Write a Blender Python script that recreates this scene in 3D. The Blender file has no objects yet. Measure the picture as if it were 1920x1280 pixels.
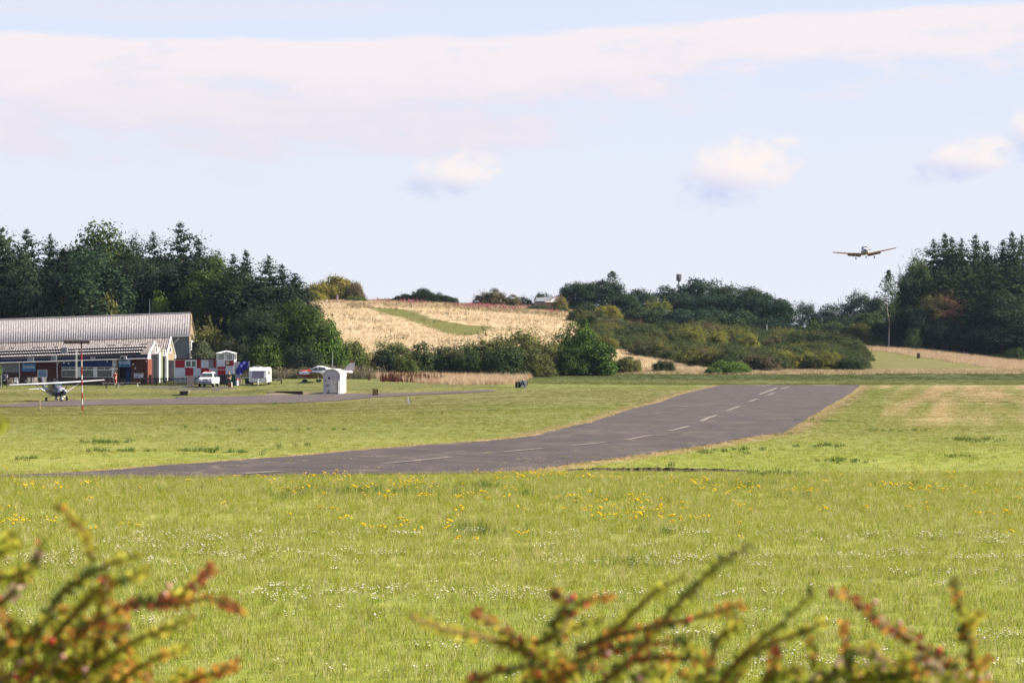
import bpy, math, random
import numpy as np
from mathutils import Vector, Matrix
random.seed(7); RNG = np.random.default_rng(7)
scene = bpy.context.scene
C = scene.collection
R = math.radians

# ------------------------------------------------------------------ camera, sky, sun, exposure
F = 5000.0; CX = 960.0; HY = 672.0; CZ = 3.5
cd = bpy.data.cameras.new('camera'); cam = bpy.data.objects.new('camera', cd); C.objects.link(cam)
cam.location = (0, 0, CZ); cam.rotation_euler = (R(90) + math.atan(32 / F), 0, 0)
cd.sensor_width = 36; cd.lens = F / 1920 * 36; cd.clip_start = 0.1; cd.clip_end = 20000
cd.dof.use_dof = True; cd.dof.focus_distance = 230; cd.dof.aperture_fstop = 15.5
scene.camera = cam
SUN_EL, SUN_AZ = 33.0, 86.0            # azimuth clockwise from +Y (the view direction)
sd = Vector((math.sin(R(SUN_AZ)) * math.cos(R(SUN_EL)), math.cos(R(SUN_AZ)) * math.cos(R(SUN_EL)), math.sin(R(SUN_EL))))
sl = bpy.data.lights.new('sun', 'SUN'); sl.energy = 4.8; sl.angle = R(0.6); sl.color = (1, .9, .74)
so = bpy.data.objects.new('sun', sl); C.objects.link(so); so.rotation_euler = sd.to_track_quat('Z', 'Y').to_euler(); so.location = (0, 0, 60)
scene.view_settings.view_transform = 'Standard'; scene.view_settings.look = 'None'
scene.view_settings.exposure = 1.8; scene.view_settings.gamma = 1
scene.cycles.use_denoising = True
scene.cycles.max_bounces = 6; scene.cycles.diffuse_bounces = 2; scene.cycles.glossy_bounces = 2
scene.cycles.transmission_bounces = 4; scene.cycles.transparent_max_bounces = 8
scene.cycles.sample_clamp_indirect = 6

class NT:
    """tiny helper for node trees"""
    def __init__(s, t): s.t = t; s.n = t.nodes; s.l = t.links
    def new(s, ty, **k):
        n = s.n.new(ty)
        for a, b in k.items(): setattr(n, a, b)
        return n
    def put(s, sock, v):
        if hasattr(v, 'is_output') or isinstance(v, bpy.types.NodeSocket): s.l.new(v, sock)
        else: sock.default_value = v
    def m(s, op, a, b=None, c=None, clamp=False):
        n = s.new('ShaderNodeMath', operation=op, use_clamp=clamp)
        s.put(n.inputs[0], a)
        if b is not None: s.put(n.inputs[1], b)
        if c is not None: s.put(n.inputs[2], c)
        return n.outputs[0]
    def mix(s, f, a, b, blend='MIX'):
        n = s.new('ShaderNodeMix', data_type='RGBA', blend_type=blend)
        s.put(n.inputs[0], f)
        for k, v in ((6, a), (7, b)):
            if isinstance(v, tuple): v = (*v[:3], 1)
            s.put(n.inputs[k], v)
        return n.outputs[2]
    def noise(s, vec, scale, detail=3, rough=.55):
        n = s.new('ShaderNodeTexNoise'); s.put(n.inputs['Vector'], vec)
        n.inputs['Scale'].default_value = scale; n.inputs['Detail'].default_value = detail; n.inputs['Roughness'].default_value = rough
        return n.outputs['Fac']
    def ss(s, x, lo, hi):
        n = s.new('ShaderNodeMapRange', interpolation_type='SMOOTHSTEP')
        s.put(n.inputs[0], x); s.put(n.inputs[1], lo); s.put(n.inputs[2], hi)
        return n.outputs[0]
    def comb(s, x, y, z=0.0):
        n = s.new('ShaderNodeCombineXYZ'); s.put(n.inputs[0], x); s.put(n.inputs[1], y); s.put(n.inputs[2], z); return n.outputs[0]

W = bpy.data.worlds.new('World'); scene.world = W; W.use_nodes = True
w = NT(W.node_tree); w.n.clear()
sky = w.new('ShaderNodeTexSky', sky_type='NISHITA'); sky.sun_disc = False
sky.sun_elevation = R(SUN_EL); sky.sun_rotation = R(SUN_AZ); sky.air_density = 1.0; sky.dust_density = 1.2; sky.ozone_density = 1.6
bg = w.new('ShaderNodeBackground'); bg.inputs[1].default_value = 0.08
wo = w.new('ShaderNodeOutputWorld')
tc = w.new('ShaderNodeTexCoord'); sep = w.new('ShaderNodeSeparateXYZ'); w.l.new(tc.outputs['Generated'], sep.inputs[0])
az = w.m('ARCTAN2', sep.outputs[0], sep.outputs[1]); el = w.m('ARCSINE', sep.outputs[2])
# clouds all round the sky; az/el in radians
azk = w.m('MULTIPLY', az, 5.0); elk = w.m('MULTIPLY', el, 5.0)        # thousands of pixels-ish
WH = (3.35, 3.08, 3.22)
low = w.mix(w.ss(el, 0.0, 0.06), (3.02, 3.02, 3.28), (2.86, 3.0, 3.36))
low = w.mix(w.ss(el, 0.05, 0.14), low, (2.60, 2.90, 3.52))
base = w.mix(w.ss(el, 0.14, 0.6), low, sky.outputs[0])
n1 = w.noise(w.comb(w.m('MULTIPLY', az, 9), w.m('MULTIPLY', el, 45)), 1.0, 6, .55)
n2 = w.noise(w.comb(w.m('MULTIPLY', az, 26), w.m('MULTIPLY', el, 80), 4.0), 1.0, 6, .6)
n3 = w.noise(w.comb(w.m('MULTIPLY', az, 4), w.m('MULTIPLY', el, 10), 9.0), 1.0, 3, .5)
# long band
rise = w.m('MULTIPLY', w.ss(az, -0.02, 0.11), 0.010)
wob = w.m('MULTIPLY', w.m('SUBTRACT', n1, .5), .012)
v = w.m('ADD', w.m('SUBTRACT', el, rise), wob)
wob2 = w.m('MULTIPLY', w.m('SUBTRACT', n2, .5), .05)
thick = w.ss(az, -0.05, 0.12)
lowedge = w.m('ADD', 0.082, w.m('MULTIPLY', thick, .020))
band = w.m('MULTIPLY', w.ss(w.m('ADD', v, wob2), w.m('SUBTRACT', lowedge, .014), w.m('ADD', lowedge, .012)),
           w.m('SUBTRACT', 1.0, w.ss(v, 0.1165, 0.1205)))
band = w.m('MULTIPLY', band, w.ss(w.m('ADD', n2, w.m('MULTIPLY', n1, .6)), .35, 1.0))
band = w.m('MINIMUM', w.m('MULTIPLY', band, 1.5), .92)
b2 = w.m('MULTIPLY', w.ss(v, .124, .128), w.m('SUBTRACT', 1.0, w.ss(v, .131, .134)))
b2 = w.m('MULTIPLY', w.m('MULTIPLY', b2, .45), w.m('SUBTRACT', 1.0, w.ss(az, -.07, -.01)))
high = w.m('MULTIPLY', w.ss(n3, .52, .75), w.ss(el, .14, .22))
thin = w.m('MULTIPLY', w.ss(n1, .48, .8), .25)
lit = w.mix(w.ss(w.m('ADD', v, w.m('MULTIPLY', w.m('SUBTRACT', n2, .5), .06)), .080, .116), (2.95, 2.78, 3.12), (3.42, 3.10, 3.20))
col = w.mix(thin, base, (3.1, 2.95, 3.2))
col = w.mix(b2, col, (3.0, 2.8, 3.15))
col = w.mix(band, col, lit)
col = w.mix(w.m('MULTIPLY', high, .6), col, (3.3, 3.2, 3.3))
# small cumulus: (az, el, half width, half height)
for ax, ey, hw, hh, st in ((-.0225, .0685, .0185, .0100, .95), (.0850, .0695, .0225, .0155, 1.0), (.1690, .0735, .0200, .0095, .9), (.196, .084, .015, .013, .9), (-.31, .075, .03, .012, .8), (.42, .09, .04, .013, .8), (1.1, .12, .06, .02, .8), (-1.2, .11, .07, .02, .8)):
    dx = w.m('DIVIDE', w.m('SUBTRACT', az, ax), hw); dy = w.m('DIVIDE', w.m('SUBTRACT', el, ey), hh)
    sk = w.m('SUBTRACT', dx, w.m('MULTIPLY', dy, .45))
    nn = w.noise(w.comb(w.m('MULTIPLY', az, 120), w.m('MULTIPLY', el, 170), ax * 50), 1.0, 5, .6)
    d = w.m('ADD', w.m('ADD', w.m('MULTIPLY', sk, sk), w.m('MULTIPLY', dy, dy)), w.m('MULTIPLY', w.m('SUBTRACT', nn, .5), 2.2))
    mk = w.m('MULTIPLY', w.m('SUBTRACT', 1.0, w.ss(d, -.1, 1.1)), st)
    cc = w.mix(w.ss(w.m('ADD', dy, w.m('MULTIPLY', dx, .3)), -.7, .2), (2.25, 2.45, 3.2), (3.6, 3.25, 3.15))
    col = w.mix(mk, col, cc)
w.l.new(col, bg.inputs[0]); w.l.new(bg.outputs[0], wo.inputs[0])

# ------------------------------------------------------------------ helpers
def P(px, py, D): return Vector(((px - CX) * D / F, D, CZ - (py - HY) * D / F))
def tag(o, label=None, cat=None, group=None, kind=None):
    if label: o['label'] = label
    if cat: o['category'] = cat
    if group: o['group'] = group
    if kind: o['kind'] = kind
    return o
def empty(name, loc, rz=0, label=None, cat=None, group=None):
    o = bpy.data.objects.new(name, None); C.objects.link(o); o.location = loc; o.rotation_euler = (0, 0, rz)
    o.empty_display_size = .2
    return tag(o, label, cat, group)
def link(name, me, parent=None, label=None):
    o = bpy.data.objects.new(name, me); C.objects.link(o)
    if parent is not None: o.parent = parent
    if label: o['label'] = label
    return o

class MB:
    def __init__(s): s.v = []; s.f = []; s.mi = []; s.cur = 0
    def add(s, vs, fs):
        b = len(s.v); s.v += [tuple(p) for p in vs]
        for f in fs: s.f.append(tuple(b + i for i in f)); s.mi.append(s.cur)
        return s
    def box(s, c, d, rz=0, taper=1.0):
        x, y, z = d[0] / 2, d[1] / 2, d[2] / 2; ca, sa = math.cos(rz), math.sin(rz); vs = []
        for k, t in ((-1, 1), (1, taper)):
            for i, j in ((-1, -1), (1, -1), (1, 1), (-1, 1)):
                a, b = i * x * t, j * y * t
                vs.append((c[0] + a * ca - b * sa, c[1] + a * sa + b * ca, c[2] + k * z))
        return s.add(vs, [(3, 2, 1, 0), (4, 5, 6, 7), (0, 1, 5, 4), (1, 2, 6, 5), (2, 3, 7, 6), (3, 0, 4, 7)])
    def slab(s, pts, n):
        """polygon pts extruded by vector n"""
        k = len(pts); n = Vector(n); a = [Vector(p) for p in pts]
        return s.add(a + [p + n for p in a], [tuple(range(k))[::-1], tuple(range(k, 2 * k))] + [(i, (i + 1) % k, k + (i + 1) % k, k + i) for i in range(k)])
    def tube(s, pts, rs, n=6, cap=True):
        pts = [Vector(p) for p in pts]
        if not hasattr(rs, '__len__'): rs = [rs] * len(pts)
        rings = []
        for i, p in enumerate(pts):
            t = (pts[min(i + 1, len(pts) - 1)] - pts[max(i - 1, 0)]).normalized()
            a = t.cross(Vector((0, 0, 1)));
            if a.length < .05: a = t.cross(Vector((1, 0, 0)))
            a.normalize(); b = t.cross(a)
            rings.append([p + (a * math.cos(2 * math.pi * k / n) + b * math.sin(2 * math.pi * k / n)) * rs[i] for k in range(n)])
        return s.loft(rings, cap)
    def loft(s, rings, cap=True):
        n = len(rings[0]); vs = [p for r in rings for p in r]; fs = []
        for i in range(len(rings) - 1):
            for k in range(n):
                a, b = i * n + k, i * n + (k + 1) % n
                fs.append((a, b, b + n, a + n))
        if cap: fs += [tuple(range(n))[::-1], tuple(range(len(vs) - n, len(vs)))]
        return s.add(vs, fs)
    def ball(s, c, r, n=10, m=7):
        if not hasattr(r, '__len__'): r = (r, r, r)
        rings = []
        for i in range(m + 1):
            t = math.pi * max(.02, min(.98, i / m)) - math.pi / 2
            rings.append([(c[0] + r[0] * math.cos(t) * math.cos(2 * math.pi * k / n), c[1] + r[1] * math.cos(t) * math.sin(2 * math.pi * k / n), c[2] + r[2] * math.sin(t)) for k in range(n)])
        return s.loft(rings)
    def wheel(s, c, r, wd, axis=(1, 0, 0), n=16):
        a = Vector(axis).normalized(); c = Vector(c)
        up = Vector((0, 0, 1)); b = a.cross(up).normalized(); rings = []
        for off, rr in ((-.5, .0), (-.5, .86), (-.32, 1), (.32, 1), (.5, .86), (.5, .0)):
            rings.append([c + a * (wd * off) + (b * math.cos(2 * math.pi * k / n) + up * math.sin(2 * math.pi * k / n)) * max(rr * r, .002) for k in range(n)])
        return s.loft(rings)
    def build(s, name, mats, parent=None, smooth=False, off=None, label=None, bevel=0):
        me = bpy.data.meshes.new(name)
        v = s.v if off is None else [(p[0] - off[0], p[1] - off[1], p[2] - off[2]) for p in s.v]
        me.from_pydata(v, [], s.f); me.validate(clean_customdata=False)
        if not isinstance(mats, (list, tuple)): mats = [mats]
        for m in mats: me.materials.append(m)
        if len(mats) > 1 and len(me.polygons) == len(s.mi): me.polygons.foreach_set('material_index', s.mi)
        if smooth: me.polygons.foreach_set('use_smooth', [True] * len(me.polygons))
        o = link(name, me, parent, label)
        if bevel:
            b = o.modifiers.new('bevel', 'BEVEL'); b.width = bevel; b.segments = 2; b.limit_method = 'ANGLE'
        return o

def npmesh(name, v, f, mats, attrs=None, smooth=False):
    """fast mesh: v (N,3), f (M,k) numpy; attrs {name: (domain, type, array)}"""
    me = bpy.data.meshes.new(name); v = np.asarray(v, np.float32); f = np.asarray(f, np.int32)
    M, k = f.shape
    me.vertices.add(len(v)); me.vertices.foreach_set('co', v.ravel())
    me.loops.add(M * k); me.loops.foreach_set('vertex_index', f.ravel())
    me.polygons.add(M); me.polygons.foreach_set('loop_start', np.arange(0, M * k, k, dtype=np.int32))
    me.update(calc_edges=True)
    if smooth: me.polygons.foreach_set('use_smooth', np.ones(M, bool))
    for m in (mats if isinstance(mats, (list, tuple)) else [mats]): me.materials.append(m)
    for nm, (dom, ty, arr) in (attrs or {}).items():
        a = me.attributes.new(nm, ty, dom)
        a.data.foreach_set({'FLOAT': 'value', 'FLOAT_COLOR': 'color', 'INT': 'value', 'FLOAT_VECTOR': 'vector'}[ty], np.asarray(arr, np.float32 if ty != 'INT' else np.int32).ravel())
    return me

def mat(name, col, rough=.8, metal=0.0, var=.15, scale=3.0, spec=.12, stretch=(1, 1, 1), col2=None, bump=0, bscale=20, coat=0):
    m = bpy.data.materials.new(name); m.use_nodes = True; t = NT(m.node_tree)
    b = t.n['Principled BSDF']; b.inputs['Roughness'].default_value = rough; b.inputs['Metallic'].default_value = metal
    b.inputs['Specular IOR Level'].default_value = spec; b.inputs['Coat Weight'].default_value = coat
    g = t.new('ShaderNodeTexCoord'); mp = t.new('ShaderNodeMapping'); t.l.new(g.outputs['Object'], mp.inputs[0]); mp.inputs['Scale'].default_value = stretch
    nz = t.noise(mp.outputs[0], scale, 5, .6)
    c2 = col2 or tuple(c * (1 - var * 1.6) for c in col); c1 = col if col2 else tuple(min(1, c * (1 + var * .6)) for c in col)
    t.put(b.inputs['Base Color'], t.mix(t.ss(nz, .3, .7), c2, c1))
    if bump:
        bp = t.new('ShaderNodeBump'); bp.inputs['Strength'].default_value = bump; bp.inputs['Distance'].default_value = .02
        t.l.new(t.noise(mp.outputs[0], bscale, 4), bp.inputs['Height']); t.l.new(bp.outputs[0], b.inputs['Normal'])
    return m

# ------------------------------------------------------------------ terrain height
COLS = np.array([-500, 0, 300, 600, 750, 900, 1050, 1200, 1400, 1600, 1750, 1920, 2400.])
def yy(D, ys): return [CZ - (y - HY) * D / F for y in ys]
ROWS = [
 (100, [0] * 13), (140, [0] * 13),
 (200, [-.75, -.7, -.65, -.5, -.35, -.2, 0, 0, 0, 0, 0, 0, 0]),
 (265, [-1.2, -1.2, -1.2, -1.0, -.7, -.4, -.1, 0, 0, 0, 0, 0, 0]),
 (295, [-1.15, -1.15, -1.1, -.62, -.4, -.2, -.05, 0, 0, 0, 0, 0, 0]),
 (303, [-1.1, -1.1, -1.0, -.5, -.3, -.15, 0, 0, 0, 0, 0, 0, 0]),
 (310, [-.15, -.15, -.2, -.3, -.2, 0, 0, 0, 0, 0, 0, 0, 0]),
 (335, [.2, .2, .2, .25, .2, .1, .05, 0, 0, 0, 0, 0, 0]),
 (360, [.45, .45, .5, .8, .6, .5, .3, .15, .15, .15, .15, .15, .15]),
 (400, [1, 1, 1.1, 1.4, 1.3, 1.2, 1.2, 1.15, 1.1, 1.1, 1.1, 1.1, 1.1]),
 (430, [2, 2, 2, 2.2, 2.3, 2.5, 2.4, 2.1, 1.8, 1.7, 1.7, 1.7, 1.7]),
 (470, yy(470, [670, 668, 660, 642, 640, 640, 644, 668, 687, 672, 676, 689, 690])),
 (500, yy(500, [660, 660, 640, 608, 612, 620, 624, 655, 670, 651, 659, 680, 684])),
 (520, yy(520, [655, 650, 620, 588, 594, 605, 607, 640, 655, 652, 661, 682, 686])),
 (560, yy(560, [650, 640, 600, 567, 572, 580, 586, 610, 632, 660, 668, 686, 690])),
 (600, yy(600, [650, 640, 600, 563, 566, 573, 579, 600, 622, 662, 672, 690, 694])),
 (680, yy(680, [655, 648, 610, 568, 570, 577, 583, 604, 630, 664, 676, 692, 696])),
 (800, yy(800, [660, 655, 630, 590, 590, 590, 600, 620, 640, 668, 678, 692, 696])),
]
_rd = np.array([r[0] for r in ROWS], float); _rz = np.array([r[1] for r in ROWS], float)
TD = np.arange(100, 801, 1.0); TP = np.arange(-500, 2401, 10.0)
_t = np.stack([np.interp(TD, _rd, _rz[:, i]) for i in range(len(COLS))], 1)
TAB = np.stack([np.interp(TP, COLS, _t[i]) for i in range(len(TD))], 0)
def _smooth(a, k, axis):
    ker = np.hanning(k + 2)[1:-1]; ker /= ker.sum()
    pad = [(0, 0), (0, 0)]; pad[axis] = (k // 2, k // 2)
    return np.apply_along_axis(lambda r: np.convolve(r, ker, 'valid'), axis, np.pad(a, pad, mode='edge'))
_tabS = _smooth(_smooth(TAB, 17, 0), 17, 1); _tabN = _smooth(_smooth(TAB, 5, 0), 9, 1)
_wb = np.clip((np.abs(TD - 306) - 8) / 12, 0, 1)[:, None]
TAB = _tabN * (1 - _wb) + _tabS * _wb
MOUNDS = [(-20.5, 306, 2.6, 2.0, .35), (-28, 307, 3.2, 2.2, .45), (-15.5, 308, 2.2, 2.2, .4), (-13.2, 303, 1.6, 2.0, .3), (-33, 312, 3, 3, .3), (-24.2, 303.5, 1.3, 1.5, -.35), (-17, 307, 1.2, 2.5, -.3), (-9, 312, 4, 3, .25)]
def _vn(x, y, s, seed):
    """cheap smooth value noise"""
    x = x / s; y = y / s; xi = np.floor(x); yi = np.floor(y); fx = x - xi; fy = y - yi; fx = fx * fx * (3 - 2 * fx); fy = fy * fy * (3 - 2 * fy)
    def h(a, b): q = np.sin(a * 127.1 + b * 311.7 + seed * 17.3) * 43758.5453; return q - np.floor(q)
    return (h(xi, yi) * (1 - fx) + h(xi + 1, yi) * fx) * (1 - fy) + (h(xi, yi + 1) * (1 - fx) + h(xi + 1, yi + 1) * fx) * fy
def hgt(X, Y):
    X = np.asarray(X, float); Y = np.asarray(Y, float)
    px = CX + F * X / np.maximum(Y, 20); d = np.clip(Y, 100, 800)
    i = np.clip((d - 100), 0, len(TD) - 1.001); j = np.clip((px + 500) / 10, 0, len(TP) - 1.001)
    i0 = i.astype(int); j0 = j.astype(int); a = i - i0; b = j - j0
    z = (TAB[i0, j0] * (1 - b) + TAB[i0, j0 + 1] * b) * (1 - a) + (TAB[i0 + 1, j0] * (1 - b) + TAB[i0 + 1, j0 + 1] * b) * a
    z = z * np.clip((3000 - Y) / 2200, 0, 1)
    for mx, my, sx, sy, am in MOUNDS: z = z + am * np.exp(-((X - mx) / sx) ** 2 - ((Y - my) / sy) ** 2)
    z = z + (_vn(X, Y, 7, 1) - .5) * .10 * np.clip((Y - 20) / 30, 0, 1) * np.clip(1.6 - Y / 200, .35, 1)
    t = np.clip((20 - Y) / 15, 0, 1); t = t * t * (3 - 2 * t)
    z = z + 1.9 * t
    # shallow ditch beside the runway edge
    tz = np.exp(-((Y - 83.8 - .03 * X) / .55) ** 2) * np.clip((X - 1.6) / .6, 0, 1) * np.clip((7.2 - X) / .6, 0, 1)
    return z - .34 * tz
def hz(X, Y): return float(hgt(np.array([X]), np.array([Y]))[0])
DD = np.concatenate([np.arange(22, 140, .25), np.arange(140, 700, .5)])
def G(px, py, up=0.0):
    """point of the ground seen at a pixel"""
    X = (px - CX) * DD / F; zr = CZ - (py - HY) * DD / F; zh = hgt(X, DD)
    k = np.argmax(zr <= zh)
    if zr[k] > zh[k]: k = len(DD) - 1
    a = 0.0
    if k > 0:
        d0 = zr[k - 1] - zh[k - 1]; d1 = zr[k] - zh[k]
        if d0 > 0 >= d1: a = d0 / (d0 - d1)
        D = DD[k - 1] + a * (DD[k] - DD[k - 1])
    else: D = DD[0]
    X = (px - CX) * D / F
    return Vector((X, D, hz(X, D) + up))
def onground(px, D, dz=0.0):
    X = (px - CX) * D / F; return Vector((X, D, hz(X, D) + dz))

# ------------------------------------------------------------------ ground
def inpoly(x, y, poly):
    x = np.asarray(x); y = np.asarray(y); r = np.zeros(x.shape, bool); n = len(poly)
    for i in range(n):
        x1, y1 = poly[i]; x2, y2 = poly[(i + 1) % n]
        if y1 == y2: continue
        c = ((y1 > y) != (y2 > y)) & (x < (x2 - x1) * (y - y1) / (y2 - y1) + x1); r ^= c
    return r
def segdist(X, Y, pts):
    d = np.full(np.shape(X), 1e9)
    for (x1, y1), (x2, y2) in zip(pts[:-1], pts[1:]):
        dx, dy = x2 - x1, y2 - y1; L = dx * dx + dy * dy + 1e-9
        t = np.clip(((X - x1) * dx + (Y - y1) * dy) / L, 0, 1)
        d = np.minimum(d, np.hypot(X - x1 - t * dx, Y - y1 - t * dy))
    return d
def ipx(X, Y):
    Y = np.maximum(Y, 20); return CX + F * X / Y, HY + (CZ - hgt(X, Y)) * F / Y

PATH = [(684, 577), (717, 577.5), (757, 579), (785, 587), (813, 598.5), (841, 602), (892, 611), (925, 613), (905, 626), (886, 630), (855, 630), (824, 621), (785, 607), (740, 594)]
HILL = [(540, 550), (700, 550), (960, 560), (1100, 585), (1085, 640), (1120, 645), (1345, 697), (1330, 700), (1150, 699), (540, 700)]
TALL = [(495, 692), (700, 697), (820, 698), (950, 698), (1010, 700), (1060, 698), (1200, 699), (1330, 699), (1330, 696), (1010, 690), (560, 680), (495, 686)]
TALL2 = [(500, 690), (700, 690), (1010, 690), (1010, 700), (990, 712), (965, 720), (860, 722), (800, 719), (700, 709), (640, 701), (500, 706)]
RW_L = [(894, -40), (892, 0), (889, 100), (886, 150), (882, 220), (871, 350), (860, 500), (847, 650), (840, 740), (832, 850), (825, 940), (816, 1013), (801, 1068), (788, 1122), (765, 1195), (756, 1232), (743, 1268), (733, 1305), (726, 1334), (722.5, 1350)]
RW_R = [(894, 420), (890, 760), (888, 900), (885, 976), (879.6, 1013), (868.6, 1086), (859.5, 1159), (849, 1232), (838, 1304), (830, 1359), (819, 1414), (813, 1469), (781, 1523), (759, 1560), (741, 1590), (722.5, 1614)]
L2 = [(G(x, y)[0], G(x, y)[1]) for y, x in RW_L]; R2 = [(G(x, y)[0], G(x, y)[1]) for y, x in RW_R]
TX_U = [(-60, 761), (15, 758.5), (60, 754.5), (120, 750.5), (200, 749), (340, 746.5), (420, 743.5), (500, 741.5), (560, 740.5), (640, 739), (700, 738), (800, 736), (860, 733.5), (900, 731.5), (925, 731)]
TX_D = [(-60, 762.5), (15, 763), (60, 763), (120, 761.5), (200, 759), (340, 758), (420, 757.5), (500, 756.5), (560, 755), (640, 751), (700, 745), (800, 740), (860, 737.5), (900, 735.5), (925, 734)]
TU = [(G(x, y)[0], G(x, y)[1]) for x, y in TX_U]; TDn = [(G(x, y)[0], G(x, y)[1]) for x, y in TX_D]
RUNPOLY = L2 + R2[::-1]; TAXPOLY = TU + TDn[::-1]

def ground_color(X, Y):
    """albedo of the ground at X, Y: the turf's own colours, mown stripes, straw, worn soil"""
    px, py = ipx(X, Y)
    sh = np.shape(X) + (3,); c = np.zeros(sh)
    def k(*a): return np.array(a)
    n1 = _vn(X, Y, 6, 3); n2 = _vn(X, Y, 17, 5); n3 = _vn(X, Y, 2.2, 8); n4 = _vn(X * .25, Y, 3, 11)
    green = k(.172, .190, .034); lush = k(.145, .180, .026); straw = k(.255, .215, .075)
    c[:] = green
    def bl(wt, colr): c[:] = c * (1 - wt[..., None]) + colr * wt[..., None]
    bl(np.clip((n1 - .35) * 1.6, 0, 1) * .6, lush); bl(np.clip((n2 * .6 + n4 * .4 - .45) * 2.2, 0, 1) * .30, straw)
    # middle field, mown shorter and a little paler
    mid = np.clip((Y - 95) / 30, 0, 1) * np.clip((345 - Y) / 15, 0, 1)
    bl(mid * .75, k(.168, .172, .044))
    left = np.clip((1000 - px) / 200, 0, 1)
    bl(mid * left * np.clip((Y - 150) / 80, 0, 1) * .55, k(.172, .150, .046))
    bl(mid * left * np.clip((n4 - .5) * 3, 0, 1) * np.clip((Y - 120) / 60, 0, 1) * .4, k(.195, .150, .065))
    # pale hay strip between taxiway and runway
    hay = inpoly(px, py, [(560, 757.5), (640, 752), (740, 741), (905, 735), (1000, 729), (1290, 729), (1190, 758), (900, 758)])
    bl(hay * (.35 + .4 * n4), k(.200, .182, .070))
    # mown stripes to the right of the runway
    s = X - .168 * Y; st = _vn(s, Y * .02, 1.3, 21); st2 = _vn(s, Y * .01, 2.6, 22)
    rs = inpoly(px, py, [(1650, 713), (2400, 713), (2400, 815), (1900, 806), (1640, 803), (1660, 760)]) * 1.0
    edge = np.clip((Y - 128) / 26, 0, 1)
    bl(rs * edge * (.22 + .78 * np.clip((st * .9 + st2 * .4 - .52) * 3.2, 0, 1)), k(.33, .245, .115)); bl(rs * edge * np.clip((.40 - st) * 4, 0, 1) * .6, k(.15, .16, .035))
    # far cross strip, darker and greener
    fs = np.clip((Y - 343) / 3, 0, 1) * np.clip((px - 940) / 60, 0, 1)
    bl(fs * .95, k(.108, .118, .030)); bl(fs * np.clip((n2 - .4) * 2, 0, 1) * .5, k(.14, .125, .04)); bl(fs * np.clip((Y - 368) / 10, 0, 1) * np.clip((412 - Y) / 8, 0, 1) * .75, k(.060, .070, .020))
    # grass by the buildings
    lb = np.clip((Y - 309) / 6, 0, 1) * np.clip((960 - px) / 40, 0, 1)
    bl(lb * .8, k(.130, .138, .036)); bl(lb * np.clip((n3 - .45) * 2, 0, 1) * .4, k(.2, .16, .07))
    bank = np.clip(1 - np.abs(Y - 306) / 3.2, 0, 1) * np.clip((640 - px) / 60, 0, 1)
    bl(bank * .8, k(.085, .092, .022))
    # hillside beyond the field
    far = np.clip((Y - 408) / 8, 0, 1)
    bl(far, k(.075, .085, .028))
    hill = inpoly(px, py, HILL) & (Y > 404)
    bl(hill * 1.0, k(.40, .31, .205)); bl(hill * np.clip((n1 * .6 + n3 * .4 - .5) * 3, 0, 1) * .35, k(.28, .20, .12))
    path = inpoly(px + (n3 - .5) * 16, py + (n1 - .5) * 3, PATH) & (Y > 450)
    bl(path * 1.0, k(.092, .092, .020)); bl(path * np.clip((n1 - .45) * 2, 0, 1) * .4, k(.11, .10, .032))
    tall = inpoly(px, py, TALL2) & (Y > 330) & (Y < 420)
    bl(tall * .9, k(.17, .12, .06))
    # green mound at the right with straw crest
    rm = inpoly(px, py, [(1570, 650), (1640, 646), (1760, 655), (1930, 678), (2400, 685), (2400, 700), (1560, 697)]) & (Y > 415)
    bl(rm * 1.0, k(.118, .112, .038))
    rc = rm & ~inpoly(px, py, [(1600, 657), (1660, 658), (1740, 671), (1860, 690), (1700, 694), (1560, 694)])
    bl(rc * .9, k(.28, .21, .115))
    # verges of the asphalt
    d = np.minimum(segdist(X, Y, L2), segdist(X, Y, R2[2:]))
    wv = .35 + .5 * n3 + Y * .0025
    bl(np.clip(1.5 - d / wv, 0, 1) * .85, k(.235, .165, .085))
    d2 = np.minimum(segdist(X, Y, TU), segdist(X, Y, TDn))
    bl(np.clip(1.3 - d2 / 1.0, 0, 1) * .5, k(.22, .17, .10))
    dt = np.exp(-((Y - 83.8 - .03 * X) / .7) ** 2) * np.clip((X - 1.4) / .6, 0, 1) * np.clip((7.4 - X) / .6, 0, 1)
    bl(dt, k(.07, .055, .03))
    # trodden earth and gravel by the hut
    gr = inpoly(px, py, [(500, 738), (560, 737), (600, 735.5), (650, 736), (720, 738), (700, 741), (500, 742)]) & (Y > 290)
    bl(gr * .8, k(.24, .17, .14))
    rd = inpoly(px, py, [(250, 726), (330, 722.5), (425, 723.5), (445, 728), (410, 731.5), (330, 731)])
    bl(rd * .75, k(.10, .085, .075))
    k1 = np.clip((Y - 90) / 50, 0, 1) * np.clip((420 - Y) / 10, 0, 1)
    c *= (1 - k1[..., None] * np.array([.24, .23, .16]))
    return c

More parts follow.
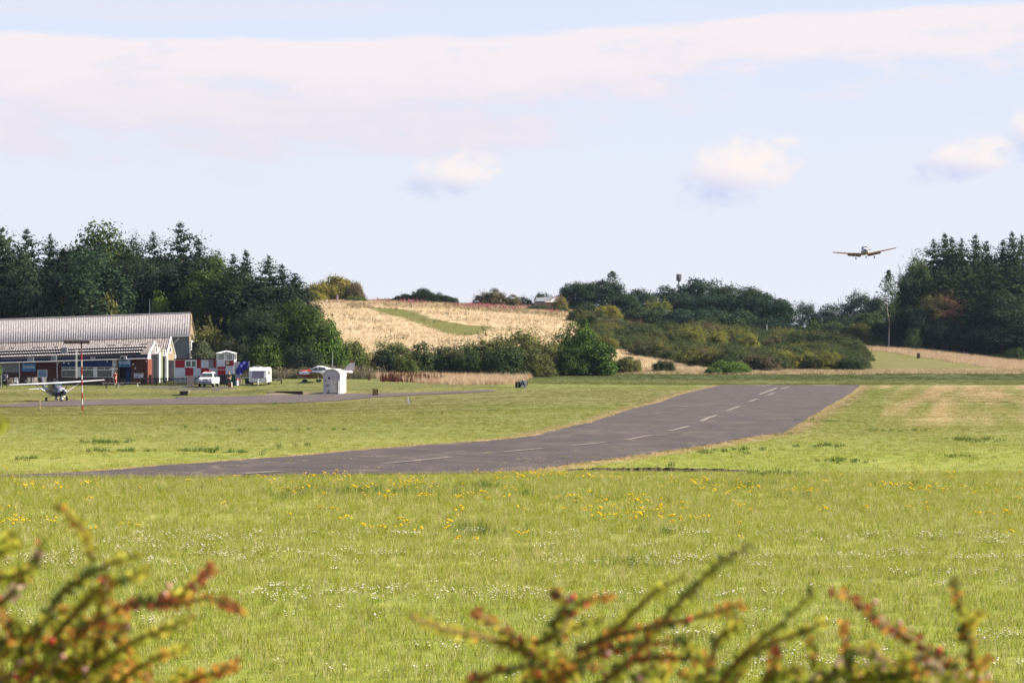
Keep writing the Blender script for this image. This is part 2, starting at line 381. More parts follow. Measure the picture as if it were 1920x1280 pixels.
def turf_material(name, attr=True, colr=(.15, .17, .03)):
    m = bpy.data.materials.new(name); m.use_nodes = True; t = NT(m.node_tree); b = t.n['Principled BSDF']
    b.inputs['Roughness'].default_value = .9; b.inputs['Specular IOR Level'].default_value = .1
    g = t.new('ShaderNodeNewGeometry'); p = g.outputs['Position']
    a = t.new('ShaderNodeAttribute', attribute_name='gcol')
    mp = t.new('ShaderNodeMapping'); t.l.new(p, mp.inputs[0]); mp.inputs['Scale'].default_value = (1, .35, 1)
    f1 = t.noise(mp.outputs[0], 3.2, 6, .7); f2 = t.noise(mp.outputs[0], .45, 5, .6); f4 = t.noise(p, .13, 6, .65); f3 = t.noise(p, 14, 3, .6)
    c = t.mix(t.ss(f1, .35, .75), t.mix(1.0, a.outputs['Color'], (.70, .74, .62), 'MULTIPLY'), t.mix(1.0, a.outputs['Color'], (1.28, 1.20, 1.3), 'MULTIPLY'))
    c = t.mix(t.m('MULTIPLY', t.ss(f2, .5, .8), .45), c, t.mix(1.0, a.outputs['Color'], (1.35, 1.1, 1.5), 'MULTIPLY'))
    c = t.mix(t.m('MULTIPLY', t.ss(f4, .48, .62), .55), c, t.mix(1.0, c, (.78, .84, .70), 'MULTIPLY'))
    c = t.mix(t.m('MULTIPLY', t.ss(f4, .40, .30), .4), c, t.mix(1.0, c, (1.2, 1.1, 1.25), 'MULTIPLY'))
    t.l.new(c, b.inputs['Base Color'])
    bp = t.new('ShaderNodeBump'); bp.inputs['Strength'].default_value = .6; bp.inputs['Distance'].default_value = .06
    t.l.new(t.noise(p, 5, 5, .7), bp.inputs['Height']); t.l.new(bp.outputs[0], b.inputs['Normal'])
    return m
M_TURF = turf_material('turf')

ys = np.concatenate([np.arange(-60, 30, 3), np.arange(30, 80, 1.0), np.arange(80, 90, .3), np.arange(90, 140, 1.0), np.arange(140, 335, 1.5), np.arange(335, 640, 1.5), 640 * 1.09 ** np.arange(0, 29)])
us = np.concatenate([-np.geomspace(1.6, .245, 14), np.linspace(-.235, .235, 260), np.geomspace(.245, 1.6, 14)])
YY, UU = np.meshgrid(ys, us, indexing='ij'); XX = UU * np.maximum(YY, 55)
ZZ = hgt(XX, YY)
V = np.stack([XX, YY, ZZ], -1).reshape(-1, 3); nr, nc = XX.shape
ii = (np.arange(nr - 1)[:, None] * nc + np.arange(nc - 1)[None, :]).ravel()
FA = np.stack([ii, ii + 1, ii + nc + 1, ii + nc], 1)
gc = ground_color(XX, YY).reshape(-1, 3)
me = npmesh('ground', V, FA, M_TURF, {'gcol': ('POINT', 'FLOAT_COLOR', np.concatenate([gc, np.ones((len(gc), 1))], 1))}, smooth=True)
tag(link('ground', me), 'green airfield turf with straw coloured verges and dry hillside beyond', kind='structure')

# ------------------------------------------------------------------ asphalt
def asphalt(name, base, pale):
    m = bpy.data.materials.new(name); m.use_nodes = True; t = NT(m.node_tree); b = t.n['Principled BSDF']
    b.inputs['Roughness'].default_value = .85; b.inputs['Specular IOR Level'].default_value = .25
    g = t.new('ShaderNodeNewGeometry'); p = g.outputs['Position']
    mp = t.new('ShaderNodeMapping'); t.l.new(p, mp.inputs[0]); mp.inputs['Scale'].default_value = (1, .25, 1); mp.inputs['Rotation'].default_value = (0, 0, R(8))
    f1 = t.noise(mp.outputs[0], .5, 6, .65); f2 = t.noise(p, 8, 4, .7); f3 = t.noise(mp.outputs[0], 2.5, 5, .7)
    c = t.mix(t.ss(f1, .35, .7), base, pale)
    c = t.mix(t.m('MULTIPLY', t.ss(f3, .55, .8), .5), c, tuple(x * .65 for x in base))
    c = t.mix(t.m('MULTIPLY', t.ss(f2, .3, .8), .4), c, tuple(x * 1.5 for x in pale))
    mp2 = t.new('ShaderNodeMapping'); t.l.new(p, mp2.inputs[0]); mp2.inputs['Rotation'].default_value = (0, 0, R(-9)); mp2.inputs['Scale'].default_value = (.9, .12, 1)
    st = t.noise(mp2.outputs[0], .9, 5, .7)     # long worn streaks along the runway
    c = t.mix(t.m('MULTIPLY', t.ss(st, .5, .72), .6), c, tuple(x * 1.55 for x in pale))
    c = t.mix(t.m('MULTIPLY', t.ss(st, .44, .30), .55), c, tuple(x * .55 for x in base))
    vo = t.new('ShaderNodeTexVoronoi', feature='DISTANCE_TO_EDGE'); vo.inputs['Scale'].default_value = .16
    wv = t.new('ShaderNodeVectorMath', operation='ADD'); t.l.new(p, wv.inputs[0]); nzv = t.new('ShaderNodeTexNoise'); nzv.inputs['Scale'].default_value = .5; t.l.new(p, nzv.inputs['Vector'])
    sc = t.new('ShaderNodeVectorMath', operation='SCALE'); t.l.new(nzv.outputs['Color'], sc.inputs[0]); sc.inputs['Scale'].default_value = 3.0; t.l.new(sc.outputs[0], wv.inputs[1]); t.l.new(wv.outputs[0], vo.inputs['Vector'])
    c = t.mix(t.m('MULTIPLY', t.ss(vo.outputs['Distance'], .035, .005), .55), c, (.105, .082, .058))
    t.l.new(c, b.inputs['Base Color'])
    bp = t.new('ShaderNodeBump'); bp.inputs['Strength'].default_value = .5; bp.inputs['Distance'].default_value = .01
    t.l.new(t.noise(p, 30, 3, .7), bp.inputs['Height']); t.l.new(bp.outputs[0], b.inputs['Normal'])
    return m
M_ASPH = asphalt('asphalt', (.030, .0215, .0200), (.047, .034, .0315)); M_TAX = asphalt('worn_asphalt', (.046, .033, .031), (.066, .050, .044))
def sheet(name, top, bot, m, up, nx, ny, jag=0, label=None, kind='structure'):
    """strip between two ground lines given in world xy, draped on the terrain"""
    top = np.array(top); bot = np.array(bot)
    def res(a, n):
        d = np.concatenate([[0], np.cumsum(np.hypot(*np.diff(a, axis=0).T))]); q = np.linspace(0, d[-1], n)
        return np.stack([np.interp(q, d, a[:, 0]), np.interp(q, d, a[:, 1])], 1)
    a, b = res(top, nx), res(bot, nx); t = np.linspace(0, 1, ny)[:, None, None]
    g = a[None] * (1 - t) + b[None] * t
    if jag:
        q = RNG.normal(0, jag, (2, nx)); n = (b - a); n /= np.hypot(*n.T)[:, None]
        g[0] += n * q[0][:, None]; g[-1] += n * q[1][:, None]
    z = hgt(g[..., 0], g[..., 1]) + up
    v = np.concatenate([g, z[..., None]], -1).reshape(-1, 3)
    i = (np.arange(ny - 1)[:, None] * nx + np.arange(nx - 1)[None]).ravel()
    me = npmesh(name, v, np.stack([i, i + nx, i + nx + 1, i + 1], 1), m, smooth=True)
    o = link(name, me); return tag(o, label, kind=kind)
# resample both runway edges at equal distances
def at_y(edge, y): e = sorted((p[1], p[0]) for p in edge); return np.interp(y, [q[0] for q in e], [q[1] for q in e])
yq = np.concatenate([np.linspace(78.2, 140, 130), np.linspace(140.5, 346, 160)])
tp = [(at_y(L2, y), y) for y in yq]; bt = [(at_y(R2, y), y) for y in yq]
tp = np.array(tp); bt = np.array(bt)
tt = np.linspace(0, 1, 14)[:, None, None]; g = tp[None] * (1 - tt) + bt[None] * tt
g[0, :, 0] += RNG.normal(0, .10, len(yq)); g[-1, :, 0] += RNG.normal(0, .14, len(yq))
zz = hgt(g[..., 0], g[..., 1]) + .035
nx = len(yq); ii = (np.arange(13)[:, None] * nx + np.arange(nx - 1)[None]).ravel()
tag(link('runway', npmesh('runway', np.concatenate([g, zz[..., None]], -1).reshape(-1, 3), np.stack([ii, ii + nx, ii + nx + 1, ii + 1], 1), M_ASPH, smooth=True)), 'dark grey asphalt runway curving away to the right', kind='structure')
sheet('taxiway', TU, TDn, M_TAX, .05, 160, 8, .12, 'narrow grey taxiway in front of the clubhouse')
M_PAINT = mat('worn_white_paint', (.22, .19, .17), .85, scale=4, col2=(.11, .09, .08))
def stripe(name, p0, p1, wd, label, up=.055):
    a = G(*p0); b = G(*p1); d = (b - a); d.z = 0; L = d.length; d.normalize(); n = Vector((-d.y, d.x, 0)) * wd / 2
    k = 7; v = []; f = []
    for i in range(k + 1):
        c = a + d * L * i / k
        for s in (-1, 1):
            q = c + n * s * random.uniform(.6, 1.1); v.append((q.x, q.y, hz(q.x, q.y) + up))
        if i: j = 2 * i; f.append((j - 2, j - 1, j + 1, j))
    me = bpy.data.meshes.new(name); me.from_pydata(v, [], f); me.materials.append(M_PAINT)
    return tag(link(name, me), label, kind='structure')
for p0, p1, wd in [((1465, 730), (1479.5, 725), .35), ((1437.6, 741.8), (1454, 736.3), .32), ((1403, 754.5), (1423, 748.3), .3), ((1361, 771), (1385, 763), .3), ((1314.4, 791), (1343.6, 779.3), .3),
                   ((1256, 809), (1291, 800), .3), ((1176, 825.6), (1222, 817.6), .32), ((1075, 836.6), (1137, 830.4), .32), ((940, 849.3), (1018, 842.4), .34), ((720, 871), (845, 859), .34), ((457, 890), (525, 886), .4), ((1425, 740), (1456, 727.5), .38), ((1234, 817.8), (1241, 817.6), .5)]:
    stripe('runway_marking', p0, p1, wd, 'worn white centre line dash painted on the runway')
stripe('runway_marking', (1414, 723.2), (1448, 723.2), 3.5, 'worn white line across the far end of the runway')
stripe('runway_marking', (1520, 722.9), (1566, 722.6), 3.5, 'worn white line across the far end of the runway')
M_CRACK = mat('joint_filler', (.16, .135, .13), .9, var=.4, scale=.8)
for p0, p1, wd in [((1217, 761), (1385, 755.6), .5), ((1232, 817.6), (1440, 816.8), .14), ((1190, 765), (1330, 760.5), .6)]:
    o = stripe('runway_joint', p0, p1, wd, 'thin pale joint across the asphalt', .045); o.data.materials[0] = M_CRACK

M_SOIL = mat('dark_soil', (.045, .034, .018), .95, var=.4, scale=5)
dv = []; df = []; nd = 60
for i in range(nd + 1):
    x = 1.7 + 5.7 * i / nd; y = 83.3 + .03 * x + random.gauss(0, .05); z = hz(x, y - .6); hh_ = .11 * math.sin(math.pi * min(1, max(0, i / nd * 1.02))) ** .4 * random.uniform(.75, 1.1)
    dv += [(x, y - .5, z + .01), (x, y, z + .02), (x, y + .12, z + hh_), (x, y + 1.0, z + .01)]
    if i: b = 4 * i; df += [(b - 4 + k, b + k, b + k + 1, b - 3 + k) for k in range(3)]
me = bpy.data.meshes.new('soil_edge'); me.from_pydata(dv, [], df); me.materials.append(M_SOIL); tag(link('soil_edge', me), 'dark strip of bare soil beside the near edge of the runway', kind='structure')

# ------------------------------------------------------------------ vegetation materials
def leafmat(name, trans=.3, var=.55, base=None, inst=None):
    """leaf colour = the object's own tint (or base) varied leaf by leaf"""
    m = bpy.data.materials.new(name); m.use_nodes = True; t = NT(m.node_tree); t.n.clear()
    o = t.new('ShaderNodeOutputMaterial')
    if inst:
        a = t.new('ShaderNodeAttribute', attribute_name=inst, attribute_type='INSTANCER'); c = a.outputs['Color']
    elif base is None:
        a = t.new('ShaderNodeAttribute', attribute_name='tint', attribute_type='OBJECT'); c = a.outputs['Color']
    else:
        rgb = t.new('ShaderNodeRGB'); rgb.outputs[0].default_value = (*base, 1); c = rgb.outputs[0]
    vr = t.new('ShaderNodeAttribute', attribute_name='var'); oi = t.new('ShaderNodeObjectInfo')
    v = t.m('ADD', t.m('MULTIPLY', vr.outputs['Fac'], 2 * var), 1 - var)
    tc_ = t.new('ShaderNodeTexCoord')
    n = t.noise(tc_.outputs['Object'], .55, 3, .6)
    warm = t.mix(t.m('MULTIPLY', t.ss(n, .45, .75), .55), c, t.mix(1.0, c, (1.55, 1.25, .8), 'MULTIPLY'))
    warm = t.mix(t.m('MULTIPLY', oi.outputs['Random'], .3), warm, t.mix(1.0, warm, (.8, .95, 1.1), 'MULTIPLY'))
    mul = t.new('ShaderNodeVectorMath', operation='SCALE'); t.l.new(warm, mul.inputs[0]); t.l.new(v, mul.inputs['Scale'])
    d = t.new('ShaderNodeBsdfDiffuse'); t.l.new(mul.outputs[0], d.inputs[0])
    tr = t.new('ShaderNodeBsdfTranslucent'); t.l.new(mul.outputs[0], tr.inputs[0])
    mx = t.new('ShaderNodeMixShader'); mx.inputs[0].default_value = trans
    t.l.new(d.outputs[0], mx.inputs[1]); t.l.new(tr.outputs[0], mx.inputs[2]); t.l.new(mx.outputs[0], o.inputs[0])
    return m
M_LEAF = leafmat('foliage', .25); M_BARK = mat('bark', (.11, .085, .065), .9, var=.3, scale=6, bump=.5)
M_BIRCH = mat('pale_bark', (.42, .38, .33), .8, var=.3, scale=4)

def cards(cent, nrm, size, rng, asp=1.0, curl=.0):
    """quads centred at cent (N,3), roughly facing nrm, of size (N,)"""
    N = len(cent); a = rng.normal(size=(N, 3)); nrm = nrm + .55 * rng.normal(size=(N, 3)); nrm /= np.linalg.norm(nrm, axis=1)[:, None] + 1e-9
    u = np.cross(nrm, a); u /= np.linalg.norm(u, axis=1)[:, None] + 1e-9; w_ = np.cross(nrm, u)
    s = np.asarray(size)[:, None] / 2
    v = np.stack([cent - u * s * asp, cent - w_ * s * .62, cent + u * s * asp, cent + w_ * s * .62], 1)
    return v.reshape(-1, 3), np.arange(4 * N).reshape(N, 4)

def norm(v, spk=0):
    """crown vertices scaled so that its width and height are 1"""
    w_ = (np.percentile(v[:, 0], 99.3) - np.percentile(v[:, 0], .7) + np.percentile(v[:, 1], 99.3) - np.percentile(v[:, 1], .7)) / 2
    top = np.percentile(v[:, 2], 99.7); v = v.copy(); v[:, :2] /= w_; v[:, 2] /= top; return v
def dome_mesh(seed, asp, npuff=80, per=150, pr=(.10, .17), leaf=.034, tree_=False, spiky=0, lift=0.0):
    """leafy crown: clumps over an uneven half dome (or rounded tree crown) whose width is asp times its height"""
    r = np.random.default_rng(seed); cs = []; ns = []; vs = []; sz = []; rx = asp / 2; big = [(r.uniform(0, 6.28), r.uniform(.7, 1.0), r.uniform(.75, 1.0)) for _ in range(7)]
    for k in range(npuff):
        a = r.uniform(0, 2 * math.pi); e = math.asin(r.uniform(0, 1) ** 1.0) if not tree_ else math.asin(r.uniform(-.85, 1)); sh = 1 - .28 * min(1, sum(.5 * max(0, math.cos(a - b[0])) ** 6 * (1 - b[1]) * 3 for b in big))
        rad = (r.uniform(.62, .92) if r.random() < .8 else r.uniform(.15, .6)) * sh
        p_ = r.uniform(*pr); flat_ = 1 - .12 * r.random()
        if tree_: pc = np.array([math.cos(a) * math.cos(e) * rx * rad, math.sin(a) * math.cos(e) * rx * rad, .52 + math.sin(e) * .44 * rad])
        else: pc = np.array([math.cos(a) * math.cos(e) ** .75 * rx * rad, math.sin(a) * math.cos(e) ** .75 * rx * rad, math.sin(e) * .88 * rad * flat_])
        pc[2] = max(pc[2], p_ * .3 + lift)
        q = r.normal(size=(per, 3)); q /= np.linalg.norm(q, axis=1)[:, None]; q[:, 2] = np.where(q[:, 2] < -.3, -q[:, 2], q[:, 2])
        rr = p_ * r.uniform(.55, 1.12, (per, 1)) * (1 + .2 * np.sin(q[:, :1] * 11 + k))
        cs.append(pc + q * rr); ns.append(q + [0, 0, .3]); vs.append(np.clip(r.normal(.5 + r.normal(0, .11), .22, per), 0, 1)); sz.append(leaf * r.uniform(.55, 1.4, per))
    for _ in range(spiky):
        a = r.uniform(0, 6.28); e = math.asin(r.uniform(.35, 1)); b0 = np.array([math.cos(a) * math.cos(e) * rx, math.sin(a) * math.cos(e) * rx, (.52 + .44 * math.sin(e)) if tree_ else .9 * math.sin(e)]) * .95
        t = r.uniform(0, .13, (18, 1)); d = np.array([math.cos(a) * .4, math.sin(a) * .4, 1]); cs.append(b0 + d * t + r.normal(0, .010, (18, 3))); ns.append(r.normal(size=(18, 3))); vs.append(r.uniform(.3, .8, 18)); sz.append(leaf * r.uniform(.35, .8, 18))
    v, f = cards(np.concatenate(cs), np.concatenate(ns), np.concatenate(sz), r)
    return npmesh('crown', norm(v), f, M_LEAF, {'var': ('FACE', 'FLOAT', np.concatenate(vs))})
def conifer_mesh(seed, Rb=.24, levels=46, z0=.04, dens=1.0, leaf=.024, open_=0.0, k=5.0):
    r = np.random.default_rng(seed); cs = []; ns = []; sz = []; vs = []; ph = r.uniform(0, 6.28, 4)
    for i in range(levels):
        z = z0 + (.985 - z0) * (i / (levels - 1)) ** .85 + r.normal(0, .006); nb = int(r.integers(7, 11)) + 1
        for _ in range(nb):
            a = r.uniform(0, 2 * math.pi); prof = (1 - math.exp(-max(0.0, 1 - z) * k)) * (1 - .12 * z) + .012
            L = Rb * prof * r.uniform(.55, 1.2) * (1 + .16 * math.sin(a * 2 + ph[0]) + .12 * math.sin(z * 23 + ph[1] + a))
            if r.random() < open_: L *= .45
            n = max(9, int(20 * dens * (L / Rb) ** .7)); t = r.uniform(.10, 1, n)
            up = (.30 - .55 * (1 - z)) * L * t - .10 * L * t + .12 * L * t ** 3
            p = np.stack([np.cos(a) * L * t, np.sin(a) * L * t, z + up], 1) + r.normal(0, .0085, (n, 3)) * (1.25 - t[:, None])
            cs.append(p); q = np.tile([np.cos(a) * .35, np.sin(a) * .35, .85], (n, 1)); ns.append(q + r.normal(0, .35, (n, 3))); sz.append(leaf * r.uniform(.55, 1.3, n) * (1.15 - .6 * t) * (.45 + .55 * min(1, (1 - z) * 6))); vs.append(np.clip(r.normal(.36 + .25 * t, .18), 0, 1))
    n = 10; t = r.uniform(.95, 1.01, n); cs.append(np.stack([r.normal(0, .0025, n), r.normal(0, .0025, n), t], 1)); ns.append(r.normal(size=(n, 3))); sz.append(np.full(n, leaf * .35)); vs.append(r.uniform(.3, .7, n))
    v, f = cards(np.concatenate(cs), np.concatenate(ns), np.concatenate(sz), r, asp=1.2)
    w_ = np.percentile(v[:, 0], 98.5) - np.percentile(v[:, 0], 1.5); v[:, :2] /= w_
    return npmesh('crown', v, f, M_LEAF, {'var': ('FACE', 'FLOAT', np.concatenate(vs))})
def columnar_mesh(seed, Rb=.13, leaf=.016):
    r = np.random.default_rng(seed); n = 2600
    z = r.uniform(.28, 1.0, n); prof = np.sin(np.clip((z - .22) / .78, 0, 1) ** .7 * math.pi) ** .7 * Rb + .008
    a = r.uniform(0, 2 * math.pi, n); k = np.sin(z * 70 + np.floor(a * 1.4) * 2.1) * .3 + .75; rr = prof * r.uniform(.15, 1, n) ** .6 * k
    c = np.stack([np.cos(a) * rr, np.sin(a) * rr, z + rr * .35], 1); v, f = cards(c, r.normal(size=(n, 3)), leaf * r.uniform(.6, 1.5, n), r)
    return npmesh('crown', norm(v), f, M_LEAF, {'var': ('FACE', 'FLOAT', r.uniform(0, 1, n))})
def twigs(mb, r, base, n, L, spread, lev, rad):
    for _ in range(n):
        a = r.uniform(0, 2 * math.pi); s = r.uniform(.1, 1) * spread; d = Vector((math.cos(a) * s, math.sin(a) * s, 1)).normalized(); l = L * r.uniform(.6, 1.1)
        p1 = base + d * l * .5 + Vector(r.normal(0, .03 * l, 3)); p2 = base + d * l + Vector(r.normal(0, .05 * l, 3))
        mb.tube([base, p1, p2], [rad, rad * .75, rad * .35], 3, False)
        if lev: twigs(mb, r, p1, 3, l * .55, spread * 1.2, lev - 1, rad * .6); twigs(mb, r, p2, 2, l * .4, spread, lev - 1, rad * .4)
def trunk_mesh(seed, r0=.022, top=.8, m=None, limbs=6):
    r = np.random.default_rng(seed); mb = MB(); pts = []
    for i in range(6): pts.append((r.normal(0, .006) * i, r.normal(0, .006) * i, -.03 + (top + .03) * i / 5))
    mb.tube(pts, [r0 * (1.25 - .2 * i) for i in range(6)], 7)
    for i in range(limbs):
        z = .2 + .5 * top * (i + 1) / limbs; a = r.uniform(0, 6.28); L = .16; mb.tube([(0, 0, z), (math.cos(a) * L * .6, math.sin(a) * L * .6, z + L * .5), (math.cos(a) * L, math.sin(a) * L, z + L * 1.1)], [r0 * .5, r0 * .35, r0 * .12], 4)
    me = bpy.data.meshes.new('trunk'); me.from_pydata(mb.v, [], mb.f); me.materials.append(m or M_BARK); return me
KIND = {
 'broad': [dome_mesh(1, .62, 84, 150, (.07, .12), .024, True), dome_mesh(2, .58, 80, 150, (.07, .12), .024, True, 24), dome_mesh(3, .72, 92, 150, (.08, .13), .026, True), dome_mesh(4, .66, 76, 150, (.065, .11), .022, True, 50)],
 'wide': [dome_mesh(5, 1.1, 90, 150, (.10, .17), .034, True), dome_mesh(6, 1.2, 96, 140, (.10, .16), .032, True, 40), dome_mesh(7, 1.15, 90, 150, (.11, .17), .034, True)],
 'conifer': [conifer_mesh(11), conifer_mesh(12, .27, open_=.12, k=6), conifer_mesh(13, .22, dens=.9, k=4.5), conifer_mesh(14, .24, open_=.22, leaf=.022, k=5.5)],
 'bush': [dome_mesh(21, 1.15, 80, 160, (.12, .20), .042), dome_mesh(22, 1.1, 90, 150, (.10, .17), .036, spiky=40), dome_mesh(23, 1.2, 76, 160, (.13, .20), .044), dome_mesh(24, 1.1, 96, 140, (.09, .16), .034, spiky=60)],
 'low': [dome_mesh(25, 2.3, 110, 150, (.18, .30), .065), dome_mesh(26, 2.2, 120, 140, (.15, .26), .056, spiky=50), dome_mesh(27, 2.4, 110, 150, (.18, .30), .066)],
 'flat': [dome_mesh(28, 3.8, 130, 140, (.24, .40), .095), dome_mesh(29, 3.6, 140, 130, (.22, .38), .085, spiky=50)],
 'column': [columnar_mesh(31)],
}
TRK = {'broad': trunk_mesh(41), 'conifer': trunk_mesh(42, .016, .95, limbs=0), 'bush': trunk_mesh(43, .03, .45, limbs=5), 'column': trunk_mesh(44, .010, .95, M_BIRCH, 0)}
_tw = np.random.default_rng(5); _mb = MB()
for _i in range(9): twigs(_mb, _tw, Vector((_tw.normal(0, .12), _tw.normal(0, .12), 0)), 2, .55, .45, 2, .012)
TWIG = bpy.data.meshes.new('bare_twigs'); TWIG.from_pydata(_mb.v, [], _mb.f); TWIG.materials.append(mat('dry_twig', (.26, .21, .16), .9))

def tree(name, kind, var, px, ytop, D, wpx, tint, label, cat='tree', group=None, sink=.1, twig=False, trunk=True, ybase=None):
    g0 = onground(px, D); zt = CZ - (ytop - HY) * D / F
    H = zt - g0.z; wd = wpx * D / F
    if H < .5: H = .5
    ar = wd / H; k2 = kind
    if kind == 'broad' and ar > .88: k2 = 'wide'
    if kind in ('bush', 'broad') and ar > 1.65: k2 = 'low'
    if kind in ('bush', 'broad') and ar > 3.0: k2 = 'flat'
    sx = wd; o = empty(name, (g0.x, g0.y, g0.z - sink * .3), random.uniform(0, 6.28), label, cat, group)
    me = KIND[k2][var % len(KIND[k2])]
    zs = H; ts = {'broad': wd / .66, 'conifer': wd / .45, 'bush': wd / 1.6, 'column': wd / .26}[kind]; ts = min(ts, zs)
    c = link('crown', me, o); c['tint'] = [*tint]; c.scale = (sx, sx, zs); c.data = me
    if trunk:
        t = link('trunk', TRK[kind], o); t.scale = (ts, ts, zs * .9)
    if twig: t = link('bare_twigs', TWIG, o); t.scale = (sx * .75, sx * .75, zs * 1.15)
    return o

# ------------------------------------------------------------------ scattering (grass, flowers, weeds: nobody could count them)
def scatter(name, pts, protos, scl, label, cat='grass', rot=None, cols=None):
    """one object: the protos instanced on the points"""
    N = len(pts); me = bpy.data.meshes.new(name); me.vertices.add(N); me.vertices.foreach_set('co', np.asarray(pts, np.float32).ravel())
    for nm, arr in (('scl', scl), ('rz', RNG.uniform(0, 6.283, N) if rot is None else rot)):
        a = me.attributes.new(nm, 'FLOAT', 'POINT'); a.data.foreach_set('value', np.asarray(arr, np.float32))
    if cols is not None:
        a = me.attributes.new('tcol', 'FLOAT_COLOR', 'POINT'); a.data.foreach_set('color', np.concatenate([cols, np.ones((N, 1))], 1).astype(np.float32).ravel())
    col_ = bpy.data.collections.new(name + '_kinds')
    for i, p in enumerate(protos): col_.objects.link(bpy.data.objects.new(name + '_kind', p))
    o = link(name, me); g = bpy.data.node_groups.new(name, 'GeometryNodeTree')
    g.interface.new_socket('Geometry', in_out='INPUT', socket_type='NodeSocketGeometry'); g.interface.new_socket('Geometry', in_out='OUTPUT', socket_type='NodeSocketGeometry')
    n = g.nodes; l = g.links
    gi = n.new('NodeGroupInput'); go = n.new('NodeGroupOutput'); ip = n.new('GeometryNodeInstanceOnPoints'); ci = n.new('GeometryNodeCollectionInfo')
    ci.inputs[0].default_value = col_; ci.inputs[1].default_value = True; ci.inputs[2].default_value = True
    m2 = n.new('GeometryNodeMeshToPoints'); l.new(gi.outputs[0], m2.inputs[0]); l.new(m2.outputs[0], ip.inputs['Points']); l.new(ci.outputs[0], ip.inputs['Instance'])
    ip.inputs['Pick Instance'].default_value = True
    ri = n.new('FunctionNodeRandomValue'); ri.data_type = 'INT'
    for s in ri.inputs:
        if s.name == 'Max' and s.type == 'INT': s.default_value = len(protos) - 1
        if s.name == 'Min' and s.type == 'INT': s.default_value = 0
    l.new([s for s in ri.outputs if s.type == 'INT'][0], ip.inputs['Instance Index'])
    sa = n.new('GeometryNodeInputNamedAttribute'); sa.data_type = 'FLOAT'; sa.inputs[0].default_value = 'scl'; l.new(sa.outputs[0], ip.inputs['Scale'])
    ra = n.new('GeometryNodeInputNamedAttribute'); ra.data_type = 'FLOAT'; ra.inputs[0].default_value = 'rz'
    cx = n.new('ShaderNodeCombineXYZ'); l.new(ra.outputs[0], cx.inputs[2]); l.new(cx.outputs[0], ip.inputs['Rotation'])
    l.new(ip.outputs[0], go.inputs[0]); md = o.modifiers.new('scatter', 'NODES'); md.node_group = g
    return tag(o, label, cat, kind='stuff')

def blades(seed, n, h, rad, wd, lean, m, seg=2, tip=None):
    r = np.random.default_rng(seed); v = []; f = []; var = []
    for _ in range(n):
        a = r.uniform(0, 6.283); q = rad * math.sqrt(r.random()); x, y = q * math.cos(a), q * math.sin(a); H = h * r.uniform(.5, 1.1); b = r.uniform(0, 6.283); L = lean * H * r.uniform(.2, 1)
        t = r.uniform(0, 3.1416); wx, wy = wd * math.cos(t) / 2, wd * math.sin(t) / 2; s0 = len(v); vv = r.random()
        for i in range(seg + 1):
            u = i / seg; cx_, cy_ = x + math.cos(b) * L * u * u, y + math.sin(b) * L * u * u; k = 1 - .85 * u
            v += [(cx_ - wx * k, cy_ - wy * k, H * u * (1 - .12 * u)), (cx_ + wx * k, cy_ + wy * k, H * u * (1 - .12 * u))]
        for i in range(seg): f.append((s0 + 2 * i, s0 + 2 * i + 1, s0 + 2 * i + 3, s0 + 2 * i + 2)); var.append(vv)
        if tip:
            z = H * .9; e = tip; cx_, cy_ = x + math.cos(b) * L, y + math.sin(b) * L; s1 = len(v)
            v += [(cx_ - e, cy_, z), (cx_, cy_ - e, z + e * .3), (cx_ + e, cy_, z + e * 2.2), (cx_, cy_ + e, z + e * 1.4)]; f.append((s1, s1 + 1, s1 + 2, s1 + 3)); var.append(min(1, vv + .5))
    return npmesh('tuft', v, f, m, {'var': ('FACE', 'FLOAT', var)})
MG = leafmat('grass_blade', .45, .45, (.200, .228, .028)); MG2 = leafmat('grass_blade_olive', .45, .45, (.228, .220, .046)); MG3 = leafmat('rush', .3, .4, (.075, .110, .024))
MTI = leafmat('turf_blade', .4, .35, inst='tcol')
MS = leafmat('straw', .35, .25, (.46, .355, .23)); MS2 = leafmat('dry_grass', .35, .3, (.36, .265, .17)); MS3 = leafmat('seed_stalk', .3, .3, (.34, .30, .15))
MD = leafmat('dock_stalk', .15, .4, (.085, .032, .022)); MTH = leafmat('thistle_stalk', .2, .5, (.10, .085, .055)); MTS = leafmat('thistle_down', .3, .4, (.21, .175, .13)); MPK = leafmat('pink_flower', .3, .35, (.27, .085, .11))
MDG = leafmat('far_grass', .3, .3, (.07, .095, .025))
def flat(name, colr):
    return leafmat(name, .2, .15, colr)
def field_points(d0, d1, dens, wfac=.212, prob=None):
    A = wfac * (d1 ** 2 - d0 ** 2); N = int(A * dens); Y = np.sqrt(RNG.uniform(d0 ** 2, d1 ** 2, N)); X = RNG.uniform(-1, 1, N) * wfac * Y
    k = ~inpoly(X, Y, RUNPOLY)
    if prob is not None: k &= RNG.random(N) < prob(X, Y)
    X, Y = X[k], Y[k]; return np.stack([X, Y, hgt(X, Y) - .005], 1)
gp = field_points(27, 82, 55, prob=lambda x, y: np.clip(.45 + 1.1 * _vn(x, y, 1.3, 31), .3, 1))
scatter('near_grass', gp, [blades(1, 14, .13, .10, .007, .7, MG), blades(2, 14, .11, .10, .007, .8, MG), blades(3, 12, .15, .1, .006, .6, MG2), blades(5, 12, .12, .1, .007, .9, MG2), blades(4, 9, .17, .1, .004, .5, MS3, tip=.004)], RNG.uniform(.6, 1.25, len(gp)), 'lush green and olive grass of the near field')
gp = field_points(78, 190, 9, prob=lambda x, y: np.clip(.2 + 1.2 * _vn(x, y, 3, 33), .1, 1))
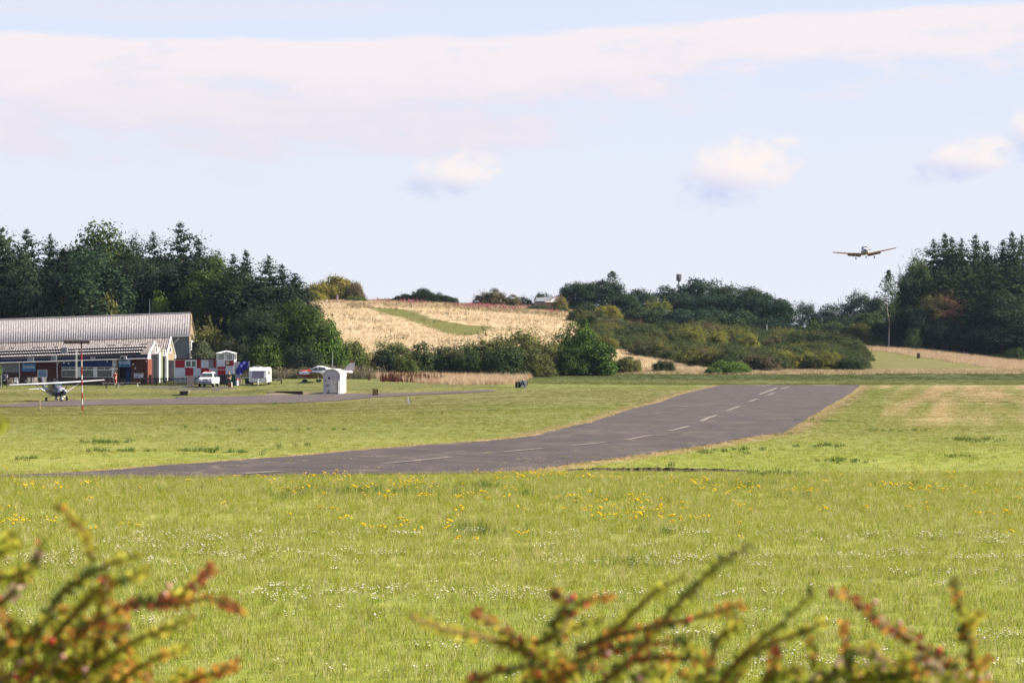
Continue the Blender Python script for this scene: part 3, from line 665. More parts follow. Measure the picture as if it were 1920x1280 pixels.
scatter('field_grass', gp, [blades(6, 22, .10, .2, .012, .7, MTI), blades(7, 22, .09, .2, .012, .7, MTI), blades(8, 16, .11, .2, .010, .6, MG2), blades(9, 9, .14, .2, .008, .5, MS3), blades(6, 22, .10, .2, .012, .7, MTI)], RNG.uniform(.5, 1.1, len(gp)), 'shorter mown grass on both sides of the runway', cols=ground_color(gp[:, 0], gp[:, 1]) * 1.3)
gp = field_points(185, 342, 2.6, wfac=.205, prob=lambda x, y: ~inpoly(x, y, TAXPOLY) * np.clip(.25 + 1.3 * _vn(x, y, 6, 35), .1, 1) * np.clip((345 - y) / 60, .3, 1))
scatter('far_field_grass', gp, [blades(51, 26, .10, .45, .03, .7, MTI), blades(52, 26, .08, .45, .03, .7, MTI), blades(53, 22, .11, .4, .025, .6, MTI)], RNG.uniform(.35, 1.0, len(gp)), 'short rough grass of the far field and by the taxiway', cols=ground_color(gp[:, 0], gp[:, 1]) * 1.15)
gp = field_points(346, 404, 2.0, wfac=.205, prob=lambda x, y: (ipx(x, y)[0] > 985) * np.clip(.2 + 1.3 * _vn(x, y, 7, 36), .1, 1))
scatter('cross_strip_grass', gp, [blades(54, 24, .16, .45, .035, .7, MTI), blades(55, 24, .12, .45, .035, .7, MTI)], RNG.uniform(.35, 1.1, len(gp)), 'darker green grass beyond the end of the runway', cols=ground_color(gp[:, 0], gp[:, 1]) * 1.2)
# darker rush tufts
rp = []
for px, py, n, sx, sy in ((905, 1000, 26, .35, .5), (740, 925, 60, 1.3, 1.2), (890, 915, 40, .5, .5), (640, 925, 40, 1.2, 1), (1395, 912, 26, .5, .6), (1180, 1060, 16, .35, .5), (1230, 1000, 8, .2, .3), (1130, 940, 14, .6, .8), (860, 990, 14, .3, .4), (560, 930, 20, .9, 1), (1460, 930, 14, .8, .8), (300, 920, 12, 1, 1), (1700, 915, 20, 1.2, 1), (1000, 930, 14, .5, .5)):
    c0 = G(px, py)
    for _ in range(n): x, y = c0.x + random.gauss(0, sx), c0.y + random.gauss(0, sy); rp.append((x, y, hz(x, y)))
scatter('rushes', np.array(rp), [blades(10, 20, .36, .10, .007, .35, MG3), blades(11, 16, .30, .10, .007, .45, MG3)], RNG.uniform(.5, 1.0, len(rp)), 'darker tufts of rushes standing up out of the near grass', 'rushes')
# dark low weeds dotted over the middle field
wp = []
for px, py, n in ((197, 829, 30), (222, 846, 26), (385, 846, 20), (430, 848, 16), (60, 860, 8), (393, 801, 8), (527, 757.5, 26), (500, 807, 10), (620, 805, 8), (1460, 815, 5), (1560, 836, 18), (1685, 808, 14), (1590, 865, 14), (1830, 826, 24), (1800, 856, 10), (1400, 843, 10), (1350, 848, 12), (1240, 880, 10), (1545, 790, 14), (930, 770, 6), (820, 775, 6), (560, 836, 6), (1460, 890, 30)):
    c0 = G(px, py)
    for _ in range(n): x, y = c0.x + random.gauss(0, .010 * c0.y * .6), c0.y + random.gauss(0, .010 * c0.y); wp.append((x, y, hz(x, y)))
scatter('dark_weeds', np.array(wp), [blades(12, 16, .20, .14, .03, .7, MG3), blades(13, 16, .16, .16, .03, .9, MG3)], RNG.uniform(.5, 1.1, len(wp)), 'darker weed clumps dotted over the mown field', 'weeds')
# straw fringe along the asphalt
fp = []
for edge, s in ((L2, -1), (R2[2:], 1)):
    for (x1, y1), (x2, y2) in zip(edge[:-1], edge[1:]):
        L = math.hypot(x2 - x1, y2 - y1); n = int(L * 9)
        for _ in range(n):
            t = random.random(); w_ = abs(random.gauss(0, .28)) * s; x, y = x1 + (x2 - x1) * t + w_, y1 + (y2 - y1) * t - w_ * .3
            if y > 78.5: fp.append((x, y, hz(x, y)))
for (x1, y1), (x2, y2) in zip(TU[:-1], TU[1:]):
    for _ in range(int(math.hypot(x2 - x1, y2 - y1) * 5)): t = random.random(); x, y = x1 + (x2 - x1) * t, y1 + (y2 - y1) * t + random.random() * .5; fp.append((x, y, hz(x, y)))
scatter('verge_straw', np.array(fp), [blades(14, 12, .12, .14, .011, .8, MS), blades(15, 12, .09, .14, .011, .9, MS2), blades(16, 12, .13, .12, .01, .6, MG2)], RNG.uniform(.4, 1.1, len(fp)), 'straw coloured grass fringe along the asphalt edges')
# weeds growing through the asphalt
ap = []
for px, py, n in ((1003, 862, 14), (1070, 858, 10), (1010, 868, 8), (520, 868, 8), (560, 865, 8), (640, 862, 8), (880, 849, 6), (1460, 785, 10), (1450, 790, 8), (1170, 843, 6), (1285, 831, 6), (770, 868, 5), (430, 876, 8), (960, 880, 8), (1285, 812, 4), (700, 878, 10), (300, 884, 6)):
    c0 = G(px, py)
    for _ in range(n): x, y = c0.x + random.gauss(0, .4), c0.y + random.gauss(0, .5); ap.append((x, y, hz(x, y) + .03))
scatter('asphalt_weeds', np.array(ap), [blades(17, 9, .08, .10, .012, .8, MG2), blades(18, 9, .06, .10, .012, .8, MS)], RNG.uniform(.4, 1.2, len(ap)), 'small weeds growing through cracks in the runway', 'weeds')
def flower(nheads, colr, h, hr, rad, seed, stem=True, m=None, flatness=.5):
    r = np.random.default_rng(seed); mb = MB(); mh = m or flat('petal', colr)
    for _ in range(nheads):
        a = r.uniform(0, 6.28); q = rad * r.random(); H = h * r.uniform(.6, 1.1); x, y = q * math.cos(a), q * math.sin(a)
        if stem: mb.cur = 1; mb.add([(x * .6 - .0015, y * .6, 0), (x * .6 + .0015, y * .6, 0), (x + .0015, y, H), (x - .0015, y, H)], [(0, 1, 2, 3)])
        mb.cur = 0; n = 6; e = hr * r.uniform(.7, 1.2)
        vs = [(x, y, H + e * flatness)] + [(x + e * math.cos(6.283 * k / n), y + e * math.sin(6.283 * k / n), H + r.uniform(-.2, .2) * e) for k in range(n)] + [(x, y, H - e * flatness)]
        mb.add(vs, [(0, 1 + k, 1 + (k + 1) % n) for k in range(n)] + [(7, 1 + (k + 1) % n, 1 + k) for k in range(n)])
    me = bpy.data.meshes.new('flowers'); me.from_pydata(mb.v, [], mb.f); me.materials.append(mh); me.materials.append(MG3); me.polygons.foreach_set('material_index', mb.mi)
    a = me.attributes.new('var', 'FLOAT', 'FACE'); a.data.foreach_set('value', r.random(len(me.polygons)).astype(np.float32)); return me
MY = flat('yellow_petal', (.62, .40, .015)); MW = flat('white_clover', (.62, .56, .46)); MPB = flat('brown_clover', (.30, .18, .12))
yp = field_points(50, 80, 2.2, prob=lambda x, y: np.clip((_vn(x, y, 2.6, 41) * .6 + _vn(x, y, .9, 42) * .4 - .50) * 4, 0.02, 1) * np.clip((18 - x * .5) / 16, .5, 1))
scatter('yellow_flowers', yp, [flower(4, 0, .22, .028, .16, 1, m=MY), flower(3, 0, .26, .026, .2, 2, m=MY), flower(6, 0, .19, .022, .25, 3, m=MY)], RNG.uniform(.7, 1.15, len(yp)), 'yellow flowers scattered through the near grass', 'wildflowers')
cp = field_points(29, 54, 11, prob=lambda x, y: np.clip((_vn(x * .5, y, 1.5, 51) * .55 + _vn(x, y, .6, 52) * .45 - .555) * 8, 0.01, 1))
scatter('clover_flowers', cp, [flower(5, 0, .13, .015, .12, 4, m=MW), flower(4, 0, .14, .014, .16, 5, m=MW), flower(7, 0, .12, .014, .15, 6, m=MW), flower(5, 0, .12, .012, .12, 7, m=MPB)], RNG.uniform(.7, 1.1, len(cp)), 'white clover heads in loose drifts close to the camera', 'wildflowers')

# straw and tall weeds on the hillside and by the field edge
def pxpoints(poly, d0, d1, n, prob=None):
    """ground points whose place falls inside a region of the hillside"""
    xs = [p[0] for p in poly]; out = []
    Y = RNG.uniform(d0, d1, n * 4); X = (RNG.uniform(min(xs), max(xs), n * 4) - CX) * Y / F
    px, py = ipx(X, Y); k = inpoly(px, py, poly)
    if prob is not None: k &= RNG.random(len(X)) < prob(X, Y)
    X, Y = X[k][:n], Y[k][:n]; return np.stack([X, Y, hgt(X, Y) - .02], 1)
straw = [blades(20, 12, .55, .35, .035, .35, MS), blades(21, 12, .5, .35, .035, .4, MS2), blades(22, 12, .62, .35, .03, .3, MS), blades(23, 10, .45, .35, .035, .4, MS)]
hp = pxpoints(HILL, 408, 640, 34000); ppx, ppy = ipx(hp[:, 0], hp[:, 1]); hp = hp[~inpoly(ppx + RNG.normal(0, 5, len(ppx)), ppy + RNG.normal(0, 1.0, len(ppx)), PATH)]
scatter('hillside_straw', hp, straw, RNG.uniform(.5, 1.2, len(hp)), 'pale dry grass covering the hillside')
hb = pxpoints([(575, 566), (690, 568), (700, 578), (640, 580), (590, 574)], 520, 640, 1500, lambda x, y: np.clip(_vn(x, y, 4, 63) * 2 - .6, 0, 1) * np.clip((620 - y) / 60, 0, 1)); hb2 = pxpoints(HILL, 450, 640, 2600, lambda x, y: np.clip((_vn(x, y, 5, 61) - .62) * 6, 0, 1))
hb3 = pxpoints([(690, 556), (1060, 570), (1090, 604), (1000, 590), (850, 581), (690, 574)], 540, 670, 6500, lambda x, y: np.clip(_vn(x, y, 6, 65) * 2.2 - .35, .15, 1)); hb = np.concatenate([hb, hb2, hb3])
scatter('brown_weeds', hb, [blades(24, 9, 1.0, .35, .06, .3, leafmat('brown_weed', .2, .4, (.17, .125, .06))), blades(25, 9, .9, .35, .06, .3, MS2), blades(26, 9, .8, .35, .06, .4, leafmat('olive_weed', .2, .4, (.075, .088, .030)))], RNG.uniform(.4, 1.0, len(hb)), 'brown weeds rising out of the dry hillside grass', 'weeds')
tp_ = pxpoints(TALL2, 336, 420, 15000)
scatter('tall_dry_grass', tp_, [blades(27, 12, .95, .3, .028, .3, MS2), blades(28, 12, .8, .3, .03, .35, leafmat('red_grass', .35, .35, (.30, .185, .11))), blades(29, 10, 1.0, .3, .025, .3, MS), blades(30, 10, .7, .3, .03, .35, MS2)], RNG.uniform(.6, 1.15, len(tp_)), 'tall reddish dry grass in front of the dark bushes')
ed = []
for _ in range(15000):
    px = random.uniform(1000, 2020); D = random.uniform(404, 424) if px > 1640 else random.uniform(400, 424); X = (px - CX) * D / F; ed.append((X, D, hz(X, D)))
scatter('field_edge_grass', np.array(ed), [blades(31, 10, .55, .4, .04, .35, MS2), blades(32, 10, .5, .4, .04, .35, MS), blades(33, 10, .5, .4, .04, .35, leafmat('edge_olive', .3, .4, (.16, .14, .05)))], RNG.uniform(.35, 1.1, len(ed)), 'fringe of dry grass along the far edge of the field')
rc = pxpoints([(1570, 646), (1640, 643), (1760, 652), (1940, 674), (2020, 678), (2020, 700), (1930, 697), (1860, 690), (1740, 672), (1660, 659), (1600, 657)], 430, 512, 15000)
scatter('crest_straw', rc, [blades(34, 12, .85, .4, .04, .35, MS), blades(35, 12, .7, .4, .04, .35, MS2), blades(36, 10, .8, .4, .04, .4, leafmat('pink_straw', .3, .3, (.36, .25, .17)))], RNG.uniform(.4, 1.1, len(rc)), 'straw grass along the crest below the right hand wood')
th = []
for _ in range(4200):
    px = random.triangular(425, 725, 560); D = random.uniform(360, 386); X = (px - CX) * D / F; th.append((X, D, hz(X, D)))
scatter('thistle_thicket', np.array(th), [blades(37, 12, 1.9, .35, .05, .25, MTH), blades(38, 10, 2.1, .35, .045, .25, MTH, tip=.06), blades(39, 5, 1.9, .5, .03, .3, MTS, tip=.07), blades(40, 8, 1.7, .4, .05, .3, leafmat('thistle_green', .2, .4, (.09, .095, .04)))], RNG.uniform(.35, 1.0, len(th)) * (.65 + .5 * _vn(np.array(th)[:, 0], np.array(th)[:, 1], 3.5, 71)), 'grey brown thistle thicket with pale down behind the caravan', 'weeds')
dk = []
for _ in range(230):
    px = random.choice([random.gauss(752, 30), random.gauss(738, 12), random.gauss(795, 24)]); D = random.uniform(348, 364); X = (px - CX) * D / F; dk.append((X, D, hz(X, D)))
scatter('dock_stalks', np.array(dk), [blades(41, 6, 1.35, .14, .10, .12, MD), blades(42, 5, 1.2, .14, .11, .15, MD)], RNG.uniform(.55, 1.05, len(dk)), 'dark red dock stalks standing in the tall dry grass', 'weeds')
pk = []
for px, D, n, s in ((775, 590, 90, 20), (905, 575, 130, 32), (945, 570, 50, 18), (870, 580, 70, 22), (1042, 570, 50, 12), (715, 600, 30, 14), (985, 590, 30, 20)):
    for _ in range(n): q = random.gauss(px, s * .75); d = D + random.gauss(0, 7); X = (q - CX) * d / F; pk.append((X, d, hz(X, d)))
scatter('pink_willowherb', np.array(pk), [blades(43, 8, 1.5, .3, .09, .15, MPK), blades(44, 7, 1.3, .3, .08, .15, leafmat('dusky_pink', .25, .4, (.21, .11, .095)))], RNG.uniform(.5, 1.0, len(pk)), 'pink willowherb along the top of the dry hillside', 'wildflowers')

# ------------------------------------------------------------------ trees and bushes
DK = (.027, .037, .024); DK2 = (.034, .046, .026); MID = (.054, .074, .024); GRN = (.062, .092, .022); OLV = (.105, .105, .036); YEL = (.170, .150, .032); GRY = (.085, .095, .055); BRN = (.105, .080, .045)
def T(*a, **k): return tree(*a, **k)
LW = 'trees of the left wood'
for a in [
 ('dark_tree', 'broad', 0, -12, 430, 402, 150, DK2, 'dark tree cut by the left edge of the photo, tallest there'),
 ('conifer_tree', 'conifer', 1, 50, 429, 412, 105, DK, 'spiky dark conifer next to the left edge of the wood'),
 ('conifer_tree', 'conifer', 3, 94, 440, 412, 80, DK, 'thin topped conifer left of the big round crowned tree'),
 ('broadleaf_tree', 'broad', 2, 188, 421, 414, 135, MID, 'big round crowned tree, broadest top on the left wood skyline'),
 ('broadleaf_tree', 'broad', 3, 238, 436, 416, 75, DK2, 'dark shoulder tree at the right of the big round crown'),
 ('conifer_tree', 'conifer', 3, 286, 436, 412, 84, DK, 'dark conifer with slim top left of the tallest spruce'),
 ('conifer_tree', 'conifer', 1, 338, 417, 408, 125, DK, 'tallest broad tiered spruce in the middle of the left wood'),
 ('conifer_tree', 'conifer', 2, 372, 448, 410, 95, DK, 'dark spruce just right of the tallest one'),
 ('broadleaf_tree', 'broad', 0, 402, 473, 409, 88, MID, 'paler leafy tree between two spruces on the skyline'),
 ('conifer_tree', 'conifer', 0, 437, 476, 406, 85, DK2, 'small conifer top left of the sharp spire'),
 ('conifer_tree', 'conifer', 2, 461, 469, 404, 72, DK, 'sharp spired conifer right of the wood middle'),
 ('conifer_tree', 'conifer', 3, 503, 480, 400, 98, DK2, 'open branched conifer above the red and white tower'),
 ('conifer_tree', 'conifer', 1, 529, 496, 398, 100, DK, 'leaning looking conifer near the right end of the wood'),
 ('conifer_tree', 'conifer', 0, 553, 512, 395, 105, DK, 'last dark conifer at the right end of the left wood'),
 ('conifer_tree', 'conifer', 0, 10, 470, 398, 150, DK, 'broad dark conifer in the front row at the left edge'),
 ('broadleaf_tree', 'broad', 1, 62, 498, 392, 120, DK2, 'dark leafy tree above the left part of the hangar roof'),
 ('conifer_tree', 'conifer', 2, 118, 468, 398, 150, DK, 'dark conifer in the second row below the round crown'),
 ('broadleaf_tree', 'broad', 2, 168, 478, 392, 160, (.034, .056, .030), 'wide blue green tree in front of the round crown'),
 ('conifer_tree', 'conifer', 0, 228, 490, 394, 140, DK, 'dark conifer over the middle of the hangar roof'),
 ('broadleaf_tree', 'broad', 3, 268, 474, 400, 100, DK2, 'dark leafy tree left below the tallest spruce'),
 ('broadleaf_tree', 'broad', 0, 305, 500, 396, 120, DK, 'black green tree straight above the roof aerial'),
 ('conifer_tree', 'conifer', 0, 350, 482, 394, 150, DK, 'broad skirted conifer behind the hangar gable'),
 ('broadleaf_tree', 'broad', 1, 402, 500, 390, 130, MID, 'leafy green tree right behind the hangar end'),
 ('broadleaf_tree', 'broad', 2, 447, 506, 388, 130, DK2, 'round dark tree above the checkered hut'),
 ('conifer_tree', 'conifer', 1, 490, 520, 386, 140, DK2, 'dark tiered conifer above the blue sheet'),
 ('broadleaf_tree', 'broad', 0, 540, 530, 384, 120, DK, 'dark round tree above the caravan'),
 ('broadleaf_tree', 'broad', 1, 516, 560, 380, 110, DK2, 'lower dark tree among the fronts near the wood end'),
]: T(*a, group=LW)
for a in [
 ('bush', 'bush', 0, 70, 545, 388, 90, DK2, 'dark undergrowth bush above the left of the hangar ridge'),
 ('bush', 'bush', 1, 150, 553, 388, 100, OLV, 'olive bush just above the hangar ridge'),
 ('bush', 'bush', 2, 205, 560, 388, 80, OLV, 'second olive bush along the hangar ridge'),
 ('bush', 'bush', 0, 304, 555, 388, 62, (.085, .120, .028), 'bright green bush beside the roof aerial'),
 ('broadleaf_tree', 'broad', 3, 480, 575, 372, 100, DK2, 'dark low tree behind the blue sheet'),
 ('broadleaf_tree', 'broad', 2, 562, 565, 376, 120, MID, 'green leafy tree above the parked red and white plane'),
 ('bush', 'bush', 1, 404, 600, 372, 112, OLV, 'rounded olive bush behind the hangar gable end'),
 ('bush', 'bush', 3, 446, 622, 370, 76, GRY, 'grey green bush behind the glazed tower cab'),
 ('bush', 'bush', 0, 497, 628, 370, 84, GRN, 'green bush behind the caravan roof'),
 ('bush', 'bush', 2, 543, 606, 374, 96, (.048, .075, .022), 'dark leafy bush left of the radio aerial'),
 ('bush', 'bush', 0, 600, 596, 376, 96, (.058, .098, .020), 'fresh green bush against the dry hillside'),
 ('bush', 'bush', 1, 570, 640, 370, 84, DK2, 'dark bush above the parked plane cockpit'),
 ('bush', 'bush', 2, 628, 622, 380, 72, (.070, .095, .028), 'mid green bush over the parked plane tail'),
 ('bush', 'bush', 0, 656, 638, 382, 70, (.080, .100, .030), 'small light green bush right of the plane tail'),
 ('bush', 'bush', 3, 686, 650, 384, 70, OLV, 'low olive bush left of the dark bush row'),
 ('bush', 'bush', 2, 385, 640, 364, 60, GRY, 'grey green shrub beside the hangar door'),
 ('bush', 'bush', 3, 743, 627, 390, 92, (.088, .104, .034), 'leftmost tall bush in the row before the hillside'),
 ('bush', 'bush', 0, 722, 655, 384, 62, DK2, 'dark squat bush at the left foot of the bush row'),
 ('bush', 'bush', 1, 762, 660, 381, 50, (.085, .100, .030), 'light olive shrub low in front of the bush row'),
 ('bush', 'bush', 2, 795, 643, 385, 74, (.062, .078, .030), 'dark bush left of the middle of the bush row'),
 ('bush', 'bush', 1, 846, 638, 386, 92, (.050, .066, .026), 'blackish green bush in the middle of the bush row'),
 ('bush', 'bush', 3, 900, 622, 394, 100, (.086, .098, .032), 'olive bush at the left shoulder of the largest one'),
 ('bush', 'bush', 1, 958, 611, 396, 150, (.112, .116, .036), 'largest rounded olive bush of the row'),
 ('bush', 'bush', 3, 1012, 622, 393, 104, (.118, .112, .036), 'olive bush with yellowish right flank'),
 ('bush', 'bush', 0, 948, 648, 383, 96, (.050, .068, .028), 'dark bush low in front of the largest olive one'),
 ('bush', 'bush', 2, 1000, 652, 385, 80, (.085, .094, .034), 'mid olive bush in front right of the largest one'),
 ('bush', 'bush', 2, 882, 655, 383, 70, (.044, .060, .022), 'small dark bush before the middle of the row'),
 ('bush', 'bush', 0, 1078, 604, 398, 92, (.060, .095, .022), 'leafy deep green bush standing tall right of the row'),
 ('bush', 'bush', 2, 1112, 622, 394, 96, (.048, .078, .020), 'right half of the tall deep green bush pair'),
 ('bush', 'bush', 1, 1066, 640, 392, 70, (.044, .070, .020), 'dark green bush below the tall leafy one'),
 ('bush', 'bush', 3, 1172, 668, 404, 56, (.100, .098, .035), 'low olive scrub at the start of the straw slope'),
 ('bush', 'bush', 1, 1244, 673, 408, 44, (.050, .062, .024), 'single small dark bush on the straw slope'),
 ('bush', 'bush', 0, 1370, 676, 404, 70, (.085, .130, .030), 'low bright green bush right of the straw slope'),
 ('bush', 'bush', 2, 1338, 688, 402, 30, (.08, .12, .03), 'smallest bright green shrub at the slope foot'),
 ('bush', 'bush', 1, 600, 528, 600, 70, YEL, 'yellow green bush at the left end of the hilltop'),
 ('bush', 'bush', 3, 640, 518, 604, 78, (.150, .128, .036), 'highest yellow green bush on the hilltop'),
 ('bush', 'bush', 0, 664, 530, 598, 40, BRN, 'brownish bush on the right of the yellow hilltop bushes'),
 ('bush', 'bush', 2, 668, 555, 590, 40, (.065, .090, .026), 'small green bush at the foot of the hilltop bushes'),
 ('bush', 'bush', 2, 585, 545, 590, 44, YEL, 'yellowish shrub touching the dark left wood'),
 ('bush', 'bush', 1, 1235, 557, 585, 62, (.125, .135, .036), 'pale green round bush among the dark hilltop trees'),
 ('bush', 'bush', 3, 1140, 573, 575, 56, (.170, .150, .036), 'yellow bush below the dark trees on the ridge'),
 ('bush', 'bush', 0, 1050, 556, 600, 30, (.160, .135, .045), 'yellow brown shrub in front of the house roof'),
 ('bush', 'bush', 1, 1085, 582, 575, 50, (.105, .110, .035), 'olive shrub right of the pink flowers on the ridge'),
 ('bush', 'bush', 0, 1079, 560, 604, 34, (.05, .065, .03), 'dark shrub filling the gap between house and ridge trees'),
 ('bush', 'bush', 2, 1040, 574, 575, 46, (.044, .062, .026), 'dark shrub below the house'),
 ('bush', 'bush', 0, 1010, 572, 575, 44, (.055, .068, .028), 'dark shrub left below the house'),
 ('bush', 'bush', 1, 1100, 565, 590, 40, (.040, .055, .024), 'dark shrub at the foot of the ridge trees'),
 ('bush', 'bush', 3, 1560, 622, 540, 50, (.13, .13, .04), 'yellow green shrub in front of the stone wall'),
 ('bush', 'bush', 0, 1640, 640, 508, 60, (.09, .11, .03), 'low round green bush on the crest left of the birch'),
 ('bush', 'bush', 2, 1677, 618, 516, 40, (.04, .055, .028), 'dark shrub in the shade right behind the birch trunk'),
 ('bush', 'bush', 0, 1690, 632, 507, 40, (.045, .06, .028), 'dark shrub between birch trunk and pale upright bush'),
 ('bush', 'bush', 1, 1712, 606, 504, 34, (.09, .12, .05), 'upright pale green bush at the foot of the right wood'),
 ('bush', 'bush', 2, 1870, 662, 500, 30, (.085, .115, .03), 'small bright shrub under the right wood'),
 ('bush', 'bush', 0, 1902, 650, 500, 46, (.07, .105, .03), 'green shrub near the right edge under the wood'),
]: T(*a, group='bushes round the field')
for px, yt, wd, lab in ((795, 541, 46, 'dark hilltop bush with bare twigs sticking out, middle of its clump'), (765, 551, 44, 'small dark bush left of the twiggy hilltop bush'), (748, 555, 30, 'lowest dark bush at the left end of the hilltop clump'), (817, 547, 42, 'dark bush with twigs right of the clump middle'), (840, 554, 40, 'dark bush right end of the twiggy hilltop clump'), (905, 544, 40, 'thin brownish hilltop bush with open twiggy crown'), (930, 541, 44, 'highest brown twiggy shrub left of the house'), (958, 552, 36, 'twiggy brown shrub right of the open one on the hilltop'), (985, 553, 34, 'little dark tree left of the house roof'), (1020, 549, 44, 'flat topped dark tree behind the house roof'), (725, 560, 34, 'tiny bare shrub between the yellow and dark hilltop bushes')):
    tw_ = px in (795, 905, 930, 958, 725, 817)
    T('hilltop_bush', 'bush', px, px, yt, 606 if px < 980 else 660, wd, (.036, .046, .026) if px not in (905, 930, 958, 725) else (.115, .10, .055), lab, group='bushes round the field', twig=tw_)
RG = 'trees on the ridge'
RT = (.032, .050, .030)
for a in [
 ('broadleaf_tree', 'broad', 2, 1085, 528, 606, 74, RT, 'dark round tree right of the house'),
 ('broadleaf_tree', 'broad', 0, 1132, 526, 608, 90, RT, 'broad dark tree in front of the thin poplar top'),
 ('poplar_tree', 'column', 0, 1148, 508, 622, 40, (.045, .065, .035), 'slim open topped tree rising above the ridge left part'),
 ('broadleaf_tree', 'broad', 1, 1198, 541, 616, 66, RT, 'small dark tree in the gap of the ridge'),
 ('broadleaf_tree', 'broad', 3, 1170, 552, 600, 60, (.038, .058, .030), 'dark tree between the two highest ridge groups'),
 ('broadleaf_tree', 'broad', 2, 1252, 536, 640, 62, (.026, .042, .028), 'dark flat tree left of the phone mast'),
 ('broadleaf_tree', 'broad', 3, 1310, 522, 625, 90, (.036, .052, .034), 'loose crowned tree right of the phone mast'),
 ('broadleaf_tree', 'broad', 1, 1280, 548, 610, 80, RT, 'dark tree below the phone mast'),
 ('broadleaf_tree', 'broad', 2, 1385, 534, 602, 120, (.040, .056, .028), 'widest tree on the right part of the ridge'),
 ('broadleaf_tree', 'broad', 0, 1345, 552, 596, 100, RT, 'dark tree in front of the widest ridge tree'),
 ('broadleaf_tree', 'broad', 3, 1430, 552, 594, 100, RT, 'dark round tree at the right of the ridge'),
 ('broadleaf_tree', 'broad', 1, 1466, 560, 588, 60, (.034, .055, .028), 'last round tree sloping down the ridge end'),
 ('broadleaf_tree', 'broad', 0, 1215, 575, 580, 84, (.052, .072, .034), 'mid green tree below the pale bush on the ridge'),
 ('broadleaf_tree', 'broad', 2, 1290, 580, 570, 100, RT, 'dark tree low on the ridge slope left'),
 ('broadleaf_tree', 'broad', 0, 1370, 582, 570, 110, (.038, .060, .030), 'dark tree low on the ridge slope right'),
 ('broadleaf_tree', 'broad', 1, 1445, 590, 565, 90, RT, 'dark tree above the yellow scrub'),
 ('broadleaf_tree', 'broad', 3, 1512, 563, 640, 46, (.040, .056, .040), 'loose small tree alone in the dip of the skyline'),
 ('broadleaf_tree', 'broad', 2, 1558, 570, 640, 66, (.038, .054, .036), 'low dark tree in the dip'),
 ('broadleaf_tree', 'broad', 3, 1607, 543, 628, 72, (.034, .052, .034), 'tallest tree between the ridge and the right wood'),
 ('broadleaf_tree', 'broad', 0, 1645, 556, 616, 60, (.034, .050, .032), 'dark tree behind the birch'),
 ('broadleaf_tree', 'broad', 1, 1540, 598, 590, 90, (.058, .085, .030), 'green tree low in the dip left of the wall'),
 ('broadleaf_tree', 'broad', 2, 1590, 592, 600, 80, (.036, .055, .030), 'dark tree above the stone wall'),
 ('broadleaf_tree', 'broad', 0, 1630, 584, 585, 60, (.060, .078, .030), 'round olive green tree left of the birch'),
 ('broadleaf_tree', 'broad', 3, 1607, 602, 550, 46, (.10, .10, .038), 'small open yellowish tree right of the stone wall'),
 ('broadleaf_tree', 'broad', 3, 1655, 600, 530, 50, RT, 'dark shade tree behind the birch trunk'),
]: T(*a, group=RG)
RWG = 'trees of the right wood'
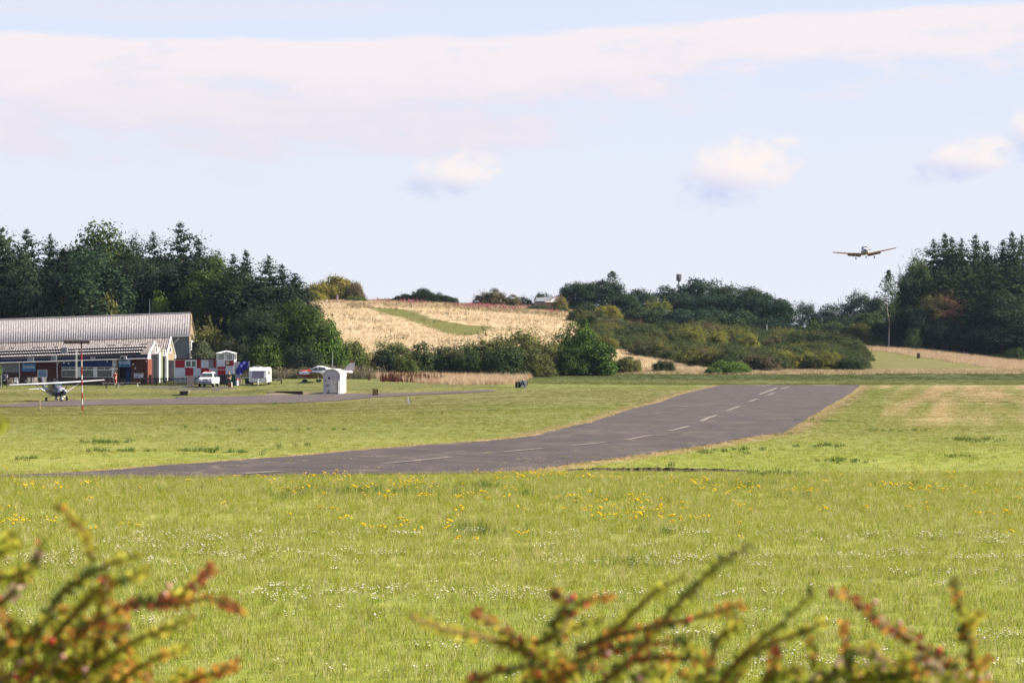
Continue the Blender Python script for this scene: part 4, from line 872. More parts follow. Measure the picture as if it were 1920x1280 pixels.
for a in [
 ('birch_tree', 'column', 0, 1666, 506, 506, 40, (.060, .078, .034), 'slender pale birch standing apart left of the right wood'),
 ('broadleaf_tree', 'broad', 3, 1716, 474, 520, 66, (.062, .078, .030), 'leafy left shoulder tree of the right wood'),
 ('conifer_tree', 'conifer', 3, 1750, 450, 530, 76, (.040, .054, .026), 'pale twig topped conifer third from the wood left end'),
 ('conifer_tree', 'conifer', 1, 1772, 438, 528, 86, (.036, .052, .024), 'tall conifer with the left double top'),
 ('conifer_tree', 'conifer', 2, 1785, 445, 532, 70, (.034, .048, .024), 'conifer right twin of the double top'),
 ('conifer_tree', 'conifer', 3, 1803, 448, 534, 74, (.045, .060, .030), 'thin greyish conifer between the taller spires'),
 ('conifer_tree', 'conifer', 1, 1829, 440, 526, 90, (.036, .052, .024), 'tall tiered conifer in the middle of the right wood'),
 ('conifer_tree', 'conifer', 0, 1850, 452, 530, 80, (.034, .048, .024), 'shorter conifer right of the middle spire'),
 ('conifer_tree', 'conifer', 2, 1881, 450, 532, 78, (.034, .048, .024), 'narrow conifer left of the right edge pair'),
 ('conifer_tree', 'conifer', 1, 1898, 435, 528, 84, (.040, .056, .026), 'highest conifer near the right edge'),
 ('conifer_tree', 'conifer', 3, 1916, 442, 532, 80, (.034, .048, .024), 'conifer cut by the right edge of the photo'),
 ('broadleaf_tree', 'broad', 0, 1706, 520, 514, 60, DK2, 'dark tree at the left foot of the right wood'),
 ('conifer_tree', 'conifer', 0, 1730, 500, 516, 90, (.036, .054, .026), 'dark conifer low at the left of the right wood'),
 ('conifer_tree', 'conifer', 2, 1765, 500, 514, 100, (.048, .062, .030), 'olive conifer in the front row under the double top'),
 ('broadleaf_tree', 'broad', 1, 1748, 552, 508, 60, (.085, .085, .035), 'olive tree left of the reddish brown one'),
 ('broadleaf_tree', 'broad', 3, 1776, 548, 509, 80, (.125, .068, .045), 'reddish brown tree in the shade of the right wood'),
 ('conifer_tree', 'conifer', 1, 1815, 500, 512, 110, (.044, .060, .028), 'conifer right above the reddish brown tree'),
 ('conifer_tree', 'conifer', 0, 1860, 495, 512, 120, (.040, .058, .026), 'broad conifer in the front row of the right wood'),
 ('broadleaf_tree', 'broad', 2, 1880, 545, 505, 100, DK2, 'dark leafy tree in front of the right edge conifers'),
 ('conifer_tree', 'conifer', 2, 1905, 500, 510, 100, (.040, .056, .028), 'front row conifer near the right edge'),
 ('conifer_tree', 'conifer', 1, 1822, 560, 506, 90, (.046, .066, .030), 'low green conifer right of the reddish brown tree'),
 ('broadleaf_tree', 'broad', 0, 1710, 575, 507, 70, DK, 'black green undergrowth tree beside the birch'),
 ('broadleaf_tree', 'broad', 1, 1770, 600, 505, 90, DK, 'dark undergrowth tree below the reddish brown one'),
 ('broadleaf_tree', 'broad', 2, 1850, 600, 504, 100, DK, 'dark undergrowth tree left of the green shrubs'),
 ('broadleaf_tree', 'broad', 3, 1920, 600, 504, 110, DK2, 'dark undergrowth tree at the right edge'),
 ('conifer_tree', 'conifer', 0, 1950, 450, 520, 110, DK2, 'conifer just beyond the right edge'),
]: T(*a, group=RWG)
# scrub on the slope between the dry hill and the right mound
SC = 'scrub bushes of the slope thicket'
rr_ = random.Random(3); TH = []
for px0, D0, n in ((1180, 470, 12), (1250, 455, 14), (1330, 440, 15), (1420, 430, 15), (1500, 430, 15), (1570, 432, 12), (1240, 500, 12), (1330, 490, 14), (1420, 480, 14), (1510, 475, 14), (1580, 470, 10), (1180, 520, 12), (1280, 530, 12), (1390, 525, 12), (1480, 520, 12), (1560, 510, 9), (1130, 540, 8), (1150, 500, 8), (1330, 545, 8), (1440, 545, 8)):
    for _ in range(n):
        px = px0 + rr_.uniform(-52, 52); D = D0 + rr_.uniform(-14, 14); X = (px - CX) * D / F; z = hz(X, D); ybase = HY + (CZ - z) * F / D
        if px < 1345 and ybase > 652 + (px - 1120) * .185: continue
        if px > 1560 and D < 445 and px > 1625: continue
        TH.append((X, D, z - .1, rr_.uniform(2.2, 3.5) * (.75 if px > 1600 else 1.15 if D > 500 else 1)))
TH = np.array(TH)
def thicket(name, pts, base, label):
    ms = []; mm = leafmat(name + '_leaves', .25, .55, base)
    for k in (KIND['bush'][1], KIND['bush'][3], KIND['low'][1]):
        q = k.copy(); q.materials.clear(); q.materials.append(mm); w_ = 2.1 if k is KIND['low'][1] else 1.35
        for_v = np.empty(len(q.vertices) * 3, np.float32); q.vertices.foreach_get('co', for_v); for_v = for_v.reshape(-1, 3) * [w_, w_, 1]; q.vertices.foreach_set('co', for_v.astype(np.float32).ravel()); ms.append(q)
    scatter(name, pts[:, :3], ms, pts[:, 3], label, 'bushes')
u = np.random.default_rng(4).random(len(TH))
thicket('scrub_thicket', TH[u < .45], (.052, .066, .030), 'dense grey olive scrub covering the slope right of the dry hill')
thicket('scrub_thicket', TH[(u >= .45) & (u < .86)], (.070, .082, .032), 'olive scrub mixed through the slope thicket')
thicket('scrub_thicket', TH[(u >= .86) & (u < .95)], (.125, .120, .034), 'yellow green scrub mixed through the slope thicket')
thicket('scrub_thicket', TH[u >= .95], (.10, .075, .045), 'brownish scrub mixed through the slope thicket')
for px, yt, D, wd, lab in ((1508, 655, 428, 60, 'bright yellow gorse low at the left of the mound'), (1462, 652, 430, 60, 'yellow gorse patch above the field edge'), (1556, 655, 428, 54, 'yellow flowering bush before the stone wall'), (1300, 604, 505, 60, 'yellow green bush high on the thicket'), (1342, 612, 500, 50, 'small yellow bush beside the high one in the thicket'), (1400, 618, 495, 50, 'yellow bush right of the thicket middle'), (1590, 668, 430, 50, 'straw yellow bush near the right end of the thicket'), (1610, 674, 428, 44, 'last low olive bush at the mound foot')):
    T('gorse_bush', 'bush', 1, px, yt, D, wd, (.175, .165, .040) if 'olive' not in lab else (.07, .085, .03), lab, group=SC, trunk=False)
# the depth of the woods behind the front trees: reads as one mass
def mass(name, spots, kinds, base, label):
    ps = []; sc = []
    for px, yt, D in spots:
        g0 = onground(px, D); H = CZ - (yt - HY) * D / F - g0.z; ps.append((g0.x, g0.y, g0.z)); sc.append(H)
    mm = leafmat(name + '_leaves', .2, .5, base); ms = []
    for k in kinds:
        q = k.copy(); q.materials.clear(); q.materials.append(mm); cc_ = np.empty(len(q.vertices) * 3, np.float32); q.vertices.foreach_get('co', cc_); wq = .42 if k in KIND['conifer'] else .62; q.vertices.foreach_set('co', (cc_.reshape(-1, 3) * [wq, wq, 1]).astype(np.float32).ravel()); ms.append(q)
    scatter(name, np.array(ps), ms, np.array(sc), label, 'trees')
sp = []
sky_l = [(-60, 445), (0, 470), (60, 470), (120, 455), (200, 450), (260, 470), (340, 465), (400, 500), (460, 505), (520, 520), (560, 550)]
for _ in range(75):
    px = random.uniform(-90, 560); sp.append((px, np.interp(px, *zip(*sky_l)) + random.uniform(8, 45), random.uniform(404, 450)))
mass('wood_interior', sp, [KIND['conifer'][0], KIND['conifer'][2], KIND['broad'][0]], (.026, .042, .022), 'dark depth of the left wood behind its front trees')
sp = [(random.uniform(1690, 2050), 0, random.uniform(520, 560)) for _ in range(60)]
sp = [(px, np.interp(px, [1690, 1720, 1760, 2050], [545, 500, 475, 470]) + random.uniform(5, 45), D) for px, _, D in sp]
mass('wood_interior', sp, [KIND['conifer'][0], KIND['conifer'][1], KIND['broad'][2]], (.030, .044, .024), 'dark depth of the right wood behind its front trees')
sp = [(px, np.interp(px, [1070, 1180, 1240, 1400, 1480, 1530, 1600, 1690], [560, 565, 560, 560, 590, 600, 590, 590]) + random.uniform(4, 30), random.uniform(610, 680)) for px in [random.uniform(1070, 1690) for _ in range(70)]]
sp += [(px, np.interp(px, [1060, 1180, 1300, 1400, 1480, 1560, 1660], [585, 588, 592, 600, 612, 618, 630]) - random.uniform(0, 14), random.uniform(585, 606)) for px in [random.uniform(1062, 1665) for _ in range(70)]]
mass('ridge_wood', sp, [KIND['broad'][0], KIND['broad'][1], KIND['broad'][2]], (.034, .050, .032), 'dark wood along the ridge behind its front trees')

# ------------------------------------------------------------------ buildings
M_WHITE = mat('white_paint', (.72, .71, .70), .5, var=.10, scale=2); M_GREYP = mat('grey_cladding', (.17, .175, .185), .5, var=.15, scale=2, stretch=(3, 3, .3))
M_ROOFC = mat('cement_sheet', (.232, .212, .218), .85, var=.16, scale=1.2, stretch=(3, 1, .4)); M_COURSE = mat('whitish_course', (.34, .31, .32), .85, var=.2, scale=2); M_ROOF2 = mat('weathered_sheet', (.20, .175, .172), .85, var=.3, scale=1.5, stretch=(3, 1, .4))
M_BRICK = mat('red_brick', (.070, .025, .022), .85, var=.25, scale=9); M_BRICKO = M_BRICK
M_NAVY = mat('navy_fascia', (.014, .021, .045), .45, var=.2); M_BLUE = mat('blue_board', (.012, .025, .095), .45, var=.12); M_DARK = mat('dark_opening', (.018, .017, .022), 1, var=.3, spec=0)
M_CREAM = mat('cream_board', (.185, .145, .10), .7, var=.2, scale=3); M_PALEG = mat('pale_green_board', (.135, .15, .09), .7, var=.3, scale=4, stretch=(1, 4, .6)); M_BLACK = mat('black_and_gap_shade', (.012, .010, .014), .7)
M_GLASS = mat('dark_glass', (.035, .045, .045), .08, spec=.7, var=.2); M_SKYB = mat('light_blue_board', (.065, .17, .36), .4, var=.15, scale=2); M_PALEB = mat('pale_blue_blind', (.12, .19, .28), .4, var=.1)
M_RED = mat('red_paint', (.28, .014, .022), .45, var=.12); M_METAL = mat('galvanised', (.28, .28, .29), .45, .3, var=.2); M_WOODG = mat('grey_wood', (.10, .09, .08), .85, var=.35, scale=8, stretch=(1, 1, 5))
M_FENCE = mat('dark_picket', (.05, .042, .042), .85, var=.4, scale=3); M_TANW = mat('tan_board', (.36, .26, .20), .7, var=.15); M_RUB = mat('rubber', (.015, .015, .017), .7)
M_CONC = mat('concrete', (.30, .26, .23), .9, var=.25, scale=5); M_BROWND = mat('dark_brown', (.05, .03, .03), .8)

def corr(name, A, B, Cc, Dd, n, amp, m, parent, base, rows=1, under=None):
    """corrugated roof slope A-B (eave, left-right), Dd-Cc (ridge, left-right); n waves; sheet rows lap over each other"""
    A, B, Cc, Dd = map(Vector, (A, B, Cc, Dd)); nrm = (B - A).cross(Dd - A).normalized()
    if nrm.z < 0: nrm = -nrm
    k = 6; N = n * k + 1; v = []; f = []
    for r in range(rows):
        t0, t1 = r / rows - (.012 if r else 0), (r + 1) / rows
        for t, lift in ((t0, .05 if r else .0), (t1, 0)):
            a = A.lerp(Dd, t); b = B.lerp(Cc, t)
            for i in range(N):
                p = a.lerp(b, i / (N - 1)) + nrm * (amp * math.sin(2 * math.pi * i / k) + lift * (1 if t == t0 else 0)); v.append(p - Vector(base))
        o = r * 2 * N
        f += [(o + i, o + i + 1, o + N + i + 1, o + N + i) for i in range(N - 1)]
    me = bpy.data.meshes.new(name); me.from_pydata([tuple(p) for p in v], [], f); me.materials.append(m); me.polygons.foreach_set('use_smooth', [True] * len(f))
    o = link(name, me, parent); s = o.modifiers.new('thick', 'SOLIDIFY'); s.thickness = .02; s.offset = -1
    return o
def pf(px, py, D): return P(px, py, D)
def wallbox(pts, n, off):  # polygon with thickness along n
    return MB().slab(pts, n)
def ln(x, x0, y0, x1, y1): return y0 + (y1 - y0) * (x - x0) / (x1 - x0)

# --- big hangar
LB = -70
hb = onground(180, 372); hangar = empty('hangar', hb, 0, 'long hangar with pale corrugated roof and grey walls behind the clubhouse', 'hangar')
rid = lambda x, D=371: P(x, ln(x, 0, 599.5, 357, 587), D); eav = lambda x, D=364: P(x, ln(x, 0, 642, 355, 629.5), D)
corr('front_roof', eav(LB), eav(354), rid(356.5), rid(LB), 94, .026, M_ROOFC, hangar, hb, rows=1)
corr('rear_roof', P(LB, 650, 379), P(367.5, 638, 379), rid(356.5), rid(LB), 60, .035, M_ROOFC, hangar, hb)
m = MB(); m.tube([rid(LB) + Vector((0, 0, .04)), rid(356.8) + Vector((0, 0, .04))], .12, 6); m.build('ridge_cap', M_ROOFC, hangar, off=hb)
w0 = P(LB, 645, 364.3); w1 = P(354.6, 631.5, 364.3); gz = hz(w1.x, 364) - .3
m = MB(); n = 150
for i in range(n):   # ribbed cladding sheets of the long wall
    x0 = w0.x + (w1.x - w0.x) * i / n; x1 = w0.x + (w1.x - w0.x) * (i + 1) / n; z = w0.z + (w1.z - w0.z) * i / n; y = 364.3 + (.05 if i % 2 else 0)
    m.add([(x0, y, gz), (x1, y, gz), (x1, y, z), (x0, y, z), (x0, y + .1, gz), (x1, y + .1, gz), (x1, y + .1, z), (x0, y + .1, z)], [(0, 1, 2, 3), (1, 5, 6, 2), (4, 0, 3, 7), (5, 4, 7, 6)])
m.build('front_wall', M_GREYP, hangar, off=hb)
ex = P(354.8, 700, 364.3).x; e0 = Vector((ex, 364.3, 0)); e1 = P(366, 700, 378.5)
zt0 = P(355, 631, 364.3).z; zt1 = P(367, 639, 378.5).z; er = P(356.9, 588.5, 371)
m = MB(); m.slab([(ex, 364.3, P(0, 640, 364).z - .3), (e1.x, 378.5, P(0, 640, 378).z - .3), (e1.x, 378.5, zt1), (er.x, er.y, er.z), (ex, 364.3, zt0)], (-.08, 0, 0)); m.build('gable', M_CREAM, hangar, off=hb)
m = MB(); m.slab([(ex + .02, 364.3, gz), (e1.x + .02, 378.5, gz), (e1.x + .02, 378.5, P(0, 641, 378).z), (ex + .02, 364.3, P(0, 641, 364).z)], (-.12, 0, 0)); m.build('end_wall', M_GREYP, hangar, off=hb)
hd = MB(); q0 = P(357.5, 0, 366); q1 = P(367, 0, 377); hd.slab([(q0.x + .0, q0.y, gz), (q1.x + .0, q1.y, gz), (q1.x + .0, q1.y, P(0, 643, 377).z), (q0.x + .0, q0.y, P(0, 643, 366).z)], (-.06, 0, 0)); door = hd.build('door', mat('navy_door', (.018, .028, .055), .5), hangar, off=hb)
for q in (q0, q1):
    MB().box((q.x + .02, q.y, (gz + P(0, 641, q.y).z) / 2), (.2, .3, P(0, 641, q.y).z - gz)).build('door_post', M_WHITE, hangar, off=hb)
m = MB(); m.tube([(q0.x + .1, q0.y - .4, P(0, 640, 366).z), (q1.x + .1, q1.y + .4, P(0, 640, 377).z)], .12, 4); m.build('door_track', M_WHITE, hangar, off=hb)
m = MB(); m.tube([P(318, 631.3, 363.6), P(355, 630.3, 363.6)], .14, 6); m.tube([P(LB, 646.5, 363.6), P(318, 631.3, 363.6)], .1, 6); m.build('gutter', M_METAL, hangar, off=hb)
m = MB(); m.tube([P(335, 634, 363.9), P(318, 652, 363.9)], .07, 5); m.build('downpipe', mat('pale_pipe', (.4, .4, .42), .5), hangar, off=hb)
m = MB(); m.tube([er + Vector((.1, 0, 0)), P(355.2, 629.8, 364) + Vector((.1, 0, 0))], .09, 4); m.tube([er + Vector((.1, 0, 0)), P(367.4, 638.2, 378.6) + Vector((.1, 0, 0))], .09, 4); m.build('barge_board', M_CREAM, hangar, off=hb)

# --- low hangar with gable 3
b3 = onground(150, 354); sh = empty('low_hangar', b3, 0, 'lower corrugated hangar whose cream gable carries the number 3', 'hangar')
r3 = lambda x: P(x, ln(x, 0, 643.5, 319, 632.5), 354.5); e3 = lambda x: P(x, ln(x, 0, 676, 311, 668), 350)
corr('front_roof', e3(LB), e3(311), r3(318.5), r3(LB), 86, .035, M_ROOF2, sh, b3)
corr('rear_roof', P(LB, 676, 359), P(328, 668, 359), r3(318.5), r3(LB), 60, .035, M_ROOF2, sh, b3)
m = MB(); m.tube([r3(LB) + Vector((0, 0, .03)), r3(319) + Vector((0, 0, .03))], .1, 6); m.build('ridge_cap', M_ROOF2, sh, off=b3)
def gable(root, base, pxa, Da, pxr, Dr, pyr, pxb, Db, pye, mt, name='gable', low=None, lowm=None):
    a = P(pxa, pye, Da); b = P(pxb, pye, Db); r = P(pxr, pyr, Dr); x = 0
    m = MB(); m.slab([a, b, r], (-.1, 0, 0)); m.build(name, mt, root, off=base)
    m = MB(); m.tube([a + Vector((.08, -.1, 0)), r + Vector((.08, 0, .05)), b + Vector((.08, .1, 0))], .1, 4, True); m.build('barge_board', M_WHITE, root, off=base)
def digit(root, base, txt, px, py, D, size, mt, rz=90):
    cu = bpy.data.curves.new('digit', 'FONT'); cu.body = txt; cu.size = size; cu.extrude = .01; cu.align_x = 'CENTER'; cu.align_y = 'CENTER'; cu.offset = .02 * size
    cu.materials.append(mt); t_o = bpy.data.objects.new('t', cu); me = bpy.data.meshes.new_from_object(t_o); bpy.data.objects.remove(t_o)
    nb = empty('number_plate', P(px, py, D) - Vector(base) + Vector((.12, -.12, 0)), R(28)); nb.parent = root
    MB().box((0, .03, 0), (size * .62, .03, size * 1.0)).build('plate', M_WHITE, nb)
    o = link('digit', me, nb); o.rotation_euler = (R(90), 0, 0); return o
M_INK = mat('black_ink', (.02, .02, .03), .6)
gable(sh, b3, 311, 350, 319, 354.5, 633, 328, 359, 668, M_CREAM)
MB().slab([P(311, 668, 350), P(328, 668, 359), P(328, 675, 359), P(311, 675, 350)], (-.1, 0, 0)).build('gable_beam', M_CREAM, sh, off=b3)
digit(sh, b3, '3', 317.6, 656, 353.4, .78, M_INK)
MB().slab([P(311, 672, 350) - Vector((.03, 0, 0)), P(328, 672, 359) - Vector((.03, 0, 0)), P(328, 722, 359) - Vector((.03, 0, 0)), P(311, 722, 350) - Vector((.03, 0, 0))], (-.1, 0, 0)).build('door', M_DARK, sh, off=b3)
for a, D in ((312, 350.3), (327, 358.6)):
    p = P(a, 690, D); MB().box((p.x, p.y, p.z), (.3, .9, 3.3)).build('door_post', M_WHITE, sh, off=b3)

# --- green boarded shed with number 2 between
b2 = onground(305, 350); s2 = empty('boarded_shed', b2, 0, 'narrow pale green boarded shed with number 2 between the gables', 'shed')
for i in range(7):
    x0 = 299.5 + i * 1.75; D0 = 348.3 + i * .45; t = 667 - 6 * math.sin(i / 6 * 3.14)
    MB().slab([P(x0, t - 9 + abs(i - 3) * 3, D0), P(x0 + 1.6, t - 9 + abs(i - 2.6) * 3, D0 + .42), P(x0 + 1.6, 722, D0 + .42), P(x0, 722, D0)], (-.06 - .02 * (i % 2), 0, 0)).build('board', M_PALEG, s2, off=b2)
digit(s2, b2, '2', 306.8, 661.5, 350.0, .78, M_INK)
m = MB(); m.slab([P(292, 667, 347), P(299, 668, 348), P(305, 652, 350), P(299, 650, 350)], (0, .1, 0)); m.build('roof', M_ROOF2, s2, off=b2)

# --- clubhouse
bc = onground(140, 338); cl = empty('clubhouse', bc, 0, 'low brick clubhouse with stepped pale roof and navy fascia', 'clubhouse')
EY = lambda x: ln(x, 0, 672.3, 277, 663.8); RY = lambda x: ln(x, 0, 650.5, 290, 641)
ev = lambda x, dy=0, D=335.6: P(x, EY(x) + dy, D); rg = lambda x: P(x, RY(x), 342)
def between(x, t, lift=0): a = ev(x); b = rg(x + t * 12 * (1 if x > 200 else x / 277 if x > 0 else 0)); return a.lerp(b, t) + Vector((0, -.25 * lift, lift))
steps = [(0.0, .26), (.26, .50), (.50, .72), (.72, 1.0)]
for k, (t0, t1) in enumerate(steps):
    xr = [264, 268, 272, 290][k]; lift = [.30, .28, .26, 0][k]
    a, b = between(LB, t0, 0), between(xr if k < 3 else 278, t0, 0); c_, d_ = between(xr if k < 3 else 278, t1, 0), between(LB, t1, 0)
    up = Vector((0, 0, 1)) * (lift)
    corr('roof_course', a + up, b + up, c_, d_, [70, 70, 70, 82][k], .03, M_COURSE if k < 3 else M_ROOF2, cl, bc)
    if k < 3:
        MB().slab([a + up * .62 + Vector((0, -.02, 0)), b + up * .62 + Vector((0, -.02, 0)), b + Vector((0, -.02, -.02)), a + Vector((0, -.02, -.02))], (0, .03, 0)).build('gap_shade_strip', M_BLACK, cl, off=bc)  # black strip paints the shadow in the gap below each course
corr('end_roof', ev(262), ev(277), rg(290), rg(275), 12, .03, M_ROOF2, cl, bc)
corr('rear_roof', P(LB, 668, 348.4), P(300, 661, 348.4), rg(290), rg(LB), 60, .03, M_ROOF2, cl, bc)
MB().slab([ev(LB, 1), ev(277, .6), ev(277, 7.2), ev(LB, 7.2)], (0, .2, 0)).build('fascia', M_NAVY, cl, off=bc)
m = MB(); m.tube([ev(LB, 7.9, 335.4), ev(277, 7.9, 335.4)], .075, 6); m.build('gutter', mat('pale_gutter', (.42, .40, .42), .5), cl, off=bc)
FD = 336.0
def fac(name, x0, x1, y0, y1, mt, out=0.0, th=.12, parent=None, bevel=0):
    """facade rectangle in the plane of the front wall, standing out towards the field by out"""
    D = FD - out; a = P(x0, y0, D); b = P(x1, y1, D)
    return MB().box(((a.x + b.x) / 2, D + th / 2, (a.z + b.z) / 2), (b.x - a.x, th, a.z - b.z)).build(name, mt, parent or cl, off=bc)
fac('brick_wall', 38, 115, 679.5, 724, M_BRICK, 0, .3); fac('brick_wall', 115, 213, 706.5, 724, M_BRICK, 0, .3); fac('brick_wall', 246, 277, 672.5, 724, M_BRICK, 0, .3)
fac('clad_wall', -75, 37.8, 680.5, 724, M_GREYP, -.15, .2)
for i in range(30): fac('clad_rib', -74 + i * 3.7, -73 + i * 3.7, 681, 699, M_METAL, -.10, .04) if i > 18 else None
fac('dark_base', -75, 37.8, 698, 724, M_BROWND, .02, .1)
fac('blue_band', 115.5, 211.5, 674.5, 687.3, M_BLUE, .10, .12); fac('wall_top', 115, 213, 672.5, 690, M_GREYP, 0, .25)
# windows: three bays with top lights
MW_ = mat('window_frame', (.55, .53, .52), .5, var=.1)
for x0, x1 in ((115.6, 145.6), (150.4, 175.4), (181.6, 210.2)):
    wn = fac('window', x0, x1, 687.6, 706.4, M_DARK, -.35, .05)
    mid = (x0 + x1) / 2
    for a, b, y0, y1 in ((x0, mid, 687.8, 692.2), (mid + .6, x1, 687.8, 692.2), (x0, x1, 694.3, 706.2)):
        o = fac('pane', a + .6, b - .6, y0, y1, M_GLASS, -.14, .02, wn); 
    for a, b, y0, y1 in ((x0, x1, 692.3, 694.0), (x0, x1, 687.2, 688), (x0, x0 + .8, 687.6, 706.4), (x1 - .8, x1, 687.6, 706.4), (mid - .4, mid + .6, 687.6, 692.6), (x0, x1, 706.2, 707)):
        fac('frame', a, b, y0, y1, MW_, .03, .08, wn)
    # curtain inside, plants on the sill
for a, b in ((145.6, 150.4), (175.4, 181.6)): fac('mullion_post', a, b, 687.5, 707, MW_, .02, .12)
fac('corner_pillar', 210.2, 214.6, 687.5, 714, MW_, .04, .2); fac('pillar', 214.6, 220, 672.8, 724, mat('rendered_brick', (.30, .20, .17), .8, var=.35, scale=14), .06, .3); fac('sill', 205, 221, 690.4, 692, M_WHITE, .12, .2)
MB().box(((P(212, 0, FD).x + P(217, 0, FD).x) / 2, FD - .1, P(0, 680, FD).z), (.5, .1, .8)).build('notice', mat('notice_paper', (.5, .47, .5), .6, var=.3, scale=9), cl, off=bc)
fac('brick_wall', 220, 224, 672.5, 724, M_BRICK, 0, .3)
fac('door_recess', 224, 246, 688, 724, M_DARK, -.9, .1); fac('door', 236, 246, 689, 722, mat('blue_door', (.012, .022, .09), .4), -.5, .08)
fac('lintel', 222, 246, 672.5, 688.2, M_BRICK, .0, .3)
for x0, y0, x1, y1 in ((41.5, 681, 66.5, 696), (221.6, 673, 245.4, 687.6)):   # light blue name boards with pale flowing lettering
    sg = fac('sign_board', x0, x1, y0, y1, M_SKYB, .16, .06)
    rq = random.Random(int(x0)); pts = []
    m = MB(); D = FD - .20; M_SCR = mat('pale_lettering', (.50, .58, .62), .5, var=.1)
    for i in range(8):   # the illegible script as connected strokes
        cx_ = x0 + 2.6 + i * (x1 - x0 - 6) / 7; h = (2.4 if i in (0, 7) else 1.3) * (y1 - y0) / 15; cy = (y0 + y1) / 2 - 2
        ring = [P(cx_ + 1.25 * math.cos(a), cy + h * 1.5 * math.sin(a), D) for a in [k * .9 for k in range(6)]]
        m.tube(ring, .035, 3)
    m.tube([P(x0 + 3, y1 - 5, D), P((x0 + x1) / 2, y1 - 6, D), P(x1 - 4, y1 - 5.4, D)], .03, 3); m.build('lettering', M_SCR, sg, off=bc)
    m = MB()
    for q in (.28, .74): p = P(x0 + (x1 - x0) * q, y1 - 3.2, D); m.box((p.x, p.y, p.z), (.26, .02, .14))
    m.build('emblem', M_NAVY, sg, off=bc)
wn = fac('window', 70.5, 88.8, 693.4, 707.4, MW_, .04, .1)
fac('pane', 71.8, 87.6, 694.6, 706, M_PALEB, .07, .03, wn)
sg = fac('notice_board', 251, 268.6, 699.3, 708.3, mat('grey_white_board', (.40, .38, .44), .5, var=.15, scale=6), .08, .05)
fac('lettering', 253, 267, 700.2, 701, M_NAVY, .10, .01, sg); fac('lettering', 252.5, 260, 704.5, 706.5, mat('violet_ink', (.12, .11, .32), .6), .10, .01, sg)
for x, y, s_, mt in ((119.6, 679.5, 2.6, M_WHITE), (128.5, 681, 2.4, M_WHITE), (201, 677.4, 1.8, M_WHITE), (108, 682, 3.4, M_TANW), (249.7, 682.5, 2.2, MW_), (253.6, 690, 2.0, MW_), (274, 677, 1.4, MW_)):
    fac('wall_lamp', x - s_ / 2, x + s_ / 2, y - s_ / 1.6, y + s_ / 1.6, mt, .14, .1)
for x in (36.7, 107):
    m = MB(); m.tube([P(x - .8, 679, FD - .15), P(x, 686, FD - .15), P(x + (.8 if x > 50 else 0), 722, FD - .15)], .07, 6); m.build('downpipe', mat('pipe_white', (.45, .42, .42), .5), cl, off=bc)
for x0, x1, y0, y1 in ((51.5, 63.5, 669.6, 677.4), (95.5, 106.5, 666.4, 676)):
    a = P(x0, y0, FD - .5); b = P(x1, y1, FD - .5); MB().box(((a.x + b.x) / 2, FD - .4, (a.z + b.z) / 2), (b.x - a.x, .35, a.z - b.z)).build('vent_unit', mat('vent_grey', (.19, .20, .23), .5), cl, off=bc, bevel=.03)
a = P(115.4, 651.5, 337.3); b = P(126.6, 662.5, 337.3); MB().box(((a.x + b.x) / 2, 337.3, (a.z + b.z) / 2), (b.x - a.x, .7, a.z - b.z)).build('roof_vent', mat('vent_grey2', (.15, .15, .17), .5), cl, off=bc, bevel=.03)
a = P(170, 669.5, FD - .3); b = P(179, 672.8, FD - .3); MB().box(((a.x + b.x) / 2, FD - .3, (a.z + b.z) / 2), (b.x - a.x, .3, a.z - b.z)).build('vent_unit', mat('vent_grey3', (.25, .25, .27), .5), cl, off=bc)
ac = MB().box((P(231, 0, 335).x, 335.2, P(0, 670.5, 335).z), (.8, .35, .42)).build('fan_unit', mat('fan_unit', (.30, .29, .31), .5), cl, off=bc, bevel=.03)
MB().wheel((P(229.4, 0, 335).x, 334.98, P(0, 670.5, 335).z), .16, .04, (0, 1, 0)).build('fan', M_BLACK, ac, off=bc)
for i, x in enumerate([4, 22, 62, 72, 82, 103, 200, 206, 228, 234, 260, 266]):
    p = between(x, .78, .12); MB().box(p, (.5, .2, .08)).build('roof_slot', M_BLACK, cl, off=bc)
# gable end 1
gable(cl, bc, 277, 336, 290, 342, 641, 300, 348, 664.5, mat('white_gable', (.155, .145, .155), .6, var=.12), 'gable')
MB().slab([P(277, 664.5, 336), P(283, 664.5, 338.6), P(283, 672.5, 338.6), P(277, 672.5, 336)], (-.12, 0, 0)).build('gable_corner', M_WHITE, cl, off=bc)
MB().slab([P(277.2, 672.5, 336.05), P(285.5, 672.5, 339.8), P(285.5, 724, 339.8), P(277.2, 724, 336.05)], (-.2, 0, 0)).build('brick_end_wall', mat('brick_sunlit_tint', (.125, .040, .026), .85, var=.3, scale=9), cl, off=bc)  # lit copy of the brick: sunlight on the end wall put into its colour
digit(cl, bc, '1', 292.4, 656, 343.4, .78, M_INK)
MB().slab([P(285, 664, 339.6) - Vector((.03, 0, 0)), P(298, 664, 346) - Vector((.03, 0, 0)), P(298, 724, 346) - Vector((.03, 0, 0)), P(285, 724, 339.6) - Vector((.03, 0, 0))], (-.1, 0, 0)).build('hangar_door', M_DARK, cl, off=bc)
p = P(297.8, 690, 345.6); MB().box((p.x, p.y, p.z), (.32, 1.1, 3.9)).build('door_post', M_WHITE, cl, off=bc)
